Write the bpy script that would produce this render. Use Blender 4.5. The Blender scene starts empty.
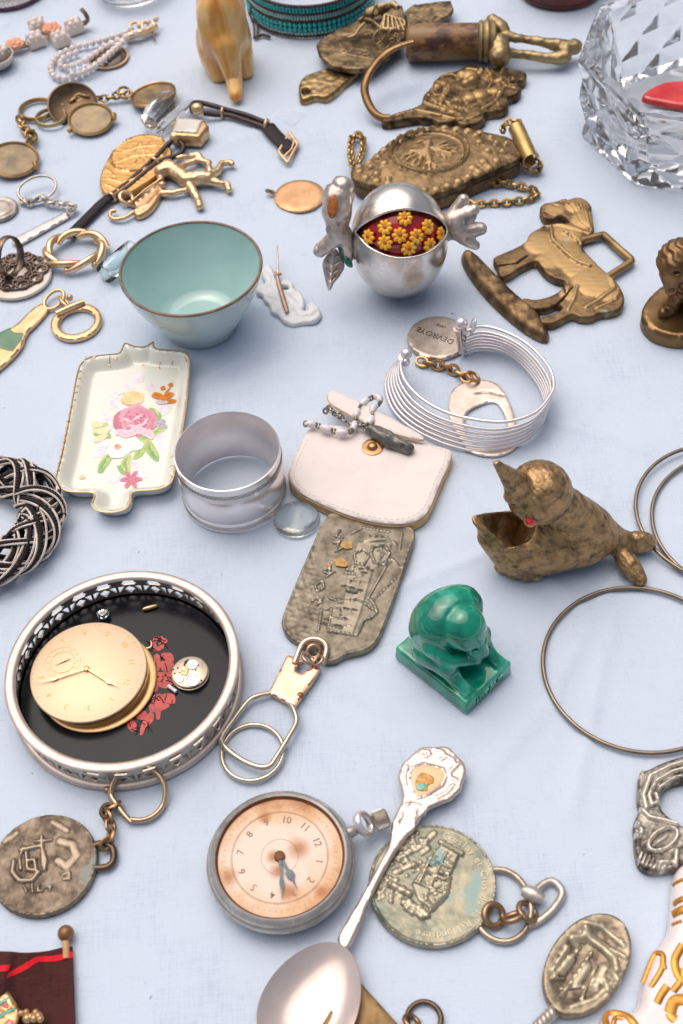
import bpy, math, random
import numpy as np
from mathutils import Vector, Matrix
from mathutils.geometry import delaunay_2d_cdt
random.seed(7)
rng = np.random.default_rng(7)
S = 0.001                                   # everything below is written in millimetres
scene = bpy.context.scene
COL = scene.collection
PI = math.pi

# ------------------------------------------------------------------ camera
FPX, ELEV, ROLL, HCAM = 1300.0, math.radians(51), math.radians(-5), 415.0
F_ = np.array([0, math.cos(ELEV), -math.sin(ELEV)])
_U = np.array([0, math.sin(ELEV), math.cos(ELEV)])
_R = np.array([1.0, 0, 0])
R_ = _R*math.cos(ROLL) + _U*math.sin(ROLL)
U_ = -_R*math.sin(ROLL) + _U*math.cos(ROLL)
CAM = np.array([0, -HCAM/math.tan(ELEV), HCAM])

def ray(px, py):
    d = F_*FPX + R_*(px-341.5) + U_*(512-py)
    return d/np.linalg.norm(d)
def P(px, py, z=0.0):                       # point at height z seen at that spot of the photograph
    d = ray(px, py)
    return CAM + d*((z-CAM[2])/d[2])
def PY(px, py, y):                          # point at depth y
    d = ray(px, py)
    return CAM + d*((y-CAM[1])/d[1])
def PX(px, py, base):                       # point above the given base point (nearest on the ray to its vertical)
    d = ray(px, py)
    b = np.array(base, float)
    h = d[:2]; t = ((b-CAM)[:2] @ h)/(h @ h)
    return CAM + d*t
def PP(pts, z=0.0):
    return np.array([P(x, y, z) for x, y in pts])
def kpx(p):                                 # pixels per millimetre at a point
    return FPX/((np.array(p)-CAM) @ F_)
def on_sphere(px, py, c, r):
    d = ray(px, py); o = CAM-np.array(c)
    b = o @ d; q = b*b-(o @ o-r*r)
    t = -b-math.sqrt(max(q, 0))
    return CAM+d*t
def zoom(x0, y0, x1, y1, w=683.0):
    s = (x1-x0)/w
    return lambda *pts: [(x0+a*s, y0+b*s) for a, b in pts]

# ------------------------------------------------------------------ meshes (V, F) in world mm
def unit(v):
    v = np.array(v, float)
    return v/max(np.linalg.norm(v), 1e-12)
def join(*ms):
    V, F, A, n = [], [], [], 0
    for m in ms:
        v = np.asarray(m[0], float).reshape(-1, 3)
        V.append(v); F += [tuple(i+n for i in f) for f in m[1]]
        A.append(m[2] if len(m) > 2 and m[2] is not None else np.full(len(v), 0.7))
        n += len(v)
    return np.concatenate(V), F, np.concatenate(A)
def xf(m, M=None, loc=None):
    V = np.asarray(m[0], float)
    if M is not None: V = V @ np.asarray(M, float).T
    if loc is not None: V = V + np.asarray(loc, float)
    return (V,) + tuple(m[1:])
def rotm(axis, a):
    return np.array(Matrix.Rotation(a, 3, Vector(axis)))
def frame(n, up=(0, 0, 1)):                 # columns x, y, z with z along n
    z = unit(n); x = np.cross(up, z)
    if np.linalg.norm(x) < 1e-6: x = np.array([1.0, 0, 0])
    x = unit(x); y = np.cross(z, x)
    return np.stack([x, y, z], 1)
def cr(pts, n=8, closed=False):             # Catmull-Rom through points
    p = np.asarray(pts, float); N = len(p); out = []
    for i in range(N if closed else N-1):
        if closed: a, b, c, d = p[(i-1) % N], p[i], p[(i+1) % N], p[(i+2) % N]
        else:
            b, c = p[i], p[i+1]
            a = p[i-1] if i else 2*b-c
            d = p[i+2] if i+2 < N else 2*c-b
        for k in range(n):
            t = k/n
            out.append(0.5*((2*b)+(-a+c)*t+(2*a-5*b+4*c-d)*t*t+(-a+3*b-3*c+d)*t**3))
    if not closed: out.append(p[-1])
    return np.array(out)
def resample(p, step, closed=False):
    p = np.asarray(p, float)
    q = np.vstack([p, p[:1]]) if closed else p
    L = np.concatenate([[0], np.cumsum(np.linalg.norm(np.diff(q, axis=0), axis=1))])
    n = max(3, int(round(L[-1]/step)))
    t = np.linspace(0, L[-1], n+1)
    r = np.stack([np.interp(t, L, q[:, i]) for i in range(q.shape[1])], 1)
    return r[:-1] if closed else r
def circ(c, r, n=48, z=None, a0=0.0, a1=2*PI, ry=None):
    t = np.linspace(a0, a1, n, endpoint=abs(a1-a0) < 2*PI-1e-6)
    c = np.asarray(c, float)
    return np.stack([c[0]+r*np.cos(t), c[1]+(ry or r)*np.sin(t), np.full(n, c[2] if z is None else z)], 1)

def tube(path, r, n=8, closed=False, up=None, rv=None, twist=0.0):
    p = np.asarray(path, float); N = len(p)
    r = np.broadcast_to(np.asarray(r, float), (N,)); rv = r if rv is None else np.broadcast_to(np.asarray(rv, float), (N,))
    if closed: T = np.roll(p, -1, 0)-np.roll(p, 1, 0)
    else: T = np.gradient(p, axis=0)
    T /= np.maximum(np.linalg.norm(T, axis=1), 1e-9)[:, None]
    if up is not None:
        B = np.broadcast_to(np.asarray(up, float), (N, 3))
        Sd = np.cross(T, B); Sd /= np.maximum(np.linalg.norm(Sd, axis=1), 1e-9)[:, None]
        Bn = np.cross(Sd, T)
    else:
        x = np.cross(T[0], [0, 0, 1.0])
        if np.linalg.norm(x) < 1e-3: x = np.cross(T[0], [0, 1.0, 0])
        Sd = [unit(x)]
        for i in range(1, N):
            s = Sd[-1]-T[i]*(Sd[-1] @ T[i]); Sd.append(unit(s))
        Sd = np.array(Sd); Bn = np.cross(Sd, T)
    a = np.arange(n)*2*PI/n
    ph = np.arange(N)*twist
    V = (p[:, None, :] + (r[:, None]*np.cos(a[None]+ph[:, None]))[..., None]*Sd[:, None, :]
         + (rv[:, None]*np.sin(a[None]+ph[:, None]))[..., None]*Bn[:, None, :]).reshape(-1, 3)
    F = []
    for i in range(N if closed else N-1):
        j = (i+1) % N
        for k in range(n):
            l = (k+1) % n
            F.append((i*n+k, j*n+k, j*n+l, i*n+l))
    if not closed:
        F.append(tuple(range(n))); F.append(tuple((N-1)*n+k for k in reversed(range(n))))
    return V, F
def lathe(prof, c=(0, 0, 0), n=64, M=None, close=False, caps=True):
    pr = np.asarray(prof, float); m = len(pr)
    a = np.arange(n)*2*PI/n
    V = np.stack([pr[:, None, 0]*np.cos(a), pr[:, None, 0]*np.sin(a), np.repeat(pr[:, 1:2], n, 1)], 2).reshape(-1, 3)
    F = []
    for i in range(m if close else m-1):
        i2 = (i+1) % m
        for k in range(n):
            l = (k+1) % n
            F.append((i*n+k, i*n+l, i2*n+l, i2*n+k))
    if not close and caps:
        if pr[0, 0] > 1e-6: F.append(tuple(reversed(range(n))))
        if pr[-1, 0] > 1e-6: F.append(tuple((m-1)*n+k for k in range(n)))
    return xf((V, F), M, c)
def ball(c, r, n=10, M=None):
    r = np.broadcast_to(np.asarray(r, float), (3,))
    t = np.linspace(-PI/2, PI/2, n//2+2)
    pr = np.stack([np.maximum(np.cos(t), 1e-4), np.sin(t)], 1)
    V, F = lathe(pr, n=n)
    V = V*r
    return xf((V, F), M, c)
def torus(c, R, r, n=32, m=8, nrm=(0, 0, 1), rx=None, M=None):
    p = circ((0, 0, 0), R, n, ry=rx)
    M = frame(nrm) if M is None else M
    return xf(tube(p, r, m, True, up=(0, 0, 1)), M, c)
def box(c, s, M=None, b=0.0):
    x, y, z = np.array(s, float)/2
    if b <= 0:
        V = np.array([[sx*x, sy*y, sz*z] for sz in (-1, 1) for sy in (-1, 1) for sx in (-1, 1)])
        F = [(0, 2, 3, 1), (4, 5, 7, 6), (0, 1, 5, 4), (2, 6, 7, 3), (0, 4, 6, 2), (1, 3, 7, 5)]
        return xf((V, F), M, c)
    o = []
    for (cx, cy, a0) in ((x-b, y-b, 0), (-x+b, y-b, PI/2), (-x+b, -y+b, PI), (x-b, -y+b, 1.5*PI)):
        for k in range(4): o.append((cx, cy, a0+k*PI/6))
    rows = []
    for (zz, dd) in ((-z, b), (-z+b*.3, b*.3), (-z+b, 0), (z-b, 0), (z-b*.3, b*.3), (z, b)):
        rows.append([(q[0]+(b-dd)*math.cos(q[2]), q[1]+(b-dd)*math.sin(q[2]), zz) for q in o])
    n = len(o); V = np.array(rows).reshape(-1, 3); F = []
    for i in range(5):
        for k in range(n): F.append((i*n+k, i*n+(k+1) % n, (i+1)*n+(k+1) % n, (i+1)*n+k))
    F.append(tuple(reversed(range(n)))); F.append(tuple(5*n+k for k in range(n)))
    return xf((V, F), M, c)

def inside(pt, poly):
    x, y = pt[:, 0], pt[:, 1]; r = np.zeros(len(pt), bool)
    q = np.roll(poly, -1, 0)
    for (x1, y1), (x2, y2) in zip(poly, q):
        c = (y1 > y) != (y2 > y)
        with np.errstate(divide='ignore', invalid='ignore'):
            r ^= c & (x < (x2-x1)*(y-y1)/((y2-y1) if y2 != y1 else 1e-12)+x1)
    return r
def segdist(pt, poly, closed=True):
    a = poly if closed else poly[:-1]
    b = np.roll(poly, -1, 0) if closed else poly[1:]
    d = np.full(len(pt), 1e9)
    for p, q in zip(a, b):
        v = q-p; L = v @ v
        t = np.clip(((pt-p) @ v)/max(L, 1e-12), 0, 1)
        d = np.minimum(d, np.hypot(*(pt-p-t[:, None]*v).T))
    return d
def sst(x):
    x = np.clip(x, 0, 1); return x*x*(3-2*x)
def vnoise(p, s, seed=0):                   # cheap smooth noise in 2D/3D, -1..1
    p = np.asarray(p, float)/s; out = 0
    g = np.random.default_rng(seed)
    for k in range(7):
        d = g.normal(size=p.shape[1]); ph = g.uniform(0, 6.28)
        out = out+np.sin(p @ d*2.2+ph+1.3*np.sin(p @ g.normal(size=p.shape[1])*1.7))
    return out/4.0
def relief(outline, T, z0=0.0, edge=0.8, sp=0.8, strokes=(), blobs=(), holes=(), hfn=None, bottom=False, step=None, smooth=True, curve=0):
    """solid slab with a rounded edge and a raised design. outline/holes: plane mm; strokes: (pts, radius, height); blobs: (x, y, r, h)"""
    o = np.asarray(outline, float)[:, :2]
    step = step or sp
    o = resample(cr(o, 6, True) if smooth else o, step, True)
    hs = [resample(cr(np.asarray(h, float)[:, :2], 6, True) if smooth else np.asarray(h, float)[:, :2], step, True) for h in holes]
    loops = [o]+hs
    lo, hi = o.min(0), o.max(0)
    gx, gy = np.meshgrid(np.arange(lo[0], hi[0], sp), np.arange(lo[1], hi[1], sp*.87))
    gx[1::2] += sp/2
    g = np.stack([gx.ravel(), gy.ravel()], 1)
    ok = inside(g, o)
    for h in hs: ok &= ~inside(g, h)
    g = g[ok]
    if len(g):
        d = np.min([segdist(g, l) for l in loops], axis=0)
        g = g[d > sp*.45]
    pts = np.concatenate(loops+[g]); E = []; n = 0
    for l in loops:
        m = len(l); E += [(n+i, n+(i+1) % m) for i in range(m)]; n += m
    nb = n
    ctr = pts.mean(0)
    r = delaunay_2d_cdt([Vector(tuple(p-ctr)) for p in pts], E, [], 0, 1e-5)
    v = np.array([tuple(q) for q in r[0]])+ctr
    tri = [tuple(f) for f in r[2]]
    c = np.array([v[list(f)].mean(0) for f in tri])
    ok = inside(c, o)
    for h in hs: ok &= ~inside(c, h)
    tri = [f for f, k in zip(tri, ok) if k]
    d = np.min([segdist(v, l) for l in loops], axis=0)
    q = np.clip(d/max(edge, 1e-6), 0, 1)
    z = z0+T-min(edge, T*.95)*(1-np.sqrt(np.clip(1-(1-q)**2, 0, 1)))
    h = np.zeros(len(v)); hs_ = np.zeros(len(v)); hn_ = np.zeros(len(v))
    for pts_, rad, ht in strokes:
        pl = np.asarray(pts_, float)[:, :2]
        dd = segdist(v, pl, False) if len(pl) > 1 else np.hypot(*(v-pl[0]).T)
        k = np.sqrt(np.clip(1-(dd/rad)**2, 0, 1))*ht if ht > 0 else -sst(1-dd/rad)*(-ht)
        if ht > 0: hs_ = np.maximum(hs_, k)
        else: hn_ = np.minimum(hn_, k)
    for b in blobs:
        x, y, rad, ht = b[:4]
        dd = np.hypot(v[:, 0]-x, v[:, 1]-y)
        k = np.sqrt(np.clip(1-(dd/rad)**2, 0, 1))*ht
        h = np.maximum(h, k) if ht > 0 else h+k
    h = h+hs_+hn_; height_tone = h
    if hfn is not None:
        hf = hfn(v); height_tone = h+np.clip(hf, -.3, .35)*.6; h = h+hf
    z = z+h*sst(d/max(edge*.8, 1e-6))
    V = np.column_stack([v, z]); F = list(tri)
    A = np.clip(0.45+height_tone*0.8, 0, 1)  # tone baked per vertex from height: recesses darkened, raised parts lightened
    def orient(f):
        a, b, c_ = v[f[0]], v[f[1]], v[f[2]]
        return f if (b[0]-a[0])*(c_[1]-a[1])-(b[1]-a[1])*(c_[0]-a[0]) > 0 else (f[0], f[2], f[1])
    F = [orient(f) for f in F]
    cnt = {}
    for f in F:
        for i in range(3):
            e = (f[i], f[(i+1) % 3]); cnt[e] = 1
    be = [e for e in cnt if (e[1], e[0]) not in cnt]
    bv = sorted({i for e in be for i in e}); mp = {b: len(V)+i for i, b in enumerate(bv)}
    B = V[bv].copy(); B[:, 2] = z0
    N0 = len(V)
    V = np.concatenate([V, B]); A = np.concatenate([A, np.full(len(B), .4)])
    F += [(e[1], e[0], mp[e[0]], mp[e[1]]) for e in be]
    if bottom:
        W = np.column_stack([v, np.full(len(v), z0)]); nn = len(V)
        V = np.concatenate([V, W]); A = np.concatenate([A, np.full(len(W), .4)])
        F += [(f[2]+nn, f[1]+nn, f[0]+nn) for f in F[:len(tri)]]
    return V, F, A

def sdf_mesh(fn, lo, hi, h):
    lo = np.array(lo, float); hi = np.array(hi, float)
    n = np.maximum(np.ceil((hi-lo)/h).astype(int), 4)+1
    ax = [lo[i]+np.arange(n[i])*h for i in range(3)]
    G = np.stack(np.meshgrid(*ax, indexing='ij'), -1)
    D = fn(G.reshape(-1, 3)).reshape(n)
    s = D < 0
    idx = [(i, j, k) for i in (0, 1) for j in (0, 1) for k in (0, 1)]
    sl = lambda A, c: A[c[0]:n[0]-1+c[0], c[1]:n[1]-1+c[1], c[2]:n[2]-1+c[2]]
    cs = sum(sl(s, c).astype(int) for c in idx)
    mix = (cs > 0) & (cs < 8)
    acc = np.zeros(tuple(n-1)+(3,)); cn = np.zeros(tuple(n-1))
    for a in idx:
        for axi in range(3):
            if a[axi]: continue
            b = list(a); b[axi] = 1
            da, db = sl(D, a), sl(D, b)
            cr_ = (da < 0) != (db < 0)
            t = np.where(cr_, da/np.where(cr_, da-db, 1), 0)
            o = np.zeros(tuple(n-1)+(3,)); o[...] = a; o[..., axi] += t
            acc += o*cr_[..., None]; cn += cr_
    ci = np.argwhere(mix)
    V = lo+(ci+acc[mix]/cn[mix][:, None])*h
    vid = -np.ones(tuple(n-1), int); vid[mix] = np.arange(len(ci))
    F = []
    for axi in range(3):
        u, w = (axi+1) % 3, (axi+2) % 3
        a = [slice(1, -1)]*3; a[axi] = slice(0, -1); b = list(a); b[axi] = slice(1, None)
        A, B = s[tuple(a)], s[tuple(b)]
        e = np.argwhere(A != B)
        sg = A[tuple(e.T)]
        e = e+np.array([1 if i != axi else 0 for i in range(3)])
        du = np.zeros(3, int); du[u] = 1; dw = np.zeros(3, int); dw[w] = 1
        q = [vid[tuple((e-x).T)] for x in (du+dw, dw, 0*du, du)]
        Q = np.stack(q, 1)
        ok = (Q >= 0).all(1)
        for f, g in zip(Q[ok], sg[ok]): F.append(tuple(f) if g else tuple(f[::-1]))
    for _ in range(2):
        ep = h*.3; f0 = fn(V)
        gr = np.stack([fn(V+np.eye(3)[i]*ep)-f0 for i in range(3)], 1)/ep
        st = f0/np.maximum((gr**2).sum(1), .05)
        V = V-np.clip(st, -h*.5, h*.5)[:, None]*gr
    return V, F
def ell(p, c, r, M=None):
    q = p-np.asarray(c, float)
    if M is not None: q = q @ np.asarray(M, float)
    r = np.broadcast_to(np.asarray(r, float), (3,))
    k0 = np.linalg.norm(q/r, axis=1); k1 = np.linalg.norm(q/r**2, axis=1)
    return np.where(k1 > 1e-9, k0*(k0-1)/np.maximum(k1, 1e-9), -r.min())
def cap(p, a, b, ra, rb=None):
    a = np.asarray(a, float); b = np.asarray(b, float); rb = ra if rb is None else rb
    v = b-a; t = np.clip(((p-a) @ v)/max(v @ v, 1e-9), 0, 1)
    return np.linalg.norm(p-a-t[:, None]*v, axis=1)-(ra+(rb-ra)*t)
def capx(p, pts, rs):
    d = None
    for i in range(len(pts)-1):
        e = cap(p, pts[i], pts[i+1], rs[i], rs[i+1]); d = e if d is None else np.minimum(d, e)
    return d
def smin(a, b, k):
    h = np.clip(.5+.5*(b-a)/k, 0, 1); return b*(1-h)+a*h-k*h*(1-h)
def smax(a, b, k): return -smin(-a, -b, k)
def sun_(k, *d):
    r = d[0]
    for e in d[1:]: r = smin(r, e, k)
    return r
def chain(path, L=3.2, w=2.0, r=.35, n=12, jit=.25):
    p = resample(cr(path, 8), L*.72); ms = []
    for i in range(len(p)-1):
        c = (p[i]+p[i+1])/2; t = unit(p[i+1]-p[i])
        s = unit(np.cross(t, (0, 0, 1))); b = np.cross(s, t)
        ang = (PI*.27 if i % 2 else -PI*.2)+random.uniform(-jit, jit)
        s2 = s*math.cos(ang)+b*math.sin(ang)
        a = np.arange(n)*2*PI/n
        q = c+np.outer(np.cos(a)*(L/2), t)+np.outer(np.sin(a)*w/2, s2)
        ms.append(tube(q, r, 6, True, up=np.cross(t, s2)))
    return join(*ms)
def text(s, size, depth=.15, M=None, loc=(0, 0, 0), align='CENTER', shear=0, spacing=1.0, bold=0):
    cu = bpy.data.curves.new('lettering', 'FONT')
    cu.body = s; cu.size = size; cu.extrude = depth; cu.align_x = align; cu.align_y = 'CENTER'
    cu.resolution_u = 3; cu.shear = shear; cu.space_character = spacing; cu.offset = bold
    ob = bpy.data.objects.new('lettering', cu); COL.objects.link(ob)
    dg = bpy.context.evaluated_depsgraph_get()
    me = bpy.data.meshes.new_from_object(ob.evaluated_get(dg))
    V = np.array([tuple(v.co) for v in me.vertices]).reshape(-1, 3); F = [tuple(p.vertices) for p in me.polygons]
    bpy.data.objects.remove(ob); bpy.data.curves.remove(cu); bpy.data.meshes.remove(me)
    return xf((V, F), M, loc)
def arc_text(s, c, R, a_mid, size, z, depth=.12, da=None, inward=False, up_out=True):
    ms = []; n = len(s); da = da or size*.62/R
    for i, chx in enumerate(s):
        if chx == ' ': continue
        a = a_mid-(i-(n-1)/2)*da if up_out else a_mid+(i-(n-1)/2)*da
        M = rotm((0, 0, 1), a-PI/2 if up_out else a+PI/2)
        ms.append(text(chx, size, depth, M, (c[0]+R*math.cos(a), c[1]+R*math.sin(a), z)))
    return join(*ms)

# ------------------------------------------------------------------ objects
def mesh_obj(name, m, mat, parent=None, origin=(0, 0, 0), smooth=True, ang=50):
    V = (np.asarray(m[0], float)-np.asarray(origin, float))*S
    me = bpy.data.meshes.new(name)
    me.from_pydata(V.tolist(), [], [tuple(int(i) for i in f) for f in m[1]]); me.validate(); me.update()
    A = m[2] if len(m) > 2 and m[2] is not None else np.full(len(V), .7)
    at = me.attributes.new('recess_tone', 'FLOAT', 'POINT')
    if len(A) == len(me.vertices): at.data.foreach_set('value', np.asarray(A, np.float32))
    if smooth:
        me.polygons.foreach_set('use_smooth', [True]*len(me.polygons))
        if ang: me.set_sharp_from_angle(angle=math.radians(ang))
    mats = mat if isinstance(mat, (list, tuple)) else [mat]
    for q in mats: me.materials.append(q)
    ob = bpy.data.objects.new(name, me); COL.objects.link(ob)
    if parent is not None: ob.parent = parent
    else: ob.location = np.asarray(origin, float)*S
    return ob
class Thing:
    def __init__(s, name, label, cat, origin, group=None):
        s.o = np.asarray(origin, float)
        s.e = bpy.data.objects.new(name, None); COL.objects.link(s.e)
        s.e.empty_display_size = .01
        s.e.location = s.o*S; s.e['label'] = label; s.e['category'] = cat
        if group: s.e['group'] = group
    def part(s, name, m, mat, parent=None, smooth=True, ang=50, label=None):
        ob = mesh_obj(name, m, mat, parent or s.e, s.o, smooth, ang)
        if label: ob['label'] = label
        return ob
def single(name, label, cat, m, mat, group=None, origin=None, smooth=True, ang=50):
    V = np.asarray(m[0])
    o = origin if origin is not None else [V[:, 0].mean(), V[:, 1].mean(), V[:, 2].min()]
    ob = mesh_obj(name, m, mat, None, o, smooth, ang)
    ob['label'] = label; ob['category'] = cat
    if group: ob['group'] = group
    return ob

# ------------------------------------------------------------------ materials
def _mat(name):
    m = bpy.data.materials.new(name); m.use_nodes = True
    nt = m.node_tree; return m, nt, nt.nodes['Principled BSDF']
def N(nt, t, **kw):
    n = nt.nodes.new(t)
    for k, v in kw.items():
        if k in n.inputs: n.inputs[k].default_value = v
        else: setattr(n, k, v)
    return n
def ramp(nt, fac, stops):
    r = nt.nodes.new('ShaderNodeValToRGB'); e = r.color_ramp.elements
    while len(e) < len(stops): e.new(.5)
    for k, (p, c) in zip(e, stops):
        k.position = p; k.color = (*c, 1) if len(c) == 3 else c
    nt.links.new(fac, r.inputs['Fac']); return r
def rgb(h):                                  # sRGB hex to linear
    h = h.lstrip('#'); c = [int(h[i:i+2], 16)/255 for i in (0, 2, 4)]
    return tuple(x/12.92 if x <= .04045 else ((x+.055)/1.055)**2.4 for x in c)
def metal(name, hi, lo, rough=.3, rvar=.15, bump=.2, bscale=900, dscale=180, bias=0.0, contrast=.5, use_recess_tone=True, metallic=1.0, spot=None, bdist=.0003):
    """metal with tarnish: noise and the authored 'polish' wear mask mix a bright and a tarnished colour"""
    if metallic == 1.0:                      # metallic cut so the pale base colour brightens dim sky reflections
        metallic = .62 if any(k in name for k in ('silver', 'tag', 'token', 'steel', 'pewter')) else .8
    m, nt, b = _mat(name); L = nt.links.new
    tc = N(nt, 'ShaderNodeTexCoord')
    n1 = N(nt, 'ShaderNodeTexNoise', Scale=dscale, Detail=6.0, Roughness=.65); L(tc.outputs['Object'], n1.inputs['Vector'])
    n2 = N(nt, 'ShaderNodeTexNoise', Scale=bscale, Detail=4.0, Roughness=.6); L(tc.outputs['Object'], n2.inputs['Vector'])
    f = N(nt, 'ShaderNodeMath', operation='MULTIPLY_ADD'); L(n1.outputs['Fac'], f.inputs[0]); f.inputs[1].default_value = 1.3; f.inputs[2].default_value = -.65
    if use_recess_tone:
        at = N(nt, 'ShaderNodeAttribute', attribute_name='recess_tone')
        g = N(nt, 'ShaderNodeMath', operation='ADD'); L(at.outputs['Fac'], g.inputs[0]); L(f.outputs[0], g.inputs[1]); src = g.outputs[0]
    else:
        g = N(nt, 'ShaderNodeMath', operation='ADD'); L(f.outputs[0], g.inputs[0]); g.inputs[1].default_value = .6; src = g.outputs[0]
    c = .5-bias
    r = ramp(nt, src, [(max(0, c-contrast/2), lo), (min(1, c+contrast/2), hi)])
    col = r.outputs['Color']
    if spot:
        n3 = N(nt, 'ShaderNodeTexNoise', Scale=spot[1], Detail=5.0); L(tc.outputs['Object'], n3.inputs['Vector'])
        k = ramp(nt, n3.outputs['Fac'], [(spot[2], (0, 0, 0)), (spot[2]+.08, (1, 1, 1))])
        mx = N(nt, 'ShaderNodeMix', data_type='RGBA'); L(k.outputs['Color'], mx.inputs[0]); L(col, mx.inputs[6]); mx.inputs[7].default_value = (*spot[0], 1)
        col = mx.outputs[2]
        mm = N(nt, 'ShaderNodeMath', operation='MULTIPLY_ADD'); L(k.outputs['Color'], mm.inputs[0]); mm.inputs[1].default_value = -.8*metallic; mm.inputs[2].default_value = metallic
        L(mm.outputs[0], b.inputs['Metallic'])
    else: b.inputs['Metallic'].default_value = metallic
    L(col, b.inputs['Base Color'])
    rr = N(nt, 'ShaderNodeMath', operation='MULTIPLY_ADD'); L(n1.outputs['Fac'], rr.inputs[0]); rr.inputs[1].default_value = rvar*2; rr.inputs[2].default_value = max(.02, rough-rvar)
    L(rr.outputs[0], b.inputs['Roughness'])
    if bump:
        bp = N(nt, 'ShaderNodeBump', Strength=bump, Distance=bdist); L(n2.outputs['Fac'], bp.inputs['Height']); L(bp.outputs[0], b.inputs['Normal'])
    return m
def glaze(name, c1, c2, rough=.08, scale=60, bump=.05, coat=.0, p0=.35, p1=.65, sss=0, detail=4.0, bscale=300, spec=.5):
    m, nt, b = _mat(name); L = nt.links.new
    tc = N(nt, 'ShaderNodeTexCoord')
    n1 = N(nt, 'ShaderNodeTexNoise', Scale=scale, Detail=detail); L(tc.outputs['Object'], n1.inputs['Vector'])
    r = ramp(nt, n1.outputs['Fac'], [(p0, c1), (p1, c2)]); L(r.outputs['Color'], b.inputs['Base Color'])
    b.inputs['Roughness'].default_value = rough; b.inputs['Coat Weight'].default_value = coat; b.inputs['Coat Roughness'].default_value = .05
    b.inputs['Specular IOR Level'].default_value = spec
    if sss:
        b.inputs['Subsurface Weight'].default_value = sss; b.inputs['Subsurface Scale'].default_value = .004
        b.inputs['Subsurface Radius'].default_value = (1, .6, .3)
    if bump:
        n2 = N(nt, 'ShaderNodeTexNoise', Scale=bscale, Detail=3.0); L(tc.outputs['Object'], n2.inputs['Vector'])
        bp = N(nt, 'ShaderNodeBump', Strength=bump, Distance=.0005); L(n2.outputs['Fac'], bp.inputs['Height']); L(bp.outputs[0], b.inputs['Normal'])
    return m
def glass(name, tint=(1, 1, 1), rough=.02, ior=1.5, bump=0, bscale=200):
    m, nt, b = _mat(name)
    b.inputs['Base Color'].default_value = (*tint, 1); b.inputs['Transmission Weight'].default_value = 1
    b.inputs['Roughness'].default_value = rough; b.inputs['IOR'].default_value = ior
    if bump:
        tc = N(nt, 'ShaderNodeTexCoord'); n2 = N(nt, 'ShaderNodeTexNoise', Scale=bscale, Detail=3.0); nt.links.new(tc.outputs['Object'], n2.inputs['Vector'])
        bp = N(nt, 'ShaderNodeBump', Strength=bump, Distance=.0008); nt.links.new(n2.outputs['Fac'], bp.inputs['Height']); nt.links.new(bp.outputs[0], b.inputs['Normal'])
    return m
# ------------------------------------------------------------------ material palette
def band(nt, *a): pass
BRASS = metal('antique brass', rgb('b0916a'), rgb('4a3828'), .48, .12, .35, 700, 120, contrast=.75)
BRASS_D = metal('dark brass', rgb('9a7c58'), rgb('35281d'), .5, .12, .4, 600, 140, contrast=.8)
BRASS_Y = metal('yellow brass', rgb('c5a46a'), rgb('6b5434'), .3, .12, .3, 700, 130, contrast=.7)
BRONZE_SOFT = metal('smooth brass', rgb('c09a62'), rgb('6f5334'), .42, .1, .25, 900, 100, contrast=.8)
HORSE_B = metal('horse brass', rgb('ab8d62'), rgb('564230'), .47, .1, .2, 900, 110, contrast=.6, bias=-.08, spot=(rgb('9fb9b0'), 70, .68))
BIRD_B = metal('bird bronze', rgb('b8956a'), rgb('33271f'), .38, .1, .7, 900, 260, contrast=.42, bias=-.08, bdist=.0005)
GOLD = metal('gold plate', rgb('e9c79e'), rgb('b58a5c'), .32, .1, .15, 700, 150, contrast=.7)
GOLD_P = metal('pink gold', rgb('f3cfa6'), rgb('d9a878'), .38, .08, .12, 900, 160, contrast=.8)
GOLD_DIAL = metal('gilt dial', rgb('e6cdae'), rgb('dabb96'), .55, .05, .06, 1500, 90, contrast=.9, metallic=.55)
COPPER = metal('worn copper', rgb('e0b78e'), rgb('b98a60'), .42, .1, .2, 500, 120, contrast=.8)
SILVER = metal('silver', rgb('e6dcd8'), rgb('b5a8a2'), .26, .08, .12, 800, 150, contrast=.8)
SILVER_B = metal('bright silver', rgb('f2ebeb'), rgb('e0d8d8'), .24, .05, .05, 900, 120, contrast=.9)
SILVER_T = metal('tarnished silver', rgb('d8cfc4'), rgb('6b6058'), .34, .12, .3, 600, 150, contrast=.8)
PEWTER = metal('pewter', rgb('b0a694'), rgb('5c5346'), .45, .1, .2, 1200, 200, contrast=.7, bias=-.12)
PEWTER_G = metal('greened pewter', rgb('c0b49c'), rgb('6a6f62'), .42, .1, .2, 1200, 160, contrast=.6, bias=-.1, spot=(rgb('8ba39c'), 110, .60))
STEEL = metal('worn steel', rgb('cfcac4'), rgb('7a736c'), .25, .12, .15, 800, 130, contrast=.9)
NICKEL = metal('nickel wire', rgb('d9cbb8'), rgb('9a8872'), .25, .1, .12, 800, 180, contrast=.9)
ROSE_N = metal('rose nickel', rgb('f0cdb4'), rgb('b98f72'), .24, .1, .12, 800, 160, contrast=.8)
ANTIQ = metal('oxidised silver', rgb('c9c2b6'), rgb('332c28'), .34, .1, .3, 700, 160, contrast=.75)
DARKM = metal('dark bronze wire', rgb('6e5c4c'), rgb('332a24'), .38, .1, .2, 700, 160, contrast=.8)
HOOPM = metal('hoop metal', rgb('9b8c7a'), rgb('5a4c40'), .32, .1, .2, 800, 120, contrast=.9)
COIN_D = metal('dark old medal', rgb('a89682'), rgb('4a4038'), .48, .1, .3, 1200, 170, contrast=.6, bias=-.12, spot=(rgb('7d857a'), 90, .64))
RUSTM = metal('rusty edge', rgb('8a5a3c'), rgb('4b2d20'), .6, .1, .5, 600, 150, contrast=.8, metallic=.5)
GREEN = glaze('green glaze', rgb('0f8f66'), rgb('2fb58a'), .1, 90, .12, .6, .3, .7)
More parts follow.
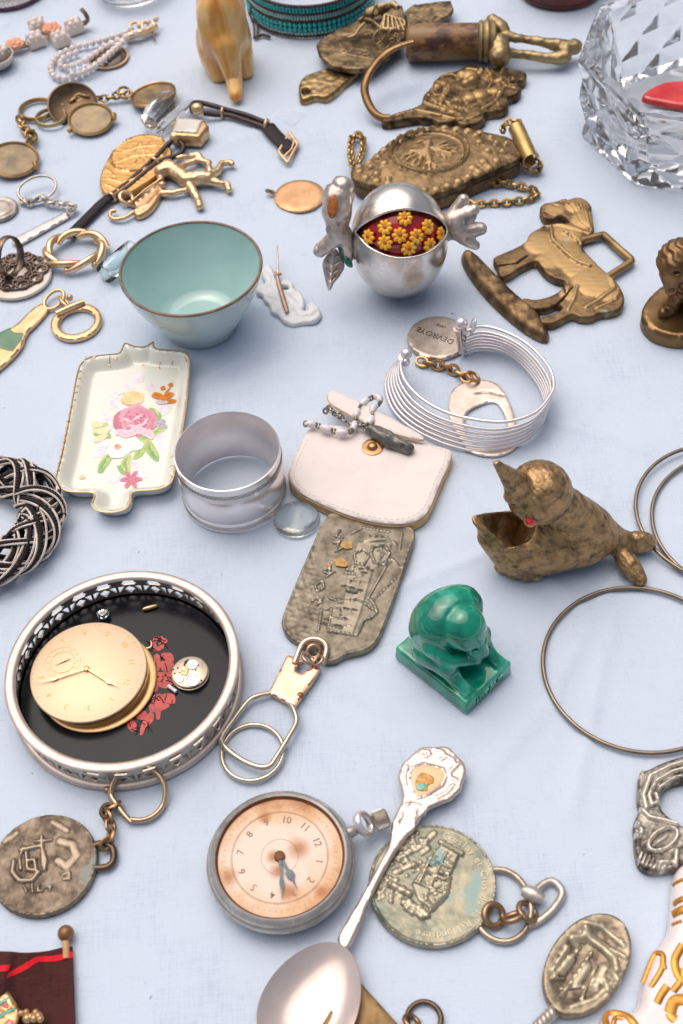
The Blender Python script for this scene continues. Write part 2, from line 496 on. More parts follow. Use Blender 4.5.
CELADON = glaze('celadon glaze', rgb('a6c6c3'), rgb('b6d2d0'), .07, 40, .02, .5)
CELADON_O = glaze('pale celadon glaze', rgb('acc4c2'), rgb('c0d2d1'), .08, 30, .03, .5)
PORC = glaze('porcelain', rgb('dcdcd0'), rgb('e2e2d8'), .08, 25, .015, .5)
RIMBROWN = glaze('brown rim', rgb('6d5446'), rgb('8d7463'), .3, 200, .1)
GILT = metal('gilt edge', rgb('e0b987'), rgb('b98a56'), .35, .1, .1, 700, 220, contrast=.9)
BLACKG = glaze('black lacquer', rgb('121318'), rgb('1b1c22'), .22, 30, .02, .0, spec=.22)
REDPAINT = glaze('red paint', rgb('9c1d18'), rgb('d23a2a'), .35, 300, .2)
ENAMEL_R = glaze('red enamel', rgb('8e0712'), rgb('c21a26'), .06, 120, .05, .8)
ENAMEL_Y = glaze('yellow enamel', rgb('fba90c'), rgb('ffc52e'), .18, 300, .1, .3)
ENAMEL_O = glaze('orange enamel', rgb('b8430a'), rgb('d86a14'), .2, 400, .1, .3)
ENAMEL_G = glaze('green enamel', rgb('1e6f55'), rgb('4fa58c'), .2, 200, .2, .3)
BOTTLE_G = glaze('bottle green enamel', rgb('3f6e4c'), rgb('5b8a66'), .15, 60, .03, .4)
ORANGE_E = glaze('orange bark', rgb('8e4a22'), rgb('c67a3c'), .45, 500, .6)
LEATHER_W = glaze('white leather', rgb('e0d6d0'), rgb('e6dcd7'), .5, 90, .25, bscale=900, spec=.35)
LEATHER_E = glaze('raw leather edge', rgb('c99a66'), rgb('e0b884'), .6, 200, .3)
LEATHER_B = glaze('brown leather', rgb('4f1d14'), rgb('6f2e20'), .38, 120, .3, bscale=700)
THREAD = glaze('stitching', rgb('cfc0ba'), rgb('ddd0ca'), .8, 300, .2)
BLACKCORD = glaze('black cord', rgb('1b1517'), rgb('2b2224'), .55, 500, .6, bscale=1400, spec=.3)
CORDBROWN = glaze('brown leather cord', rgb('2c1b1d'), rgb('3d272a'), .4, 300, .2)
CORDWHITE = glaze('silvery cord', rgb('b9aaa0'), rgb('e2d8d0'), .4, 300, .2)
BEAD_P = glaze('peach bead', rgb('eac2ae'), rgb('f2d6c6'), .3, 120, .1, .2, sss=.15)
PEARL = glaze('pearl', rgb('e2d2cc'), rgb('f0e6e2'), .16, 200, .02, .6)
PEACH = glaze('peach rose resin', rgb('e59a78'), rgb('f0b496'), .3, 200, .1)
BEIGE = glaze('beige enamel', rgb('d8c8b8'), rgb('e4d8ca'), .4, 100, .1)
BROWNSTONE = glaze('brown stone', rgb('3a2a24'), rgb('6b5247'), .12, 120, .03, .6)
TURQ = glaze('turquoise beads', rgb('128f94'), rgb('3cc0be'), .2, 700, .3, .3)
TURQ_L = glaze('pale turquoise beads', rgb('7fb0ad'), rgb('a8cfc9'), .2, 700, .3, .3)
REDGEM = glaze('red gem', rgb('c40d12'), rgb('f03026'), .03, 500, 0, 1)
WHITEM = glaze('white metal', rgb('d2d3d7'), rgb('e0e0e2'), .35, 200, .2)
WOOD = None
def film():
    m, nt, b = _mat('thin clear film'); b.inputs['Base Color'].default_value = (.8, .82, .85, 1); b.inputs['Alpha'].default_value = .16; b.inputs['Roughness'].default_value = .12
    return m
FILM = film()
CLEAR = glass('clear glass', (.97, .98, .98), .02, 1.5)
CRYSTAL = glass('cut crystal', (1, 1, 1), .02, 1.42, 0, 120)
CRYSTAL.node_tree.nodes['Principled BSDF'].inputs['Transmission Weight'].default_value = .95
AQUA = glass('aqua glass', (.80, .92, .92), .04, 1.48)
FROST = glass('milky glass', (.93, .96, .95), .14, 1.45, .25, 160)
REDGLASS = glaze('red glass', rgb('c21f24'), rgb('e0463f'), .08, 60, .05, .6)

def onyx():
    m, nt, b = _mat('yellow onyx'); L = nt.links.new
    tc = N(nt, 'ShaderNodeTexCoord'); mp = N(nt, 'ShaderNodeMapping'); mp.inputs['Scale'].default_value = (1, .5, .22); mp.inputs['Rotation'].default_value = (.1, .25, 0)
    L(tc.outputs['Object'], mp.inputs['Vector'])
    n1 = N(nt, 'ShaderNodeTexNoise', Scale=110.0, Detail=5.0, Distortion=.6); L(mp.outputs[0], n1.inputs['Vector'])
    r = ramp(nt, n1.outputs['Fac'], [(.3, rgb('c98436')), (.48, rgb('e3ad60')), (.6, rgb('ecc68a')), (.72, rgb('d69342'))]); L(r.outputs[0], b.inputs['Base Color'])
    b.inputs['Roughness'].default_value = .16; b.inputs['Subsurface Weight'].default_value = .5; b.inputs['Subsurface Scale'].default_value = .006; b.inputs['Subsurface Radius'].default_value = (1, .6, .25)
    return m
ONYX = onyx()
def wood():
    m, nt, b = _mat('stained wood'); L = nt.links.new
    tc = N(nt, 'ShaderNodeTexCoord'); mp = N(nt, 'ShaderNodeMapping'); mp.inputs['Scale'].default_value = (.35, 1, 1); L(tc.outputs['Object'], mp.inputs['Vector'])
    n1 = N(nt, 'ShaderNodeTexNoise', Scale=170.0, Detail=6.0, Roughness=.7); L(mp.outputs[0], n1.inputs['Vector'])
    n2 = N(nt, 'ShaderNodeTexNoise', Scale=75.0, Detail=4.0); L(tc.outputs['Object'], n2.inputs['Vector'])
    a = N(nt, 'ShaderNodeMath', operation='ADD'); L(n1.outputs[0], a.inputs[0]); L(n2.outputs[0], a.inputs[1])
    r = ramp(nt, a.outputs[0], [(.72, rgb('321811')), (.9, rgb('5a3422')), (1.0, rgb('86623a')), (1.0, rgb('8a673c'))]); L(r.outputs[0], b.inputs['Base Color'])
    b.inputs['Roughness'].default_value = .38
    bp = N(nt, 'ShaderNodeBump', Strength=.4, Distance=.0004); L(n1.outputs[0], bp.inputs['Height']); L(bp.outputs[0], b.inputs['Normal'])
    return m
WOOD = wood()
def cloth_mat(name, c1, c2, s=1.0, bump=.8):
    m, nt, b = _mat(name); L = nt.links.new
    tc = N(nt, 'ShaderNodeTexCoord'); hs = []
    for sc in ((1, .07, 1), (.07, 1, 1)):
        mp = N(nt, 'ShaderNodeMapping'); mp.inputs['Scale'].default_value = sc; mp.inputs['Rotation'].default_value = (0, 0, .12)
        L(tc.outputs['Object'], mp.inputs['Vector'])
        n = N(nt, 'ShaderNodeTexNoise', Scale=1500.0*s, Detail=3.0, Roughness=.6); L(mp.outputs[0], n.inputs['Vector']); hs.append(n)
    a = N(nt, 'ShaderNodeMath', operation='ADD'); L(hs[0].outputs[0], a.inputs[0]); L(hs[1].outputs[0], a.inputs[1])
    big = N(nt, 'ShaderNodeTexNoise', Scale=22.0, Detail=5.0, Roughness=.6); L(tc.outputs['Object'], big.inputs['Vector'])
    k = N(nt, 'ShaderNodeMath', operation='MULTIPLY_ADD'); L(a.outputs[0], k.inputs[0]); k.inputs[1].default_value = .55; L(big.outputs[0], k.inputs[2])
    r = ramp(nt, k.outputs[0], [(.75, c1), (1.0, c2)]); r.color_ramp.elements[0].position = .72
    sp_ = N(nt, 'ShaderNodeTexNoise', Scale=330.0, Detail=2.0); L(tc.outputs['Object'], sp_.inputs['Vector'])
    sk = ramp(nt, sp_.outputs[0], [(.765, (0, 0, 0)), (.80, (.55, .55, .55))])          # lint and specks of dirt
    mx = N(nt, 'ShaderNodeMix', data_type='RGBA'); L(sk.outputs[0], mx.inputs[0]); L(r.outputs[0], mx.inputs[6]); mx.inputs[7].default_value = (.12, .10, .11, 1)
    L(mx.outputs[2], b.inputs['Base Color'])
    b.inputs['Roughness'].default_value = .85; b.inputs['Specular IOR Level'].default_value = .15
    b.inputs['Sheen Weight'].default_value = .15
    bp = N(nt, 'ShaderNodeBump', Strength=bump, Distance=.00025); L(a.outputs[0], bp.inputs['Height']); L(bp.outputs[0], b.inputs['Normal'])
    return m
CLOTH = cloth_mat('pale blue cotton', rgb('b8c5d9'), rgb('c9d5e5'))
FLAGC = cloth_mat('maroon cloth', rgb('2f1716'), rgb('4a2624'), .7, .8)
FLAGR = cloth_mat('red ribbon', rgb('c3101f'), rgb('d82230'), .7, .8)

# ------------------------------------------------------------------ tablecloth
def tablecloth():
    t = np.linspace(-1, 1, 401)
    x = np.sign(t)*(np.abs(t)*260+np.abs(t)**7*1500)
    y = x+70
    X, Y = np.meshgrid(x, y, indexing='ij')
    p = np.stack([X.ravel(), Y.ravel()], 1)
    z = -.75+.30*vnoise(p, 48, 3)+.16*vnoise(p, 19, 5)+.05*vnoise(p, 7.5, 9)
    for (a, b, w, h) in (((40, 20), (95, -70), 5, .5), ((20, -40), (75, -20), 4, .4), ((-60, 250), (20, 300), 5, .5), ((60, 60), (130, 20), 5, .4), ((-30, 130), (40, 60), 6, .35), ((70, -95), (120, -20), 4, .5), ((-95, 60), (-40, 95), 4, .4), ((-60, -125), (-20, -60), 4, .5), ((30, -135), (72, -95), 4, .5), ((85, 190), (135, 120), 5, .5), ((-20, 205), (18, 150), 4, .4), ((100, -60), (70, -140), 4, .45), ((-30, -60), (10, -95), 3.5, .4), ((30, -30), (60, -80), 3, .35)):
        d = segdist(p, np.array([a, b], float), False); z += 2.0*h*np.exp(-(d/(w*.7))**2)
    z = np.minimum(z, .05)
    n = len(t); F = [(i*n+j, (i+1)*n+j, (i+1)*n+j+1, i*n+j+1) for i in range(n-1) for j in range(n-1)]
    o = mesh_obj('tablecloth', (np.column_stack([p, z]), F), CLOTH, ang=None)
    o['kind'] = 'structure'; o['label'] = 'pale blue cotton cloth spread over the stall table'; o['category'] = 'tablecloth'
tablecloth()

# ------------------------------------------------------------------ light and camera
w = bpy.data.worlds.new('World'); scene.world = w; w.use_nodes = True
nt = w.node_tree; bg = nt.nodes['Background']
sky = nt.nodes.new('ShaderNodeTexSky'); sky.sky_type = 'NISHITA'; sky.sun_disc = False
SUN_EL, SUN_AZ = math.radians(70), math.radians(-35)      # azimuth from +Y towards +X
sky.sun_elevation = SUN_EL; sky.sun_rotation = SUN_AZ
sky.air_density = 1.0; sky.dust_density = 7.0; sky.ozone_density = 1.0
hs = nt.nodes.new('ShaderNodeHueSaturation'); hs.inputs['Saturation'].default_value = .75      # thin bright overcast
nt.links.new(sky.outputs[0], hs.inputs['Color']); nt.links.new(hs.outputs[0], bg.inputs['Color']); bg.inputs['Strength'].default_value = .078
sd = bpy.data.lights.new('sun', 'SUN'); sd.energy = 1.25; sd.angle = math.radians(82); sd.color = (1, .90, .81)
so = bpy.data.objects.new('sun', sd); COL.objects.link(so)
dirv = Vector((math.sin(SUN_AZ)*math.cos(SUN_EL), math.cos(SUN_AZ)*math.cos(SUN_EL), math.sin(SUN_EL)))
so.rotation_euler = dirv.to_track_quat('Z', 'Y').to_euler(); so.location = dirv*2

cd = bpy.data.cameras.new('camera'); cam = bpy.data.objects.new('camera', cd); COL.objects.link(cam)
cd.sensor_fit = 'AUTO'; cd.sensor_width = 36; cd.lens = 36*FPX/1024
M = Matrix(((R_[0], U_[0], -F_[0]), (R_[1], U_[1], -F_[1]), (R_[2], U_[2], -F_[2])))
cam.matrix_world = Matrix.Translation(Vector(CAM*S)) @ M.to_4x4()
cd.clip_start = .01; cd.clip_end = 50
cd.dof.use_dof = True; cd.dof.aperture_fstop = 20
cd.dof.focus_distance = float((P(345, 560)-CAM) @ F_)*S
scene.camera = cam
scene.view_settings.view_transform = 'Standard'; scene.view_settings.look = 'None'
scene.view_settings.gamma = 1; scene.view_settings.exposure = 0.42
scene.cycles.use_denoising = True
scene.cycles.max_bounces = 28; scene.cycles.transmission_bounces = 28; scene.cycles.glossy_bounces = 6; scene.cycles.diffuse_bounces = 4; scene.cycles.caustics_reflective = False; scene.cycles.caustics_refractive = True; scene.cycles.blur_glossy = 1.0
# ------------------------------------------------------------------ helpers for designs
def polyraise(v, poly, ht, rampw=.5):
    poly = np.asarray(poly, float)[:, :2]
    d = segdist(v, poly); i = inside(v, poly)
    return np.where(i, ht*sst(d/rampw), 0)
def flat(poly, z, t=.04):
    """thin painted or inlaid shape"""
    p = np.asarray(poly, float)[:, :2]; n = len(p)
    a = sum(p[i, 0]*p[(i+1) % n, 1]-p[(i+1) % n, 0]*p[i, 1] for i in range(n))
    if a < 0: p = p[::-1]
    V = np.concatenate([np.column_stack([p, np.full(n, z+t)]), np.column_stack([p, np.full(n, z)])])
    F = [tuple(range(n))]+[(n+i, n+(i+1) % n, (i+1) % n, i) for i in range(n)]
    return V, F
def tex_dir(p0, p1):                         # matrix laying text flat, x from p0 to p1
    x = unit(np.array(p1)-np.array(p0)); z = np.array([0, 0, 1.0]); y = np.cross(z, x)
    return np.stack([x, y, z], 1)
def march(fn, px, py, t0=300, t1=800):
    d = ray(px, py); t = t0
    for _ in range(200):
        s = fn((CAM+d*t)[None])[0]
        if s < .02: break
        t += max(s*.8, .05)
    return CAM+d*t
TINT = None
def tint_mat(name, rough=.15, coat=.4):
    m, nt, b = _mat(name)
    a = N(nt, 'ShaderNodeAttribute', attribute_name='tint'); nt.links.new(a.outputs['Color'], b.inputs['Base Color'])
    b.inputs['Roughness'].default_value = rough; b.inputs['Coat Weight'].default_value = coat
    return m
def set_tint(ob, cols):
    at = ob.data.color_attributes.new('tint', 'FLOAT_COLOR', 'POINT')
    at.data.foreach_set('color', np.column_stack([np.asarray(cols, float), np.ones(len(cols))]).astype(np.float32).ravel())

# ------------------------------------------------------------------ celadon bowl
def bowl():
    b = P(201, 322.5); rc = PX(190.2, 267.6, b); h = rc[2]; R = 72/kpx(rc)
    t = Thing('tea_bowl', 'pale celadon green tea bowl with a thin brown rim', 'bowl', b)
    rf = R*.54
    z = np.linspace(0, 1, 18)
    ro = rf+1.0+(R-rf-1.0)*(.60*np.sin(z*PI/2)+.40*z)
    outer = [(rf-2.5, 1.2), (rf-1.6, 0), (rf, 0), (rf+.6, 2.0)]+[(r, 2.6+(h-2.6)*q) for r, q in zip(ro, z)]
    inner = [(r-1.1, 4.2+(h-.2-4.2)*q) for r, q in zip(ro, z)][::-1]+[(rf*.6, 3.3), (0.001, 3.1)]
    t.part('outer_wall', lathe([(0.001, 1.2)]+outer, b, 96, caps=False), CELADON_O)
    t.part('inner_wall', lathe(outer[-1:]+inner, b, 96, caps=False), CELADON)
    t.part('rim', torus(b+[0, 0, h], R-.5, .72, 96, 8), RIMBROWN)
bowl()

# ------------------------------------------------------------------ silver napkin ring
def napkin_ring():
    b = P(235, 493); rc = PX(228.5, 450, b); h = rc[2]; R = 53.6/kpx(rc)
    pr = [(R-1.1, .3), (R-.5, 0), (R, .3), (R, 5.2), (R-.12, 5.4), (R-.12, 5.8), (R, 6.0), (R, h-8.6), (R-.12, h-8.4), (R-.12, h-7.8), (R, h-7.6), (R, h-2), (R+.05, h-1), (R, h-.1), (R-.5, h+.1), (R-1.0, h-.6), (R-1.0, 1.0)]
    ms = [lathe(pr, b, 128, close=True)]
    t = Thing('napkin_ring', 'bright silver napkin ring with engraved bands standing upright', 'napkin ring', b)
    t.part('band', ms[0], SILVER_B)
    fr = []
    for z0, amp in ((2.8, 1.6), (h-4.7, 1.6)):
        a = np.linspace(0, 2*PI, 361)[:-1]
        for ph in (0, PI):
            p = np.stack([b[0]+(R+.12)*np.cos(a), b[1]+(R+.12)*np.sin(a), z0+amp*.6*np.sin(a*44+ph)], 1)
            fr.append(tube(p, .11, 4, True))
    t.part('engraved_border', join(*fr), ANTIQ)
napkin_ring()

# ------------------------------------------------------------------ porcelain pin tray
def tray():
    A = zoom(30, 330, 210, 520); T = 7.0
    o = PP(A((345, 78), (352, 62), (362, 50), (400, 62), (440, 62), (468, 44), (478, 70), (560, 78), (590, 85), (608, 108), (608, 140), (590, 300), (568, 430), (548, 540), (530, 582), (480, 603), (392, 612), (380, 650), (360, 678), (310, 690), (255, 683), (235, 660), (240, 617), (150, 612), (112, 592), (98, 560), (120, 470), (150, 320), (180, 160), (205, 117), (240, 100), (330, 90)), T)
    oc = resample(cr(o[:, :2], 6, True), 1.0, True)
    def hfn(v):
        d = segdist(v, oc)
        return -(T-1.9)*sst((d-.7)/5.5)
    m = relief(o, T, edge=.7, sp=1.0, hfn=hfn, step=.8)
    V = m[0]; d = segdist(V[:, :2], oc); side = V[:, 2] < .01
    V[side, :2] += (V[:, :2].mean(0)-V[side, :2])*.07          # flare towards the rim
    t = Thing('pin_tray', 'porcelain pin tray painted with a rose bouquet, gold edged with two lug handles', 'tray', [V[:, 0].mean(), V[:, 1].mean(), 0])
    t.part('dish', m, PORC)
    e = np.column_stack([oc, np.full(len(oc), T-.15)])
    t.part('gilt_edge', tube(e, .34, 5, True), GILT)
    g = []
    def dab(x, y, dx, dy, r=.55):
        a, b_ = P(*A((x, y))[0], T-1), P(*A((x+dx, y+dy))[0], T-4)
        for q, s in ((a, r*.55), (b_, r)):
            dd = segdist(q[None, :2], oc)[0]; q = q.copy(); q[2] = T-(T-1.9)*sst((dd-.7)/5.5)+.02
            g.append(ball(q, (s, s, .15), 8))
        n = 4; pts = []
        for k in range(n+1):
            q = a+(b_-a)*k/n; dd = segdist(q[None, :2], oc)[0]; pts.append([q[0], q[1], T-(T-1.9)*sst((dd-.7)/5.5)+.02])
        g.append(tube(pts, .2, 5))
    for i in range(15):
        f = i/14; dab(186-62*f-6*(f > .3)-14*f, 165+375*f, 20, 12+4*random.random(), .55)
    for i, x in enumerate((215, 250, 305, 332, 490, 540, 588)): dab(x, 105, -2 if x < 560 else 12, 22 if i % 2 else 34, .6)
    for y in (480, 520, 560): dab(548, y, -12, 14, .5)
    dab(428, 120, -4, 8, .8)
    t.part('gilt_dabs', join(*g), GILT)
    # painted bouquet: overlapping petals, each its own brush mark of colour
    Bz = zoom(80, 340, 200, 520); Vs, Fs, Cs, n = [], [], [], 0
    rr = random.Random(4)
    zz = 1.98
    def petal(x, y, ang, L, W, c0, c1):
        nonlocal n, zz
        c = P(*Bz((x, y))[0], 2.0); k = 5.69*2.35
        L, W = L*1.22/k, W*1.25/k; zz += .0016
        m_ = 14; a = np.arange(m_)*2*PI/m_
        xx = np.cos(a)*L/2*(1+.12*np.sin(3*a+rr.uniform(0, 6))); yy = np.sin(a)*W/2*(1+.1*np.cos(4*a+rr.uniform(0, 6)))
        ca, sa = math.cos(-ang), math.sin(-ang)
        pts = np.column_stack([c[0]+xx*ca-yy*sa, c[1]+(xx*sa+yy*ca)*1.18, np.full(m_, zz)])
        Vs.append(np.vstack([[c[0], c[1], zz+.02], pts])); Fs.extend([(n, n+1+i, n+1+(i+1) % m_) for i in range(m_)])
        C0, C1 = np.array(rgb(c0)), np.array(rgb(c1)); Cs.append(np.vstack([C0, np.tile(C1, (m_, 1))])); n += m_+1
    def rose(x, y, R, cols, k=16, sq=.8):
        for i in range(k):
            f = i/k; a = i*2.4; r = R*(1-f)*.75
            petal(x+r*math.cos(a), y+r*sq*math.sin(a), a+1.57, R*(1.0-.45*f), R*(.62-.3*f), cols[i % len(cols)], cols[(i+1) % len(cols)])
    lil = ('dcc8dc', 'e4d6e4', 'd6bcd4', 'e6dde6')
    for x, y in ((330, 235), (275, 270), (400, 260), (185, 365), (150, 440), (480, 400), (460, 560), (460, 600), (110, 640), (130, 600), (190, 780), (320, 700), (215, 300), (350, 215), (240, 390), (235, 800), (345, 760), (160, 490)):
        for j in range(3): petal(x+rr.uniform(-18, 18), y+rr.uniform(-14, 14), rr.uniform(0, 3), 52, 26, rr.choice(lil), 'e8e2e4')
    for x, y, a, L in ((130, 540, .3, 90), (120, 490, -.2, 80), (430, 420, .9, 90), (380, 550, -.4, 120), (440, 520, -.5, 90), (400, 620, 1.2, 110), (420, 650, 1.0, 90), (145, 690, 2.2, 110), (170, 660, 2.5, 90), (130, 720, 2.0, 80), (260, 700, 1.8, 110), (265, 730, 1.4, 90), (340, 640, 2.2, 90), (310, 380, 1.6, 60), (240, 740, .9, 70)):
        petal(x, y, a, L, L*.42, rr.choice(('5f9a4e', '79a855', '4e8f54')), rr.choice(('b9c466', 'cfd488', '8fb56a')))
        petal(x+8, y-4, a+.15, L*.7, L*.2, 'd8d27a', rr.choice(('7fae5c', 'a8bf68')))
    for x, y, a, L in ((125, 520, .1, 80), (115, 560, -.4, 70), (100, 480, .1, 60)): petal(x, y, a, L, 34, 'ecd9a0', 'e3d6ac')
    rose(295, 330, 62, ('edc27a', 'f3d39a', 'e0a860', 'f5dcb0'), 18, .6)
    rose(310, 460, 118, ('c0607c', 'd58a9e', 'b34e6c', 'e0a5b4', 'c97088'), 34, .68)
    for i in range(7): petal(230+i*28, 525+14*math.sin(i*1.3), .2*i, 56, 34, 'e3aab8', 'f0d2d8')
    for x, y, a in ((265, 455, .5), (330, 440, -.5), (370, 470, -.9), (300, 490, .2), (345, 485, -.2)): petal(x, y, a, 62, 15, 'f3dde0', 'd798a8')
    rose(220, 620, 64, ('f4f0ec', 'e9e4e0', 'f7f4f0', 'dcdad6'), 14, .9); rose(310, 600, 46, ('f2efe9', 'e2e3dc', 'f5f3ee'), 9, .9)
    petal(215, 610, .3, 40, 30, 'c98a5e', 'e0b48c'); petal(208, 605, 1.3, 20, 14, 'b0643e', 'd09a70')
    for i in range(6): petal(290+26*math.cos(i*1.05), 795+22*math.sin(i*1.05), i*1.05, 62, 24, 'b84a66', 'd08294')
    for x, y in ((440, 475), (470, 465), (480, 490), (455, 495)): petal(x, y, rr.uniform(0, 3), 32, 22, '8d86a4', 'bdb6c8')
    for x, y, a, L, W in ((440, 318, .3, 60, 36), (500, 318, -.4, 62, 34), (515, 350, .1, 66, 24), (475, 345, .4, 46, 26), (472, 275, 0, 26, 24), (517, 257, 0, 26, 24), (490, 300, -1.0, 50, 8), (505, 285, -1.1, 60, 6)): petal(x, y, a, L, W, 'c26a22', 'd98a3c')
    petal(465, 355, .2, 60, 24, 'bcaab4', 'd8ccd2'); petal(12, 780, 0, 30, 22, 'e8b088', 'efd6c0')
    ob = t.part('painted_bouquet', (np.vstack(Vs), Fs), tint_mat('painted flowers', .12, .3))
    set_tint(ob, np.vstack(Cs))
tray()

# ------------------------------------------------------------------ white leather purse and the necklace on it
BZ = zoom(270, 370, 470, 540)
def purse():
    o = PP(BZ((140, 190), (210, 182), (330, 200), (480, 235), (600, 262), (620, 278), (612, 320), (585, 375), (545, 470), (505, 508), (445, 522), (360, 516), (250, 486), (130, 432), (80, 395), (62, 362), (68, 325), (100, 255)), 6.0)[:, :2]
    t = Thing('coin_purse', 'white leather coin purse lying open with a brass snap', 'purse', [o[:, 0].mean(), o[:, 1].mean(), 0])
    c = o.mean(0)
    t.part('back_panel', relief(c+(o-c)*1.004, 4.3, edge=.5, sp=1.6), LEATHER_E)
    t.part('front_panel', relief(c+(o-c)*.992, 1.6, z0=4.25, edge=.7, sp=1.2, hfn=lambda v: .6*vnoise(v, 26, 8)*sst(segdist(v, cr(o, 6, True))/8)), LEATHER_W)
    f = PP(BZ((196, 78), (212, 66), (245, 78), (330, 118), (430, 168), (522, 222), (505, 232), (440, 216), (340, 182), (240, 130), (204, 104)), 9.0)[:, :2]
    fl = relief(f, 1.6, z0=7.0, edge=.5, sp=1.2, bottom=True)
    t.part('flap', fl, [LEATHER_W])
    e = np.column_stack([resample(cr(f, 6, True), 1, True), np.full(len(resample(cr(f, 6, True), 1, True)), 7.3)])
    t.part('flap_edge', tube(e, .45, 6, True), LEATHER_E)
    oc = resample(cr(o, 6, True), .5, True); st = []
    ins = c+(oc-c)*.925
    for i in range(0, len(ins)-3, 5):
        if ins[i][1] > P(*BZ((300, 235))[0], 6)[1] and abs(ins[i][0]-c[0]) < 24: continue
        p = [np.array([*ins[i+k], 6.0+.6*0]) for k in (0, 1, 2, 3)]
        for q in p: q[2] = 5.78+.6*vnoise(q[None, :2], 26, 8)[0]*sst(segdist(q[None, :2], oc)[0]/8)+.06
        st.append(tube(p, .17, 4))
    t.part('stitching', join(*st), THREAD)
    s = P(*BZ((350, 263))[0], 6.2)
    t.part('snap', lathe([(4.6, -.4), (4.5, .2), (3.2, .5), (2.2, .3), (1.9, 1.2), (1.2, 1.7), (.001, 1.8)], s, 32), metal('snap brass', rgb('b58a62'), rgb('5a3d28'), .3, .1, .2, 800, 150))
purse()
def necklace():
    path = [P(*q, 8.6) for q in BZ((112, 196), (132, 184), (165, 190), (205, 205), (245, 214), (278, 208), (290, 180), (296, 148), (312, 118), (340, 98), (368, 92), (376, 112), (352, 130), (346, 168), (330, 190))]
    p = resample(cr(path, 8), .5); L = len(p)*.5
    t = Thing('bead_necklace', 'short string of milky tube beads and dark links resting on the white purse', 'necklace', [*p[:, :2].mean(0), 7.5])
    bd, lk = [], []; s = 1.5; i = 0; step = [5.5, 1.6]
    while s+5.5 < L:
        a, b = int(s/.5), int((s+5.2)/.5)
        q = p[a:b+1]; m = len(q); pr = 1.75*np.sin(np.linspace(.25, PI-.25, m))**.5
        bd.append(tube(q, pr, 10))
        c = p[min(len(p)-1, int((s+6.3)/.5))]; d = unit(p[min(len(p)-1, int((s+6.8)/.5))]-p[int((s+5.5)/.5)])
        lk.append(torus(c, 1.25, .5, 12, 6, np.cross(d, (.3, .2, 1)))); lk.append(ball(c+d*.9, .75, 8)); lk.append(ball(c-d*.9, .75, 8))
        s += 7.4
    t.part('beads', join(*bd), FROST_BEAD)
    for x, y in ((198, 128), (212, 136), (232, 148), (238, 158), (190, 140), (122, 184), (316, 190), (328, 200), (345, 180)):
        c = P(*BZ((x, y))[0], 8.8); lk.append(torus(c, 1.1, .5, 12, 6, (random.uniform(-1, 1), random.uniform(-1, 1), .8)))
    ch = [P(*q, 8.9) for q in BZ((195, 130), (220, 150), (240, 158), (262, 178), (300, 188), (330, 196), (370, 212))]
    lk.append(chain(ch, 2.6, 1.8, .4))
    t.part('links', join(*lk), LINKM)
    c0, c1 = P(*BZ((345, 205))[0], 8.5), P(*BZ((470, 268))[0], 7.8)
    fn = lambda q: smin(cap(q, c0, (c0+c1)/2, 2.2, 3.6), cap(q, (c0+c1)/2, c1, 3.4, 2.6), 1.0)+.55*vnoise(q, 3.0, 2)
    lo = np.minimum(c0, c1)-6; hi = np.maximum(c0, c1)+6
    t.part('pendant', sdf_mesh(fn, lo, hi, .45), metal('druse stone', rgb('6f6c66'), rgb('1d1a18'), .25, .1, 1.0, 350, 260, metallic=.3), ang=25)
FROST_BEAD = glaze('milky bead', rgb('d5ccd0'), rgb('e8e2e4'), .12, 200, .1, .4, sss=.3)
LINKM = metal('dark links', rgb('9a9288'), rgb('4a423c'), .3, .1, .2, 800, 160)
necklace()

# ------------------------------------------------------------------ wire cuff and the two keyring tokens
CZ = zoom(370, 300, 570, 470)
def cuff():
    top = cr(np.array(CZ((116, 196), (104, 225), (126, 285), (195, 350), (300, 396), (450, 416), (560, 386), (616, 325), (628, 285), (608, 225), (540, 152), (455, 106), (380, 90), (330, 106))), 10)
    bot = cr(np.array(CZ((106, 200), (66, 244), (54, 300), (82, 378), (150, 440), (250, 488), (350, 514), (430, 512), (520, 488), (578, 436), (600, 376), (575, 290), (505, 206), (440, 172), (370, 165), (318, 182))), 9)
    k = 80
    def rs(p):
        L = np.concatenate([[0], np.cumsum(np.hypot(*np.diff(p, axis=0).T))]); s = np.linspace(0, L[-1], k)
        return np.stack([np.interp(s, L, p[:, i]) for i in (0, 1)], 1)
    top, bot = rs(top), rs(bot)
    c = P(470, 390)
    t = Thing('wire_cuff_bracelet', 'silver cuff bracelet of six parallel wires standing on the cloth', 'bracelet', c)
    for f in (0, .27, .43, .58, .72, .86, 1.0):
        q = top*(1-f)+bot*f; z = 15.5*(1-f)+1.0
        t.part('wire', tube([P(x, y, z) for x, y in q], .78, 8), SILVER_B)
    b = P(*CZ((124, 184))[0], 17.5)
    t.part('end_ball', ball(b, 2.6, 14), SILVER_B)
    e = [P(*CZ((112+4*i, 196+7*i))[0], 17-2.4*i) for i in range(4)]
    t.part('end_bar', tube(e, [2.0, 2.3, 2.2, 1.6], 10), SILVER)
    t.part('end_ball', ball(P(*CZ((312, 80))[0], 18), 2.9, 14), SILVER_B)
    lf = P(*CZ((352, 88))[0], 18.2)
    t.part('leaf_tip', ball(lf, (1.1, 3.0, 4.6), 14, rotm((0, 1, 0), .25)), SILVER_B)
    e = [P(*CZ((300+3*i, 98+20*i))[0], 16.5-3.4*i) for i in range(5)]
    t.part('end_bar', tube(e, [2.2, 1.7, 1.6, 1.6, 1.6], 10), SILVER)
    co = [torus(P(*CZ((322, 104+17*i))[0], 15.6-3.1*i), 1.6, .6, 14, 6, (1, -.3, .3)) for i in range(5)]
    t.part('coil', join(*co), SILVER)
cuff()
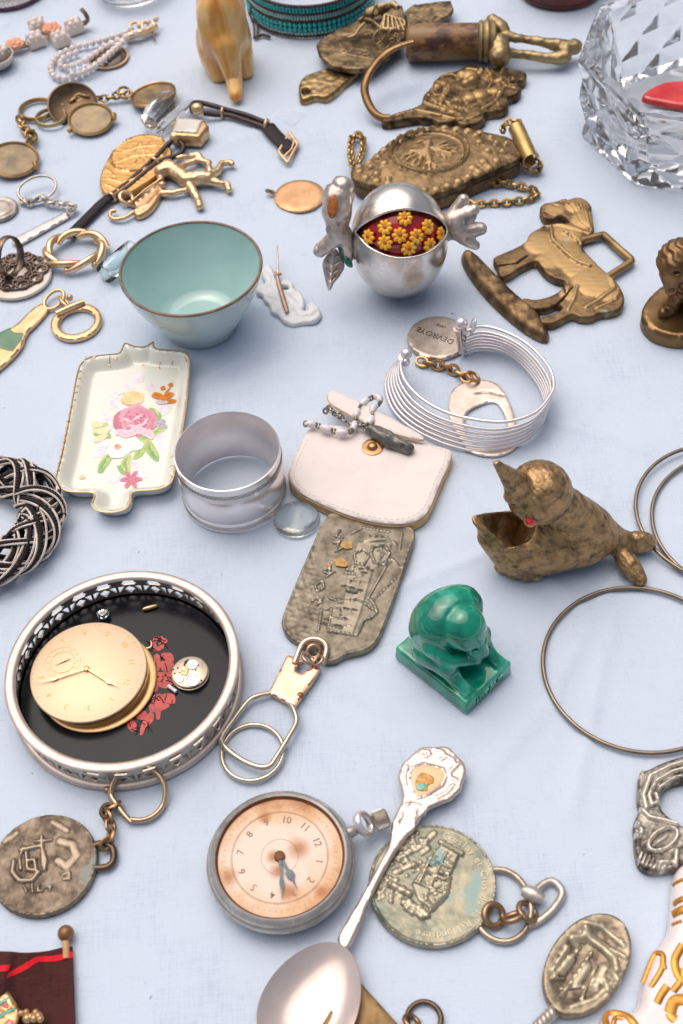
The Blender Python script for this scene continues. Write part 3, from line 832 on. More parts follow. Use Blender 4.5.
def token_keyring():
    c = P(*CZ((232, 124))[0], 2.0); R = 104/3.415/kpx(c)
    t = Thing('token_keyring', 'round engraved silver name tag chained to a cut out shopping trolley token', 'keyring', [c[0], c[1], 0])
    o = circ(c, R, 60)
    t.part('disc', relief(o, 2.0, edge=.5, sp=1.1, hfn=lambda v: .05*vnoise(v, 3, 4)), metal('name tag', rgb('d2c6ba'), rgb('a3968a'), .38, .06, .2, 900, 140))
    a, b = P(*CZ((290, 146))[0], 2), P(*CZ((155, 96))[0], 2); M = tex_dir(a, b)
    t.part('lettering', text('DEVROYE', 4.4, .08, M, (a+b)/2+[0, 0, .06], spacing=1.0), DARKM)
    t.part('small_lettering', join(text('LIEGE', 2.0, .05, M, P(*CZ((243, 88))[0], 2)+[0, 0, .06]), text('14', 2.2, .05, M, P(*CZ((285, 48))[0], 2)+[0, 0, .06])), DARKM)
    t.part('chain', chain([P(*q, 1.6) for q in CZ((165, 205), (190, 215), (235, 222), (270, 232), (305, 248), (340, 272))], 5.6, 4.2, .75, 14), metal('copper chain', rgb('c79a6a'), rgb('7c5433'), .3, .1, .2, 800, 150))
    t.part('jump_ring', torus(P(*CZ((353, 262))[0], 3), 3.0, .7, 24, 8, (.5, .1, .8)), metal('copper ring', rgb('c98f55'), rgb('80532f'), .3, .1, .2, 800, 150))
    o = PP(CZ((270, 345), (282, 305), (330, 276), (400, 272), (445, 295), (482, 360), (502, 440), (498, 500), (430, 530), (345, 516), (308, 470), (274, 400)), 1.4)
    h = PP(CZ((322, 420), (334, 378), (380, 353), (428, 348), (456, 380), (472, 440), (460, 490), (400, 502), (350, 482)), 1.4)
    sl = PP(CZ((362, 318), (400, 312), (456, 326)), 1.4)
    t.part('token', relief(o, 1.4, edge=.35, sp=.8, holes=[h], strokes=[(sl, .8, -.9)]), metal('trolley token', rgb('e9d9cf'), rgb('c9b4a6'), .34, .06, .1, 900, 140))
token_keyring()

# ------------------------------------------------------------------ clear glass disc
def glass_disc():
    c = P(297, 521); R = 22.8/kpx(c)
    single('glass_cabochon', 'clear glass disc beside the napkin ring, half under the white purse', 'glass disc', lathe([(.001, 0), (R-1, 0), (R, 1.0), (R-.6, 2.2), (R*.6, 3.0), (.001, 3.3)], c, 48), FROST)
glass_disc()

# ------------------------------------------------------------------ brass chick
def chick():
    Bz = zoom(460, 440, 683, 600); y0 = P(563, 558)[1]
    q = lambda x, y, d=0: PY(*Bz((x, y))[0], y0+d)
    g = lambda x, y, z: P(*Bz((x, y))[0], z)
    hd = q(243, 161); bodyc = q(300, 300)
    def fn(p):
        head = ell(p, hd, (12.2, 12.0, 12.3))
        body = sun_(4, ell(p, q(255, 310, 0), (15.5, 13.0, 13.4)), ell(p, q(355, 300, 0), (14.5, 11.5, 12)), cap(p, q(430, 288, 0), q(490, 308, 0), 7.2, 4.6), cap(p, q(310, 205, 0), q(400, 255, 0), 8.5, 7.5))
        cone = smin(cap(p, q(58, 244, -1), q(175, 305, 0), 2.6, 12.6), cap(p, q(95, 300, -2), q(170, 345, -2), 5.0, 9.0), 3)
        inn = smin(cap(p, q(72, 240, -1), q(150, 266, -1), 1.2, 8.0), cap(p, q(112, 235, -1), q(215, 290, 1), 4.8, 7.8), 2)
        A, B, C = q(40, 236, 0), q(132, 184, 9), q(158, 332, -10)
        nn = np.cross(C-A, B-A); nn = nn/np.linalg.norm(nn)*(1 if nn[2] > 0 else -1)
        cut = (p-A) @ nn
        body = smin(body, smax(cone, cut, .9), 2.0)
        d = smax(body, -np.maximum(inn, cut-6), .9)
        d = smin(d, head, 1.0)
        up_ = smin(cap(p, q(180, 142, -3), q(113, 73, -5), 5.2, 1.3), cap(p, q(182, 168, -5), q(158, 172, -6), 4.0, 2.8), 2.0)
        d = smin(d, up_, 1.4)
        cav = inn
        fin1 = ell(p, (g(520, 308, 7)+g(572, 318, 4))/2, (7.5, 4.0, 5), rotm((0, 1, 0), .25))
        fin2 = capx(p, [g(485, 330, 7), g(520, 385, 4.5), g(550, 425, 2.6)], [3.5, 4.3, 3.0])
        d = sun_(2, d, fin1, fin2)
        for (a, b) in ((130, 386), (165, 402), (205, 410), (235, 408)): d = smin(d, ell(p, g(a, b, 2.0), (3.2, 3.4, 2.2)), 1.0)
        x = p-hd
        tx = .2*np.sin(p[:, 0]*1.5+np.sin(p[:, 2]*1.1)*1.5+p[:, 1]*.8)*np.sin(p[:, 2]*2.0+p[:, 0]*1.1)
        d = d+np.where(cav < 1.0, 0, tx)
        return smax(d, -(p[:, 2]-.02), .2)
    lo, hi = np.array([1e9]*3), np.array([-1e9]*3)
    for c, r in ((hd, 13), (bodyc, 20), (q(50, 240), 10), (g(572, 318, 4), 12), (g(550, 425, 2), 6), (q(112, 78), 5)):
        lo = np.minimum(lo, c-r-[0, 6, 3]); hi = np.maximum(hi, c+r+[0, 4, 6])
    lo[2] = -.6
    m = sdf_mesh(fn, lo, hi, .6)
    t = Thing('brass_chick', 'brass baby bird with a gaping open beak and a red eye', 'figurine', [bodyc[0], y0, 0])
    t.part('body', m, BIRD_B, ang=None)
    e = march(fn, *Bz((216, 246))[0])
    n = unit(CAM-e)
    t.part('eye', lathe([(2.1, -.6), (2.1, .3), (1.4, 1.0), (.001, 1.15)], e, 10, frame(n)), REDGEM, ang=20)
    t.part('eye_rim', torus(e+n*.1, 2.2, .4, 20, 6, n), BIRD_B)
chick()

# ------------------------------------------------------------------ three thin hoops
R0 = 35.6
HG = 'thin metal bangle hoops at the right edge'
def hoop(label, c, nrm=(0, 0, 1), r=.85):
    single('bangle_hoop', label, 'bangle', torus(c, R0, r, 160, 8, nrm), HOOPM, HG, origin=[c[0], c[1], 0])
hoop('whole thin metal hoop lying flat, lowest of the three at the right edge', P(640.5, 666.5, .9))
hoop('thin metal hoop whose edge reaches the tail of the brass bird', P(726, 512, 1.9), (.015, -.01, 1))
hoop('thin metal hoop crossing under another one, farthest right beside the brass bird', P(743, 522, .9))

# ------------------------------------------------------------------ braided bracelet
def braid():
    # spine traced on the cloth, continuing past the frame to a closed oval
    c = P(-28, 533, 0); ax, ay = 76/2.45, 26.0
    t = Thing('braided_bracelet', 'bracelet braided of black beaded cords and silvery leather strands', 'bracelet', c)
    n = 220; a = np.arange(n)*2*PI/n
    sp = np.stack([c[0]+ax*np.cos(a), c[1]+ay*np.sin(a), np.full(n, 7.0)], 1)
    out = np.stack([np.cos(a)*ay, np.sin(a)*ax, 0*a], 1); out /= np.linalg.norm(out, axis=1)[:, None]
    up = np.array([0, 0, 1.0])
    rs_ = random.Random(3)
    def strand(kind, ph, turns, rr_, w0, lift, k):
        th = a*turns+ph+.35*np.sin(a*3+k*1.7)
        w = w0*(1+.14*np.sin(a*5+k*2.1))
        path = sp+out*(np.cos(th)*8.6*w)[:, None]+up*(np.sin(th)*4.6*w+lift*np.sin(a*turns*2+k))[:, None]
        path[:, 2] = np.maximum(path[:, 2], rr_)
        if kind == 'black':
            q = resample(path, 1.35, True)
            t.part('beaded_cord', join(*[ball(x, (1.25, 1.25, 1.2), 6) for x in q if x[0] > c[0]-4]), BLACKCORD)
        else: t.part('leather_strand', tube(path, rr_, 6, True), CORDWHITE)
    for k in range(6):
        ph = 2*PI*k/6
        strand('black', ph, 3, 1.3, 1.0, .8, k); strand('white', ph+.22, 3, .5, 1.06, .8, k); strand('white', ph-.24, 3, .5, 1.05, .8, k+.3)
    for k in range(5):
        ph = 2*PI*k/5+.5
        strand('black', ph, -3, 1.3, .92, 1.4, k+5); strand('white', ph+.22, -3, .5, .97, 1.4, k+5); strand('white', ph-.24, -3, .5, .97, 1.4, k+5.2)
braid()
# ------------------------------------------------------------------ pierced coaster with its contents
def wrap_wall(m_flat, R, c, th):
    V = np.asarray(m_flat[0]); a = V[:, 0]/R
    out = []
    for r in (R, R-th): out.append(np.column_stack([c[0]+r*np.cos(a), c[1]+r*np.sin(a), V[:, 1]+c[2]]))
    return out
def coaster():
    zr = 14.0; cc = P(122, 665.5, zr); c = np.array([cc[0], cc[1], 0]); R = 43.3
    t = Thing('coaster_dish', 'round silver coaster with a pierced gallery wall and a black floor with red flowers', 'coaster', c)
    t.part('rim', lathe([(R-4.1, zr-1.0), (R-3.8, zr-.2), (R-2.9, zr+.2), (R-1.3, zr+.25), (R-.4, zr+.05), (R, zr-.4), (R-.3, zr-1.0), (R-1.4, zr-1.2), (R-2.8, zr-1.2)], c, 160, close=True), WARMSIL)
    t.part('foot_ring', lathe([(R-3.4, 0), (R-.3, 0), (R+.2, .7), (R-.2, 1.5), (R-1.6, 2.0), (R-3.4, 2.0)], c, 160, close=True), WARMSIL)
    # wall: one period of the gallery pattern, cut flat, then rolled
    Rw = R-1.7; NP = 26; w = 2*PI*Rw/NP; z0, z1 = 1.6, zr-1.0; H = z1-z0
    o = np.array([(0, z0), (w, z0), (w, z1), (0, z1)], float)
    def poly(p): return np.array([(w*x, z0+H*y) for x, y in p])
    holes = [poly([(.28, .56), (.72, .56), (.84, .64), (.70, .74), (.76, .93), (.24, .93), (.30, .74), (.16, .64)]),
             poly([(.05, .14), (.32, .49), (.05, .49)]), poly([(.95, .14), (.95, .49), (.68, .49)]), poly([(.28, .33), (.5, .49), (.72, .33), (.5, .1)])]
    fl = relief(o, 0.1, edge=.01, sp=.9, holes=holes, smooth=False, step=.55)
    V = np.asarray(fl[0]); top = np.abs(V[:, 2]-.1) < .2
    nv = len(V)//1
    Vs, Fs, n = [], [], 0
    tri = [f for f in fl[1] if len(f) == 3]
    cnt = {}
    for f in tri:
        for i in range(3): cnt[(f[i], f[(i+1) % 3])] = 1
    be = [e for e in cnt if (e[1], e[0]) not in cnt]
    for k in range(NP):
        a = (V[:, 0]+k*w)/Rw
        for r in (Rw, Rw-.7): Vs.append(np.column_stack([c[0]+r*np.cos(a), c[1]+r*np.sin(a), V[:, 1]]))
        N1 = len(V)
        Fs += [(n+f[0], n+f[1], n+f[2]) for f in tri]+[(n+N1+f[2], n+N1+f[1], n+N1+f[0]) for f in tri]
        Fs += [(n+e[1], n+e[0], n+N1+e[0], n+N1+e[1]) for e in be]
        n += 2*N1
    t.part('gallery_wall', (np.vstack(Vs), Fs), SILVER_T, ang=30)
    t.part('floor', lathe([(.001, 2.0), (Rw-.6, 2.0), (Rw-.5, 1.2), (.001, 1.0)], c, 120, caps=False), BLACKG)
    Z = zoom(120, 600, 230, 760); rp = []
    def pp(*q): a = PP(Z(*q), 2.02)[:, :2]; a = a.mean(0)+(a-a.mean(0))*1.16; rp.append(flat(resample(cr(a, 5, True), .5, True), 2.015+.001*len(rp), .03))
    pp((215, 350), (240, 345), (250, 400), (232, 440), (218, 400)); pp((262, 338), (300, 330), (325, 345), (325, 380), (280, 372))
    pp((262, 385), (325, 392), (318, 430), (275, 440), (258, 420)); pp((225, 455), (268, 450), (312, 445), (308, 475), (240, 500), (220, 490))
    pp((250, 508), (312, 486), (318, 522), (285, 545), (240, 530)); pp((215, 500), (235, 510), (228, 560), (205, 560))
    pp((208, 598), (262, 590), (262, 628), (215, 650)); pp((272, 588), (330, 590), (332, 640), (272, 625)); pp((215, 662), (268, 640), (300, 660), (240, 692), (208, 690)); pp((225, 700), (250, 690), (245, 735), (228, 735))
    pp((60, 740), (88, 752), (100, 790), (80, 812), (50, 785)); pp((112, 700), (150, 688), (165, 720), (140, 740), (108, 730)); pp((150, 740), (192, 705), (204, 745), (165, 790), (140, 830), (128, 815)); pp((185, 655), (205, 650), (205, 690), (185, 690))
    for i in range(9):
        a = i*.72; x, y = 238+38*math.cos(a)*(.5+.08*i), 275+42*math.sin(a)*(.5+.06*i)
        pp(*[(x+16*math.cos(b), y+14*math.sin(b)) for b in np.arange(6)*1.05+i])
    fl_ = t.part('red_flowers', join(*rp), REDPAINT)
    rl = random.Random(6); ln = []
    for _ in range(46):
        x, y = rl.choice(((rl.uniform(200, 325), rl.uniform(335, 560)), (rl.uniform(205, 330), rl.uniform(590, 690)), (rl.uniform(60, 200), rl.uniform(690, 815)), (rl.uniform(180, 285), rl.uniform(225, 310))))
        a_ = rl.uniform(0, 3.1); d_ = rl.uniform(14, 34)
        ln.append(tube([P(*Z((x-d_*math.cos(a_), y-d_*math.sin(a_)))[0], 2.12), P(*Z((x+rl.uniform(-6, 6), y+rl.uniform(-6, 6)))[0], 2.12), P(*Z((x+d_*math.cos(a_), y+d_*math.sin(a_)))[0], 2.12)], .17, 5))
    t.part('black_linework', join(*ln), BLACKG, fl_)
WARMSIL = metal('warm silver', rgb('d9cbc2'), rgb('ab9b91'), .4, .08, .1, 700, 110, contrast=.9)
coaster()
def dial_watch():
    c = P(88.3, 670.8, 8.8); c0 = np.array([c[0], c[1], 2.05]); R = 21.8
    t = Thing('watch_movement', 'gold faced pocket watch movement without its case, lying in the coaster', 'watch movement', c0)
    o = np.array([1.8, -1.2, 0])
    t.part('lower_plate', lathe([(.001, 2.1), (R-.3, 2.1), (R+.1, 2.5), (R+.1, 3.1), (R-.5, 3.5), (R-3, 3.3), (.001, 3.3)], [c0[0]+2.6, c0[1]-1.0, 0], 96), GILT)
    t.part('movement_plate', lathe([(.001, 3.4), (R-1.6, 3.4), (R-1.4, 4.6), (R-2.2, 5.0), (R-1.0, 5.4), (R-.9, 7.2), (.001, 7.2)], [c0[0]+1.2, c0[1]-.4, 0], 96), BRASS_Y)
    dl = t.part('dial', lathe([(.001, 7.3), (R-.4, 7.3), (R, 7.8), (R-.1, 8.5), (R-.5, 8.75), (.001, 8.8)], [c[0], c[1], 0], 128), GOLD_DIAL)
    Z = zoom(20, 610, 160, 740); ctr = P(*Z((326, 290))[0], 8.8); s = P(*Z((208, 254))[0], 8.8)
    d12 = -(s-ctr)[:2]; a12 = math.atan2(d12[1], d12[0]); ms = []
    for k in range(12):
        n = k if k else 12
        if n == 6: continue
        a = a12-k*PI/6; ms.append(text(str(n), 3.0, .06, rotm((0, 0, 1), a-PI/2), (ctr[0]+16.6*math.cos(a), ctr[1]+16.6*math.sin(a), 8.82)))
        for j in range(5): pass
    t.part('numerals', join(*ms), metal('gilt numerals', rgb('bd9058'), rgb('926a3c'), .3, .05, 0, 800, 100), dl)
    mk = []
    for k in range(60):
        a = k*PI/30; L = .5 if k % 5 else 1.1
        mk.append(box((ctr[0]+20.2*math.cos(a), ctr[1]+20.2*math.sin(a), 8.8), (L, .14, .06), rotm((0, 0, 1), a)))
    for k in range(12):
        a = k*PI/6; mk.append(box((s[0]+5.6*math.cos(a), s[1]+5.6*math.sin(a), 8.8), (.9, .2, .06), rotm((0, 0, 1), a)))
    t.part('minute_marks', join(*mk), metal('dial marks', rgb('b98e5c'), rgb('9a7040'), .4, .05, 0, 800, 100), dl)
    sd_ = t.part('seconds_dial', join(torus(s+[0, 0, .02], 4.6, .13, 40, 6), torus(s+[0, 0, .02], 6.6, .08, 40, 6)), GILT, dl)
    t.part('seconds_hand', tube([s+[-2.6, -1.1, .4], s+[.6, .2, .4], s+[3.0, 1.2, .4]], [.1, .3, .12], 6), GOLD, dl)
    def hand(tip, dm, w):
        a = ctr+[0, 0, .9]; b = P(*Z(tip)[0], 9.6); m = P(*Z(dm)[0], 9.6); u = unit(b-a)
        n_ = np.array([-u[1], u[0], 0]); d1 = w*1.9
        pts = [a+n_*w*.5, m-u*1.6+n_*w*.5, m+n_*d1*.7, m+u*1.6+n_*w*.4, b, m+u*1.6-n_*w*.4, m-n_*d1*.7, m-u*1.6-n_*w*.5, a-n_*w*.5]
        return flat(np.array(pts), 9.5, .22)
    t.part('hour_hand', hand((490, 376), (432, 350), .62), GOLD)
    t.part('minute_hand', hand((80, 356), (166, 336), .55), GOLD)
    t.part('hand_hub', lathe([(1.1, 8.7), (1.1, 9.9), (.7, 10.1), (.001, 10.1)], [ctr[0], ctr[1], 0], 20), GILT)
dial_watch()
def small_movement():
    c = P(189.6, 671, 5.2); R = 7.0; c[2] = 2.05
    t = Thing('small_watch_movement', 'tiny round silver watch movement with jewels on the black coaster floor', 'watch movement', c)
    b = [c[0], c[1], 0]
    t.part('main_plate', lathe([(.001, 2.1), (R-.4, 2.1), (R, 2.5), (R, 3.1), (R-.6, 3.4), (R-.2, 3.6), (R-.2, 4.6), (R-.6, 4.9), (.001, 4.9)], b, 60), metal('movement plate', rgb('d8c8b0'), rgb('a08c72'), .35, .1, .2, 900, 260))
    Z = zoom(120, 600, 230, 760); q = lambda x, y, z=5.0: P(*Z((x, y))[0], z)
    t.part('balance_wheel', join(torus(q(452, 496, 5.4), 2.5, .22, 32, 6), ball(q(452, 496, 5.2), (2.2, 2.2, .25), 16)), SILVER_B)
    t.part('ratchet_wheel', lathe([(.001, 0), (1.5, 0), (1.6, .3), (1.3, .45), (.001, .45)], q(372, 490, 4.95), 24), SILVER_B)
    t.part('barrel_wheel', lathe([(.001, 0), (2.1, 0), (2.2, .25), (1.8, .4), (.001, .4)], q(450, 400, 4.95), 24), SILVER)
    t.part('gold_bridge', relief(PP(Z((375, 455), (385, 430), (402, 440), (405, 400), (420, 395), (425, 430), (415, 465)), 5.3), .5, 4.95, .15, .4), GOLD)
    t.part('cut_out', flat(PP(Z((395, 410), (400, 380), (425, 365), (428, 385), (408, 412)), 5), 4.92, .05), BLACKG)
    j = [ball(q(x, y, 4.95), (.38, .38, .25), 8) for x, y in ((340, 455), (372, 450), (486, 405), (470, 435), (330, 430), (358, 422), (505, 500))]
    t.part('jewels', join(*j), glaze('ruby jewels', rgb('7d2a58'), rgb('a8386e'), .1, 200, 0, .8))
small_movement()
def coaster_bits():
    Z = zoom(0, 560, 250, 790); c = P(*Z((282, 149))[0], 4)
    single('clear_rhinestone', 'loose sparkling round rhinestone against the coaster wall above the gold dial', 'rhinestone', lathe([(.001, 2.1), (1.4, 2.8), (2.5, 4.6), (1.7, 5.7), (.001, 5.8)], [c[0], c[1], 0], 9), glass('rhinestone glass', (1, 1, 1), .0, 1.9), ang=5)
    a, b = P(*Z((390, 135))[0], 3.0), P(*Z((430, 124))[0], 3.0)
    single('gold_spring_bar', 'tiny gold bar on the black coaster floor by the far wall', 'watch pin', join(tube([a, a*.85+b*.15, a*.5+b*.5, a*.1+b*.9, b], [.5, .85, .9, .85, .5], 10)), GOLD)
    a, b = P(*Z((460, 344))[0], 2.9), P(*Z((482, 360))[0], 2.9)
    single('small_steel_pin', 'tiny white metal pin beside the small watch movement', 'watch pin', tube([a, (a+b)/2, b], [.8, .7, .8], 8), WHITEM)
    c = P(*Z((405, 232))[0], 3)
    single('gold_wire_loop', 'tiny bent gold wire between the gold dial and the red flowers', 'wire', tube(cr([c+[-1, -1.6, 0], c+[1, -1, 0], c+[1.3, .6, .3], c+[.8, 1.8, 0]], 6), .3, 6), GOLD)
coaster_bits()

# ------------------------------------------------------------------ castle keyring
def castle_keyring():
    Z = zoom(210, 500, 430, 790); T = 3.0
    o = PP(Z((383, 40), (460, 50), (560, 72), (622, 82), (636, 105), (626, 150), (590, 255), (548, 370), (525, 425), (500, 455), (470, 470), (420, 482), (385, 500), (350, 498), (318, 468), (280, 448), (245, 425), (226, 395), (224, 365), (250, 295), (290, 200), (325, 120), (352, 62)), T)[:, :2]
    oc = resample(cr(o, 6, True), 1, True)
    K = zoom(270, 515, 420, 670)
    q = lambda *p: PP(K(*p), T)[:, :2]
    body = q((330, 400), (345, 290), (395, 120), (560, 120), (540, 200), (470, 260), (420, 440), (380, 550), (265, 530), (290, 400))
    st = []
    L = lambda p, r=.45, h=.55: st.append((q(*p), r, h))
    # towers, windows, roofs and the path round the castle
    for y0 in range(6):
        x = 420-y0*22; y = 300+y0*42
        L(((x-60, y), (x+10, y+12)), .35, .5)
    L(((395, 385), (440, 410), (490, 445), (460, 470), (430, 480), (395, 550), (265, 530)), .5, .9); L(((490, 445), (470, 400), (445, 380)), .5, .8)
    L(((450, 375), (520, 250), (555, 200)), .4, .6); L(((470, 390), (590, 270)), .35, .5); L(((555, 200), (600, 245), (640, 130)), .4, .5); L(((560, 120), (590, 160), (600, 80)), .4, .5)
    L(((220, 525), (235, 430), (280, 430), (265, 530)), .45, .8); L(((225, 470), (262, 478)), .3, .6); L(((228, 490), (262, 498)), .3, .6)
    L(((470, 150), (520, 140), (545, 180), (520, 230), (475, 220), (460, 180), (470, 150)), .5, .9); L(((490, 165), (520, 180), (495, 205)), .4, .7)
    L(((385, 180), (430, 160), (450, 190), (430, 230), (390, 225), (385, 180)), .45, .8); L(((400, 250), (450, 240)), .4, .7); L(((430, 120), (540, 110)), .4, .7); L(((445, 95), (530, 100)), .35, .6); L(((360, 90), (420, 60), (540, 80)), .5, .7)
    for (x, y) in ((340, 320), (375, 330), (410, 340), (345, 385), (380, 385), (350, 425), (385, 430), (340, 470), (330, 505), (300, 500), (360, 350), (430, 260), (460, 250)): st.append((q((x-12, y), (x+12, y+4)), .55, -.55))
    # column of raised marks down the left side
    for p in (((320, 70), (300, 100), (330, 105)), ((290, 130), (320, 120), (305, 150)), ((300, 170), (330, 150)), ((245, 255), (275, 240), (270, 270), (245, 262)), ((205, 320), (240, 300), (245, 335), (215, 350), (205, 320)), ((190, 395), (215, 375), (235, 400)), ((215, 410), (240, 380)), ((270, 380), (300, 390)), ((255, 285), (290, 260)), ((335, 265), (385, 275)), ((350, 250), (375, 260))): L(p, .5, .8)
    rt = random.Random(5)
    for _ in range(46):                       # masonry and foliage on the castle
        x, y = rt.uniform(290, 540), rt.uniform(110, 520)
        if inside(q((x, y)), body)[0]: st.append((q((x, y), (x+rt.uniform(-26, 26), y+rt.uniform(-14, 14))), .34, rt.choice((.5, .6, -.5))))
    inner = o.mean(0)+(o-o.mean(0))*.93
    L2 = resample(cr(inner, 6, True), 1.2, True)
    def hfn(v):
        h = polyraise(v, body, .35, .8)
        d = segdist(v, oc)
        h = h+.28*(1-sst((d-.6)/1.0))
        left = sst((np.abs(v[:, 0]-o[:, 0].mean()+6)-2)/4)*(v[:, 0] < o[:, 0].mean()-2)
        return h+left*.16*vnoise(v, 1.3, 11)+.02*vnoise(v, 2.2, 6)
    t = Thing('castle_keyring', 'large pewter keyring fob embossed with a castle, tucked under the white purse', 'keyring', [o[:, 0].mean(), o[:, 1].mean(), 0])
    fob = t.part('fob', relief(o, T, edge=.6, sp=.5, strokes=st, hfn=hfn, step=.5), PEWTER)
    oz = [flat(q(*p), T+.45, .12) for p in (((330, 120), (372, 125), (375, 155), (345, 158), (322, 145)), ((290, 205), (330, 195), (358, 230), (345, 240), (300, 235)), ((255, 225), (285, 222), (270, 250)))]
    t.part('ochre_stain', join(*oz), glaze('ochre deposit', rgb('a8793c'), rgb('c79a58'), .5, 300, .3), fob)
    # clasp, wire ring and split ring
    z = 3.2; g = lambda x, y, h=z: P(*Z((x, y))[0], h)
    loop = cr([g(262, 505, 4), g(285, 450, 5), g(312, 432, 5.5), (g(345, 436, 5.5)), g(362, 460, 5), g(350, 510, 4)], 8)
    t.part('clasp_loop', tube(loop, 1.15, 8), ROSE_N)
    lk = [torus(g(305, 495, 4.5), 2.6, .7, 20, 8, (.6, .3, .6)), torus(g(335, 500, 4.2), 2.3, .7, 20, 8, (-.5, .3, .7)), torus(g(322, 470, 4.2), 2.4, .7, 20, 8, (.1, -.6, .7))]
    t.part('clasp_links', join(*lk), metal('clasp links', rgb('cfae94'), rgb('5d4634'), .3, .1, .2, 800, 140))
    pl = PP(Z((240, 478), (345, 520), (330, 545), (262, 640), (182, 596)), 3.6)[:, :2]
    hole = PP(Z((275, 503), (305, 496), (318, 510), (285, 538), (266, 528)), 3.6)[:, :2]
    t.part('clasp_plate', relief(pl, 2.4, 1.2, .4, .9, smooth=False, bottom=True, holes=[hole]), ROSE_N)
    t.part('clasp_rivet', ball(g(280, 606, 3), (1.4, 1.4, 1.0), 10), metal('rivet', rgb('a06a48'), rgb('6a4028'), .4, .1, .2, 800, 140))
    w = cr([g(190, 600, 2.4), g(150, 608), g(118, 625), g(75, 680), (g(38, 735)), g(45, 765), g(95, 805), g(150, 828), g(185, 825), g(205, 800), g(245, 735), g(268, 690), g(262, 655), g(248, 630, 2.4)], 8)
    t.part('wire_ring', tube(w, 1.05, 8), NICKEL)
    c = g(132, 784, 1.3); u = 96/3.1045/kpx(c)
    a = np.linspace(0, 4*PI, 120); sr = np.stack([c[0]+u*np.cos(a), c[1]+u*1.02*np.sin(a), .9+a*.9/(4*PI)], 1)
    t.part('split_ring', tube(sr, .8, 8), NICKEL)
castle_keyring()

# ------------------------------------------------------------------ green glazed figure
def green_figure():
    Z = zoom(380, 570, 530, 730); p = lambda x, y, z=0: P(*Z((x, y))[0], z)
    Lc, Fc, Rc = p(60, 396), p(390, 662), p(606, 466)
    u = unit(Fc-Lc); v = np.array([-u[1], u[0], 0.0])
    lu = np.linalg.norm(Fc-Lc); lv = (Rc-Fc) @ v
    c = (Lc+Rc)/2; M = np.stack([u, v, [0, 0, 1]], 1)
    H = 7.0
    W = lambda a, b, z: c+u*a+v*b+np.array([0, 0, z])
    def fn(q):
        l = (q-c) @ M
        tp = .06*(l[:, 2])
        d = np.stack([np.abs(l[:, 0])-(lu/2-1.2)+tp, np.abs(l[:, 1])-(lv/2-1.2)+tp, np.abs(l[:, 2]-H/2)-(H/2-1.2)], 1)
        base = np.linalg.norm(np.maximum(d, 0), axis=1)+np.minimum(d.max(1), 0)-1.2
        E_ = lambda x, y, z, r: ell(l, (x, y, z), r)
        K = lambda pts, rs: capx(l, [np.array(a, float) for a in pts], rs)
        z = H
        back = smin(E_(-6.0, 0, z+12, (11.5, 12.2, 15)), E_(-3.5, 1.8, z+19.5, (10.0, 14.0, 10.5)), 3)
        head = E_(3.6, .8, z+21, (8.3, 8.4, 8.6))
        back = smax(back, -E_(3.7, .8, z+21, (8.5, 8.6, 8.8)), 2.2)
        muz = smin(E_(9.6, .8, z+15.4, (4.4, 4.2, 3.9)), E_(11.8, .8, z+13.4, (2.9, 3.3, 2.3)), 1.4)
        brow = K([(9.6, -3.9, z+19), (10.9, .8, z+19.4), (9.6, 5.4, z+19)], [1.2, 1.3, 1.2])
        head = sun_(1.6, head, muz, brow)
        head = smax(head, -ell(l, (14.2, .8, z+13.2), (1.8, 2.8, .5)), .3)
        for s in (-1, 1): head = smax(head, -ell(l, (11.6, .8+s*2.5, z+17.6), (1.3, 1.2, .8)), .4)
        d_ = smin(back, head, 1.3)
        for s in (-1, 1):
            leg = K([(-5, s*8.0, z+6), (5.0, s*9.0, z+8.6)], [5.8, 4.2])
            shin = K([(5.0, s*8.9, z+7.2), (9, s*8.6, z+3.0), (12.8, s*8.4, z+1.6)], [3.7, 2.8, 2.1])
            arm = K([(-1, s*10.5, z+15.5), (5.5, s*8.6, z+11.5), (10.0, .8+s*3.6, z+10.4), (12.2, .8+s*2.0, z+11.2)], [3.6, 2.8, 2.2, 1.9])
            d_ = smin(d_, smin(leg, shin, 1.2), .8); d_ = smin(d_, arm, .7)
            for k in (-1, 0, 1): d_ = smin(d_, K([(12.8, s*8.4+k*1.5, z+1.5), (15.6, s*8.4+k*1.8, z+.9)], [1.0, .75]), .35)
        d_ = smin(d_, base, .9)
        return d_+.10*vnoise(l, 5, 3)
    lo = c-np.array([27, 27, 0]); hi = c+np.array([27, 27, 46]); lo[2] = -.6
    t = Thing('glazed_monkey', 'crouching green glazed ceramic monkey on a rectangular base with raised letters', 'figurine', c)
    t.part('body', sdf_mesh(fn, lo, hi, .62), GREEN_T, ang=None)
    Mt = np.stack([v, [0, 0, 1], u], 1)
    lt = text('JETAVE', 4.6, .45, Mt, W(lu/2-.15, 0, H/2-.1), spacing=1.05, bold=.03)
    t.part('lettering', lt, GREEN_T)
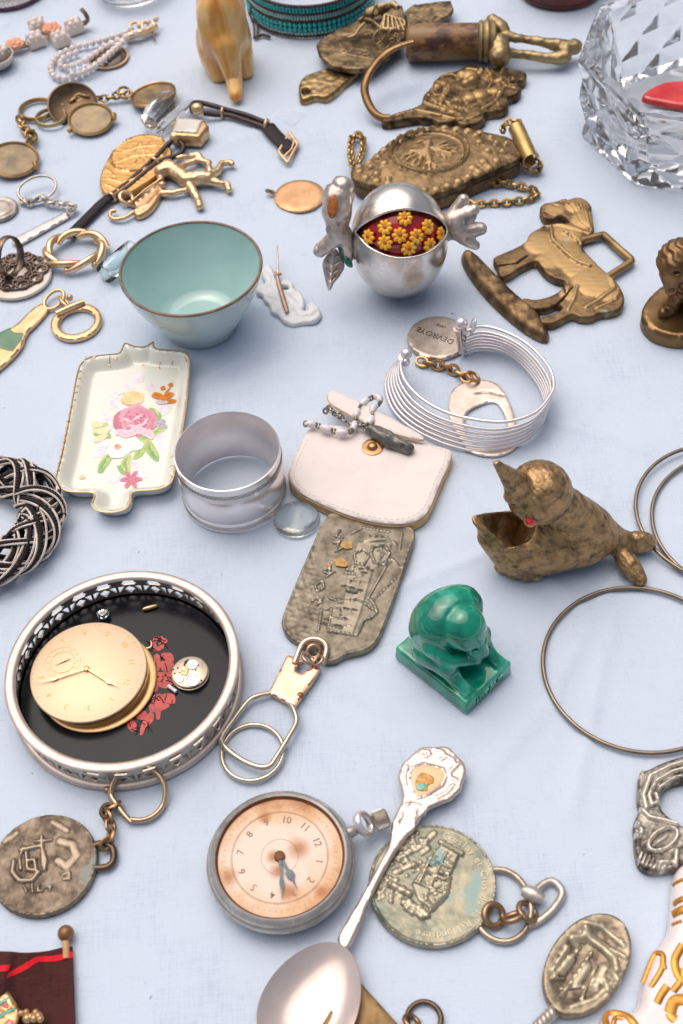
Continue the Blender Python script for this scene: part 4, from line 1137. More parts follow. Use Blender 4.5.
def green_mat():
    m, nt, b = _mat('mottled green glaze'); L = nt.links.new
    tc = N(nt, 'ShaderNodeTexCoord'); n1 = N(nt, 'ShaderNodeTexNoise', Scale=85.0, Detail=5.0, Distortion=.8); L(tc.outputs['Object'], n1.inputs['Vector'])
    r = ramp(nt, n1.outputs[0], [(.28, rgb('075452')), (.42, rgb('047a62')), (.56, rgb('0d9072')), (.72, rgb('52bda6'))]); L(r.outputs[0], b.inputs['Base Color'])
    b.inputs['Roughness'].default_value = .1; b.inputs['Coat Weight'].default_value = .6; b.inputs['Coat Roughness'].default_value = .06
    n2 = N(nt, 'ShaderNodeTexNoise', Scale=260.0, Detail=3.0); L(tc.outputs['Object'], n2.inputs['Vector'])
    bp = N(nt, 'ShaderNodeBump', Strength=.25, Distance=.0006); L(n2.outputs[0], bp.inputs['Height']); L(bp.outputs[0], b.inputs['Normal'])
    return m
GREEN_T = green_mat()
green_figure()

# ------------------------------------------------------------------ pocket watch
def pocket_watch():
    c = P(280.1, 856.9, 9.6); b = np.array([c[0], c[1], 0]); R = 24.9; r = 21.2
    t = Thing('pocket_watch', 'old steel pocket watch with a rust stained cream dial and blue hands', 'pocket watch', b)
    t.part('case', lathe([(.001, 0), (14, 0), (20, 1.4), (23.6, 3.6), (R, 6.2), (R, 7.4), (R-.5, 8.4), (R-.9, 8.6), (R-.8, 9.4), (R-1.6, 10.6), (R-2.6, 11.2), (r+.3, 10.8), (r, 9.4)], b, 128, caps=False), STEEL)
    t.part('bezel_rust', lathe([(r-.5, 9.66), (r+.1, 9.72), (r+.35, 10.7), (r+.1, 10.9), (r-.1, 9.9)], b, 128, close=True), RUSTM)
    dl = t.part('dial', lathe([(.001, 9.6), (r+.1, 9.6), (r+.1, 9.0)], b, 96, caps=False), WATCHDIAL)
    Z = zoom(210, 785, 350, 930); ctr = P(*Z((340, 350))[0], 9.65); d = P(*Z((505, 285))[0], 9.65)-ctr; a12 = math.atan2(d[1], d[0]); Rn = 13.2
    ms, mk = [], []
    for k in range(12):
        a = a12-k*PI/6; ms.append(text(str(k or 12), 3.4, .05, rotm((0, 0, 1), a-PI/2), (ctr[0]+Rn*math.cos(a), ctr[1]+Rn*math.sin(a), 9.68), bold=.02))
    t.part('numerals', join(*ms), glaze('faded black print', rgb('7d6858'), rgb('b09680'), .6, 300, .0), dl)
    for k in range(60):
        a = k*PI/30; mk.append(box((ctr[0]+18.6*math.cos(a), ctr[1]+18.6*math.sin(a), 9.64), (.7 if k % 5 else 1.3, .12, .04), rotm((0, 0, 1), a)))
    mk.append(torus([ctr[0], ctr[1], 9.62], 15.9, .09, 90, 4)); mk.append(torus([ctr[0], ctr[1], 9.62], 6.2, .06, 60, 4)); mk.append(torus([ctr[0], ctr[1], 9.62], 16.3, .05, 90, 4))
    t.part('minute_track', join(*mk), glaze('faded track', rgb('8f6f5c'), rgb('ab8a74'), .6, 300, 0), dl)
    BLUE = glaze('blued steel', rgb('3c5260'), rgb('56707c'), .3, 400, .1)
    def hand(tip, bl, w, bw, z):
        e = P(*Z(tip)[0], z); m = P(*Z(bl)[0], z); a = ctr.copy(); a[2] = z; uu = unit(e-a); n_ = np.array([-uu[1], uu[0], 0])
        return flat([a+n_*w, m-uu*2.0+n_*w*.7, m-uu*.9+n_*bw, m+uu*.7+n_*bw, m+uu*2+n_*w*.6, e, m+uu*2-n_*w*.6, m+uu*.7-n_*bw, m-uu*.9-n_*bw, m-uu*2.0-n_*w*.7, a-n_*w], z, .2)
    t.part('minute_hand', hand((353, 566), (350, 480), .55, .75, 10.5), BLUE)
    t.part('hour_hand', hand((426, 512), (392, 438), .6, 1.35, 10.2), BLUE)
    t.part('hand_hub', lathe([(1.9, 9.6), (1.7, 10.8), (1.0, 11.1), (.001, 11.1)], [ctr[0], ctr[1], 0], 24), RUSTM)
    # pendant, bow and crown
    Q = zoom(190, 780, 400, 940); e = P(*Q((622, 128))[0], 6.5); s = np.array([b[0], b[1], 6.5]); uu = unit(e-s); Mx = frame(uu)
    at = lambda k: s+uu*k
    t.part('pendant', lathe([(2.2, R-1.2), (2.0, R+1.2), (1.6, R+2.5), (1.6, R+4)], s, 24, Mx), STEEL)
    dist = np.linalg.norm(e-s)
    cn = []
    n = 36; a = np.arange(n*2)*2*PI/(n*2); rr_ = np.where(np.arange(n*2) % 2, 3.5, 3.0)
    rows = [(dist-2.6, .8), (dist-2.2, 1), (dist+1.6, 1), (dist+2.4, .75)]
    V = np.array([Mx @ np.array([rr_[i]*k*math.cos(a[i]), rr_[i]*k*math.sin(a[i]), zz])+s for zz, k in rows for i in range(2*n)])
    m2 = 2*n; Fc = [(j*m2+i, j*m2+(i+1) % m2, (j+1)*m2+(i+1) % m2, (j+1)*m2+i) for j in range(3) for i in range(m2)]+[tuple(reversed(range(m2))), tuple(range(3*m2, 4*m2))]
    t.part('crown', (V, Fc), SILVER_T, ang=20)
    bw = P(*Q((566, 142))[0], 7.5); nn = unit(uu*.75+np.array([.1, -.25, .45]))
    t.part('bow', xf(tube(circ((0, 0, 0), 3.6, 40, ry=4.6), .95, 10, True, up=(0, 0, 1), rv=1.5), frame(nn), bw), SILVER_B)
def watchdial_mat():
    m, nt, b = _mat('stained watch dial'); L = nt.links.new
    tc = N(nt, 'ShaderNodeTexCoord'); n1 = N(nt, 'ShaderNodeTexNoise', Scale=45.0, Detail=6.0, Roughness=.65); L(tc.outputs['Object'], n1.inputs['Vector'])
    sx = N(nt, 'ShaderNodeSeparateXYZ'); L(tc.outputs['Object'], sx.inputs[0])
    ln = N(nt, 'ShaderNodeVectorMath', operation='LENGTH'); mp = N(nt, 'ShaderNodeMapping'); mp.inputs['Scale'].default_value = (1, 1, 0); L(tc.outputs['Object'], mp.inputs[0]); L(mp.outputs[0], ln.inputs[0])
    k = N(nt, 'ShaderNodeMapRange'); L(ln.outputs['Value'], k.inputs[0]); k.inputs[1].default_value = .010; k.inputs[2].default_value = .0212; k.inputs[3].default_value = -.05; k.inputs[4].default_value = .22
    a = N(nt, 'ShaderNodeMath', operation='ADD'); L(n1.outputs[0], a.inputs[0]); L(k.outputs[0], a.inputs[1])
    r = ramp(nt, a.outputs[0], [(.46, rgb('e6d0bf')), (.60, rgb('e2c2a6')), (.74, rgb('d8aa80')), (.92, rgb('a86a3a'))]); L(r.outputs[0], b.inputs['Base Color'])
    b.inputs['Roughness'].default_value = .5
    # rust stains: seeped round the hub, beside the hub and at the rim
    last = r.outputs[0]
    for (x, y, rad) in RUST:
        vd = N(nt, 'ShaderNodeVectorMath', operation='DISTANCE'); L(tc.outputs['Object'], vd.inputs[0]); vd.inputs[1].default_value = (x, y, .0096)
        ad = N(nt, 'ShaderNodeMath', operation='MULTIPLY_ADD'); L(n1.outputs[0], ad.inputs[0]); ad.inputs[1].default_value = -rad*1.2; L(vd.outputs['Value'], ad.inputs[2])
        mr = N(nt, 'ShaderNodeMapRange'); L(ad.outputs[0], mr.inputs[0]); mr.inputs[1].default_value = -rad*.35; mr.inputs[2].default_value = rad*.55; mr.inputs[3].default_value = .85; mr.inputs[4].default_value = 0
        mx = N(nt, 'ShaderNodeMix', data_type='RGBA'); L(mr.outputs[0], mx.inputs[0]); L(last, mx.inputs[6]); mx.inputs[7].default_value = (*rgb('b06a2c'), 1); last = mx.outputs[2]
    L(last, b.inputs['Base Color'])
    return m
def _rust():
    c = P(280.1, 856.9, 9.6); o = []
    Z = zoom(210, 785, 350, 930)
    for x, y, r in ((330, 420, .0030), (435, 310, .0042), (545, 520, .0026), (90, 450, .0036), (310, 350, .0026), (385, 520, .003), (265, 160, .0026)):
        p = P(*Z((x, y))[0], 9.6)-c; o.append((p[0]*S, p[1]*S, r))
    return o
RUST = _rust()
WATCHDIAL = watchdial_mat()
pocket_watch()

# ------------------------------------------------------------------ castle medal keyring and the spoon across it
def castle_medal():
    T = 2.6; c = P(432.3, 883.6, T); R = 21.1; Z = zoom(360, 815, 500, 945); q = lambda *p: PP(Z(*p), T)[:, :2]
    b = np.array([c[0], c[1], 0]); oc = circ(c, R, 90)[:, :2]
    blk = q((400, 140), (490, 190), (430, 330), (420, 400), (345, 465), (280, 420), (250, 340), (330, 210))
    st = []; L = lambda p, r=.5, h=.7: st.append((q(*p), r, h))
    L(((395, 135), (495, 190)), 1.0, 1.3); L(((345, 465), (420, 395), (435, 310)), .8, 1.1); L(((330, 210), (430, 260)), .5, .9); L(((300, 270), (410, 320)), .5, .9); L(((270, 330), (400, 380)), .5, .9); L(((420, 190), (370, 300), (320, 420)), .4, .8); L(((365, 170), (290, 330)), .4, .8)
    L(((150, 340), (190, 360), (240, 385)), 1.2, 1.3); L(((180, 210), (300, 150), (360, 90)), 1.2, .5); L(((170, 280), (260, 240)), 1.1, .5)
    for (x, y) in ((385, 240), (355, 290), (400, 290), (330, 350), (370, 360), (385, 325), (345, 250)): st.append((q((x-8, y), (x+8, y+5)), .5, -.6))
    bl = []
    for (x, y) in ((215, 430), (240, 425), (265, 450), (290, 455), (230, 455), (255, 475), (285, 480), (310, 475), (325, 490), (245, 440), (300, 495)): bl.append((*P(*Z((x, y))[0], T)[:2], 1.25, 1.2))
    rt = random.Random(12)
    for _ in range(90):                       # trees and rocks round the castle
        x, y = rt.choice(((rt.uniform(150, 330), rt.uniform(110, 300)), (rt.uniform(90, 220), rt.uniform(300, 420)), (rt.uniform(200, 340), rt.uniform(70, 180))))
        if (x-352)**2/306**2+(y-335)**2/285**2 < .8: bl.append((*P(*Z((x, y))[0], T)[:2], rt.uniform(.5, 1.1), rt.uniform(.3, .75)))
    for _ in range(22):
        x, y = rt.uniform(290, 440), rt.uniform(200, 420)
        st.append((q((x, y), (x+rt.uniform(-22, 22), y+rt.uniform(-16, 16))), .38, .55))
    for k in range(5): L(((300+k*26, 400-k*48), (352+k*22, 440-k*52)), .32, .5)
    def hfn(v):
        d = segdist(v, oc); rr = np.hypot(v[:, 0]-c[0], v[:, 1]-c[1])
        return polyraise(v, blk, .7, .6)+.5*(1-sst((d-.5)/.9))+.07*vnoise(v, 2.0, 8)*(v[:, 0] < c[0]+2)
    t = Thing('castle_medal_keyring', 'round greened medal embossed with a castle, lying half under the spoon handle', 'keyring', b)
    md = t.part('medal', relief(oc, T, edge=.6, sp=.46, strokes=st, blobs=bl, hfn=hfn, step=.46), PEWTER_G)
    t.part('lettering', arc_text('Gruslay et Clos de la Rillandière', c, 17.4, math.radians(-22), 3.5, T+.05, .16, da=math.radians(5.6)), metal('worn letters', rgb('b0a68f'), rgb('6f7566'), .4, .1, .2, 900, 150), md)
    Y = zoom(360, 730, 580, 950); g = lambda x, y, z=1: P(*Y((x, y))[0], z)
    cc = g(438, 543, 1.2); MX = metal('ring steel', rgb('b7a692'), rgb('5a4a40'), .26, .1, .2, 800, 150)
    t.part('key_ring', tube(circ(cc, 92/3.105/kpx(cc), 60, ry=12.2), 1.1, 8, True), MX)
    t.part('swivel_links', join(torus(g(415, 575, 2.2), 3.4, 1.2, 24, 8, (.4, -.3, .8)), torus(g(475, 582, 3), 3.4, 1.15, 24, 8, (-.2, .7, .6), rx=2.6), torus(g(520, 565, 2.5), 3.4, 1.0, 24, 8, (.5, .2, .7))), metal('brown links', rgb('a98a6c'), rgb('4a3526'), .3, .1, .2, 800, 150))
    t.part('swivel_barrel', tube([g(505, 498, 3), g(525, 505, 3.2), g(545, 515, 3.2), g(568, 528, 3)], [1.8, 2.6, 2.6, 1.8], 12), SILVER_T)
    fr = cr([g(520, 610, 1.2), g(560, 590, 1.2), g(600, 555, 1.2), g(628, 510, 1.2), g(615, 480, 1.2), g(590, 468, 1.2), g(555, 490, 1.5), g(545, 515, 2)], 8)
    t.part('clip_frame', tube(fr, 1.3, 8, rv=1.0), SILVER_T)
castle_medal()

def spoon():
    Z = zoom(390, 740, 480, 830); z1 = 6.0; T = 1.8
    L = Z((400, 40), (340, 46), (250, 45), (205, 72), (170, 100), (130, 140), (95, 172), (68, 245), (64, 290), (76, 335), (88, 375), (96, 405), (90, 445), (82, 475), (50, 535), (22, 600), (8, 650))
    L += [(390, 838), (386, 850), (360, 897.5), (349, 916), (337.5, 939)]
    Rr = [(349.5, 946), (373, 892.7), (394, 854), (407, 836), (413, 831), (418, 823)]+Z((205, 650), (232, 588), (268, 560), (278, 535), (300, 512), (350, 490), (430, 458), (470, 440), (500, 408), (530, 385), (545, 355), (555, 310), (570, 270), (578, 225), (560, 165), (520, 125), (490, 95), (455, 55))
    o = PP(L+Rr, z1)[:, :2]
    q = lambda *p: PP(Z(*p), z1)[:, :2]
    st = [(q((300, 90), (250, 85), (220, 110), (260, 130), (300, 110)), .6, .5), (q((330, 70), (400, 90), (420, 130), (380, 150)), .6, .5), (q((430, 120), (480, 150), (500, 200), (470, 230)), .6, .5), (q((520, 180), (450, 240), (460, 290), (500, 300)), .6, .5), (q((130, 200), (110, 270), (120, 340)), .6, .45), (q((480, 340), (430, 400), (350, 440)), .6, .45),
          (q((150, 300), (160, 220), (250, 180), (400, 220), (425, 280), (390, 350), (300, 410), (200, 445), (150, 300)), .45, .5), (q((90, 560), (60, 640)), .5, .4), (q((200, 530), (180, 620)), .5, .4), (q((110, 500), (150, 480), (230, 500)), .5, .4)]
    t = Thing('souvenir_spoon', 'silver souvenir spoon with an enamelled crest on its scalloped finial', 'spoon', P(360, 900))
    m = relief(o, T, z1-T, edge=.8, sp=.62, strokes=st, bottom=True, step=.6, hfn=lambda v: .05*vnoise(v, 2.2, 3)*(v[:, 1] > P(400, 838)[1]))
    hd = t.part('handle', m, SILVER_S)
    sh = q((160, 300), (170, 225), (240, 190), (330, 195), (405, 225), (415, 270), (390, 335), (310, 395), (205, 435), (180, 390))
    sf = t.part('crest_shield', relief(sh, .5, z1-.1, .2, .7, smooth=True), glaze('cream enamel', rgb('e0b27c'), rgb('eac79a'), .2, 150, .05, .4), hd)
    t.part('crest_gold', relief(q((205, 290), (240, 255), (290, 265), (330, 290), (330, 330), (290, 350), (280, 390), (215, 385), (190, 350)), .4, z1+.3, .15, .5, hfn=lambda v: .15*vnoise(v, 1.1, 3)), glaze('gold enamel', rgb('a86a14'), rgb('d8a02c'), .25, 700, .3, .3), sf)
    t.part('crest_teal', relief(q((205, 350), (235, 330), (275, 340), (272, 372), (235, 390), (205, 378)), .4, z1+.5, .15, .5), glaze('teal enamel', rgb('4f9f90'), rgb('7cc0ae'), .25, 300, .1, .3), sf)
    # the bowl: an egg shaped concave shell
    Cb = P(310.5, 1003, 6.3); ax = unit((P(343, 943, 6)-Cb)[:2]); pr = np.array([-ax[1], ax[0]])
    n, m_ = 72, 16; V, F = [], []
    a = np.arange(n)*2*PI/n
    ca, sa = np.cos(a), np.sin(a)
    w = 15.0*(1-.10*ca)
    top = [];
    for lay, (off, dz) in enumerate(((0, 0), (-.9, -.9))):
        for j in range(m_+1):
            r = j/m_
            e = r if lay == 0 else r*(1+.01)
            x = 19.5*e*ca*(1+.04*ca); y = w*e*sa
            z = Cb[2]-5.6*(1-r**2.4)+dz*(1 if r < 1 else .2)
            for i in range(n): V.append((Cb[0]+ax[0]*x[i]+pr[0]*y[i], Cb[1]+ax[1]*x[i]+pr[1]*y[i], max(z, .02)))
    for lay in (0, 1):
        o_ = lay*(m_+1)*n
        for j in range(m_):
            for i in range(n):
                f = (o_+j*n+i, o_+j*n+(i+1) % n, o_+(j+1)*n+(i+1) % n, o_+(j+1)*n+i)
                F.append(f[::-1] if lay == 0 else f)
    o2 = (m_+1)*n
    F += [(m_*n+i, o2+m_*n+i, o2+m_*n+(i+1) % n, m_*n+(i+1) % n) for i in range(n)]
    t.part('bowl', (np.array(V), F), SILVER_M, ang=60)
SILVER_S = metal('pinkish silver', rgb('e0d0c9'), rgb('bfaea6'), .32, .06, .1, 900, 130, contrast=.9)
SILVER_M = metal('mirror silver', rgb('ead9d1'), rgb('d8c6bd'), .22, .04, .05, 300, 90, contrast=.9)
spoon()

# ------------------------------------------------------------------ old medal keyring, bottom left
def old_medal():
    T = 2.4; c = P(43.5, 863.8, T); R = 18.3; oc = circ(c, R, 80)[:, :2]; Z = zoom(0, 750, 190, 930); q = lambda *p: PP(Z(*p), T)[:, :2]
    st = []; L = lambda p, r=.6, h=.8: st.append((q(*p), r, h))
    L(((50, 400), (45, 440), (70, 470), (115, 470), (140, 440)), .9, 1.0); L(((75, 360), (150, 345), (165, 400), (160, 430)), .8, .9); L(((95, 370), (100, 430), (130, 435), (125, 395), (100, 400)), .7, 1.0); L(((150, 310), (155, 420)), .7, .9); L(((125, 330), (185, 325)), .6, .8); L(((85, 350), (70, 390), (75, 430)), .6, .8)
    L(((85, 490), (95, 510)), .5, .7); L(((115, 485), (118, 510)), .5, .7); L(((140, 485), (135, 510), (155, 505)), .5, .7); L(((165, 495), (185, 490), (180, 505)), .5, .7)
    L(((215, 330), (260, 340), (275, 380), (240, 420), (210, 400)), 1.6, .6); L(((225, 450), (250, 440), (250, 465), (228, 465)), .6, .6); L(((20, 330), (60, 300)), 1.2, .5); L(((190, 260), (240, 290)), 1.2, .5)
    def hfn(v):
        d = segdist(v, oc); return .3*(1-sst((d-.4)/.8))+.10*vnoise(v, 2.4, 14)+.05*vnoise(v, .9, 2)
    t = Thing('old_medal_keyring', 'worn dark round medal with a raised monogram on a chain and brass key ring', 'keyring', [c[0], c[1], 0])
    md = t.part('medal', relief(oc, T, edge=.7, sp=.48, strokes=st, hfn=hfn, step=.48), COIN_D)
    g = lambda x, y, z=1.5: P(*Z((x, y))[0], z)
    t.part('lug', tube(cr([g(335, 345), g(375, 335), (g(405, 355)), g(408, 395), g(385, 420), g(335, 425)], 6), 1.3, 8), DARKM, md)
    t.part('chain', chain([g(372, 350, 2.5), g(392, 330, 3.5), g(398, 300, 2.5), g(400, 270, 3), g(388, 240, 3.2), g(370, 215, 3), g(400, 205, 3), g(425, 190, 2.6)], 5.0, 3.6, .72, 14), DARKB)
    rp = []
    for a_ in np.linspace(math.radians(205), math.radians(-105), 60):
        x, y = 497+99*math.cos(a_), 155-99*math.sin(a_); z = 1.3+max(0, (200-y))/145*6.0
        rp.append(g(x, y, z))
    t.part('key_ring', tube(rp, 1.0, 10, rv=1.25), NICKEL_D)
    t.part('ring_bar', tube([g(388, 140, 3.6), g(405, 175, 2.8), g(440, 225, 2.0), g(472, 260, 1.4)], [.9, 1.1, 1.1, .9], 8), NICKEL_D)
    t.part('bar_end', ball(g(386, 143, 3.4), (1.5, 1.5, 1.3), 10), DARKB)
DARKB = metal('worn brass chain', rgb('b08c68'), rgb('4e3827'), .3, .1, .25, 800, 150)
NICKEL_D = metal('worn key ring', rgb('c6ab8e'), rgb('7c634c'), .28, .1, .2, 800, 150)
old_medal()

# ------------------------------------------------------------------ brown flag with its pole and the enamel badge on it
def flag():
    Z = zoom(0, 900, 120, 1024); g = lambda x, y, z=3: P(*Z((x, y))[0], z)
    top = [(-380, 300), (-200, 296), (0, 292), (60, 293), (130, 299), (200, 297), (280, 288), (345, 272), (412, 264)]
    bot = [(-380, 900), (-200, 900), (0, 900), (60, 900), (130, 900), (200, 900), (280, 900), (350, 900), (436, 900)]
    nu, nv = 60, 40; tp, bt = cr(np.array(top, float), 12), cr(np.array(bot, float), 12)
    ti = np.linspace(0, len(tp)-1, nu); pt = lambda A, i: A[int(i)]*(1-i % 1)+A[min(int(i)+1, len(A)-1)]*(i % 1)
    V = []
    def zz(x, y): return 2.0+1.5*math.sin(x/95+y/260)+.9*math.sin(x/40-y/120)+1.6*math.exp(-((x-35-(y-400)*-.25)/34)**2)
    for j in range(nv):
        for i in ti:
            a, b = pt(tp, i), pt(bt, i); w = a+(b-a)*j/(nv-1); V.append(g(w[0], w[1], max(.6, zz(*w))))
    F = [(j*nu+i, (j+1)*nu+i, (j+1)*nu+i+1, j*nu+i+1) for j in range(nv-1) for i in range(nu-1)]
    N1 = len(V); V2 = [v-[0, 0, .5] for v in V]; F2 = [tuple(N1+k for k in f[::-1]) for f in F]
    ring = [i for i in range(nu)]+[j*nu+nu-1 for j in range(1, nv)]+[(nv-1)*nu+i for i in range(nu-2, -1, -1)]+[j*nu for j in range(nv-2, 0, -1)]
    F3 = [(ring[k], ring[(k+1) % len(ring)], N1+ring[(k+1) % len(ring)], N1+ring[k]) for k in range(len(ring))]
    t = Thing('small_flag', 'dark maroon cloth flag with a red stripe on a knobbed wooden pole', 'flag', g(200, 600, 0))
    t.part('cloth', (np.array(V+V2), F+F2+F3), FLAGC, ang=None)
    def stripe(A, B, nm):
        a, b = cr(np.array(A, float), 12), cr(np.array(B, float), 12); n = len(a); W = []
        for k in range(4):
            for i in range(n):
                w = a[i]+(b[i]-a[i])*k/3; W.append(g(w[0], w[1], max(.6, zz(*w))+.18))
        Fs = [(k*n+i, (k+1)*n+i, (k+1)*n+i+1, k*n+i+1) for k in range(3) for i in range(n-1)]
        m0 = len(W); W += [w-[0, 0, .25] for w in W]; Fs += [tuple(m0+q for q in f[::-1]) for f in Fs]
        t.part('red_stripe', (np.array(W), Fs), FLAGR, ang=None)
    stripe([(48, 412), (100, 385), (160, 350), (215, 322), (300, 318), (360, 306), (414, 292)], [(40, 445), (100, 420), (160, 390), (215, 356), (300, 350), (360, 340), (416, 326)], 1)
    stripe([(-380, 372), (-200, 372), (-60, 374), (0, 372), (62, 366)], [(-380, 412), (-200, 412), (-60, 412), (0, 408), (46, 404)], 2)
    q = g(375, 190, 2.8)
    t.part('pole_knob', ball(q, 2.75, 18), metal('varnished knob', rgb('8d6540'), rgb('5b3c26'), .25, .08, .1, 500, 120, metallic=.3))
    t.part('pole', tube([g(374, 225, 2.6), g(376, 262, 2.2), g(378, 330, 1.0)], 1.15, 12), glaze('pale wood', rgb('b98a5a'), rgb('cfa672'), .45, 200, .2))
    Y = zoom(0, 960, 80, 1024); h = lambda x, y, z=6.2: P(*Y((x, y))[0], z)
    PPz = lambda *p: PP(Y(*p), 6.6)[:, :2]
    b = Thing('crest_badge', 'gold enamel crest badge with green bars pinned on the maroon flag', 'badge', h(60, 460, 5))
    b.part('shield', relief(PPz((-140, 400), (-60, 340), (20, 290), (68, 262), (110, 330), (165, 420), (150, 520), (90, 620), (0, 700), (-120, 640), (-160, 500)), 1.6, 5.0, .5, .7, bottom=True, hfn=lambda v: .3*vnoise(v, 1.4, 6)), GOLD_B)
    for p in (((-90, 420), (70, 308), (85, 328), (-75, 450)), ((-90, 520), (60, 425), (130, 405), (150, 430), (70, 455), (-70, 560))):
        b.part('green_bar', relief(PPz(*p), .5, 6.4, .15, .5, smooth=False), ENAMEL_G)
    for p in (((20, 395), (60, 370), (75, 395), (40, 420)), ((40, 540), (90, 500), (115, 540), (70, 580))):
        b.part('red_field', relief(PPz(*p), .45, 6.4, .15, .5), ENAMEL_R)
    b.part('side_bobbles', join(*[ball(h(x, y), r, 10) for x, y, r in ((225, 445, 1.1), (235, 500, 1.7), (262, 490, 1.5), (305, 450, 1.2), (330, 480, 1.5), (345, 505, 1.3), (290, 500, 1.4), (180, 455, 1.1))]), GOLD_B)
GOLD_B = metal('old gilt', rgb('d9b183'), rgb('7a5030'), .3, .1, .3, 600, 200)
flag()

# ------------------------------------------------------------------ bottom edge: brass plate under the spoon, ring, ship spoon, silver frame, white china
def bottom_items():
    o = PP([(352, 976), (362, 984), (398, 1024), (420, 1052), (330, 1080), (318, 1030)], 1.6)[:, :2]
    single('brass_plate', 'flat dark brass plate peeking out from under the spoon bowl', 'brass plate', relief(o, 1.6, edge=.3, sp=1.2, smooth=False), metal('spotted brass', rgb('8d7350'), rgb('5a452e'), .42, .1, .3, 500, 130))
    c = P(424, 1019, 1.0)
    t = Thing('bronze_ring', 'small dark bronze ring with a link at the bottom edge', 'ring', [c[0], c[1], 0])
    t.part('hoop', torus(c, 17/kpx(c), .9, 40, 8), DARKM); t.part('link', torus(P(412, 1022, 2), 2.6, .8, 20, 8, (.5, .4, .7)), DARKB)
    Z = zoom(520, 900, 640, 1024); T = 4.0; q = lambda *p: PP(Z(*p), T)[:, :2]
    o = q((460, 74), (540, 90), (600, 142), (632, 230), (632, 320), (592, 430), (505, 560), (400, 635), (300, 657), (222, 645), (152, 560), (128, 450), (145, 350), (200, 240), (290, 142), (380, 90))
    oc = resample(cr(o, 6, True), 1, True)
    st = []; L = lambda p, r=.5, h=.8: st.append((q(*p), r, h))
    L(((375, 160), (400, 215), (480, 270), (535, 330), (545, 400)), 1.3, 1.6); L(((300, 220), (350, 215), (385, 190)), 1.5, 1.5); L(((300, 225), (330, 260)), 1.2, 1.3); L(((400, 190), (560, 300), (600, 330)), .7, .8); L(((380, 130), (470, 150), (590, 260)), .8, .6); L(((520, 200), (580, 230)), .5, .5)
    L(((410, 290), (230, 550)), .6, 1.1); L(((330, 280), (200, 430)), .5, .9); L(((440, 360), (350, 560)), .5, .9); L(((270, 270), (190, 400)), .9, .8); L(((480, 380), (430, 480)), 1.5, .9); L(((380, 370), (320, 460)), 1.7, .9); L(((290, 330), (240, 400)), 1.5, .8); L(((520, 400), (560, 460)), 1.0, .8); L(((470, 430), (500, 510)), 1.0, .9); L(((240, 500), (330, 490), (440, 470)), .4, .6); L(((180, 440), (250, 440)), .4, .6); L(((300, 600), (420, 560), (520, 470)), .8, .5)
    def hfn(v):
        d = segdist(v, oc); return -1.7*sst((d-.9)/7)+.1*vnoise(v, 1.2, 3)
    b = P(583, 966)
    t = Thing('ship_spoon', 'antique silver spoon bowl embossed with a sailing ship', 'spoon', b)
    t.part('bowl', relief(o, T, .2, .5, .62, strokes=st, hfn=hfn, step=.8), metal('ship silver', rgb('bbae94'), rgb('57443a'), .38, .08, .12, 1200, 170, bias=.06, contrast=.6))
    g = lambda x, y, z=3.0: P(*Z((x, y))[0], z)
    a, e = g(190, 635, 3.4), g(20, 800, 3.0); n = 60; sp = np.array([a+(e-a)*k/(n-1) for k in range(n)])
    d = unit(e-a); s1 = unit(np.cross(d, (0, 0, 1)));
    tw = [tube(sp+np.outer(np.cos(np.arange(n)*.42+ph)*1.0, s1)+np.outer(np.sin(np.arange(n)*.42+ph)*1.0, [0, 0, 1]), 1.15, 8) for ph in (0, PI)]
    t.part('twisted_stem', join(*tw), SILVER_T)
    # ornate silver frame
    Z2 = zoom(520, 740, 683, 1024, 588.0); T2 = 4.0; q2 = lambda *p: PP(Z2(*p), T2)[:, :2]
    o = q2((640, 44), (588, 55), (520, 76), (462, 104), (436, 108), (426, 150), (424, 210), (430, 250), (410, 300), (412, 345), (416, 400), (430, 448), (470, 472), (520, 470), (562, 464), (590, 440), (650, 440), (720, 470), (800, 440), (830, 340), (800, 150), (730, 70))
    h = q2((640, 135), (588, 146), (540, 160), (510, 195), (508, 235), (528, 265), (560, 290), (600, 310), (680, 305), (720, 240), (700, 165))
    st = []; L = lambda p, r=.7, hh=1.0: st.append((q2(*p), r, hh))
    oval = [(515+52*math.cos(a)-8*math.sin(a), 360+40*math.sin(a)-14*math.cos(a)) for a in np.linspace(0, 2*PI, 24)]
    L(tuple(oval), .8, 1.5); boss = q2(*[(514+(x-515)*.76, 360+(y-360)*.76) for x, y in oval])
    L(((436, 250), (470, 280), (520, 290), (570, 305)), .9, 1.3); L(((620, 70), (540, 95), (470, 130), (445, 200), (455, 245)), .9, 1.2); L(((620, 95), (550, 115), (490, 150), (465, 200), (475, 235), (500, 225), (490, 195)), .8, 1.3); L(((620, 120), (560, 135), (505, 170)), .6, .9)
    L(((425, 300), (440, 330), (430, 350)), .8, 1.2); L(((565, 400), (560, 450)), .9, 1.4); L(((510, 440), (560, 440)), .7, 1.0)
    for k in range(7): L(((440+k*14, 405+k*8), (428+k*14, 440+k*5)), .38, .6)
    bl = [(*P(*Z2((x, y))[0], T2)[:2], r, hh) for x, y, r, hh in ((440, 112, 1.0, .8), (428, 130, .9, .8), (424, 310, 1.1, 1.0), (420, 345, 1.0, 1.0))]
    single('ornate_silver_frame', 'ornate silver scroll frame with an oval boss at the right edge', 'frame', relief(o, T2, edge=1.2, sp=.5, strokes=st, blobs=bl, holes=[h], hfn=lambda v: .08*vnoise(v, 1.5, 4)+polyraise(v, boss, 1.5, 2.2), step=.6), metal('frame silver', rgb('d3cabc'), rgb('3c342f'), .36, .08, .15, 1200, 170, bias=-.06, contrast=.5))
    # white china piece with gold lettering strokes
    Z3 = zoom(590, 850, 683, 1024, 547.0); T3 = 9.0; q3 = lambda *p: PP(Z3(*p), T3)[:, :2]
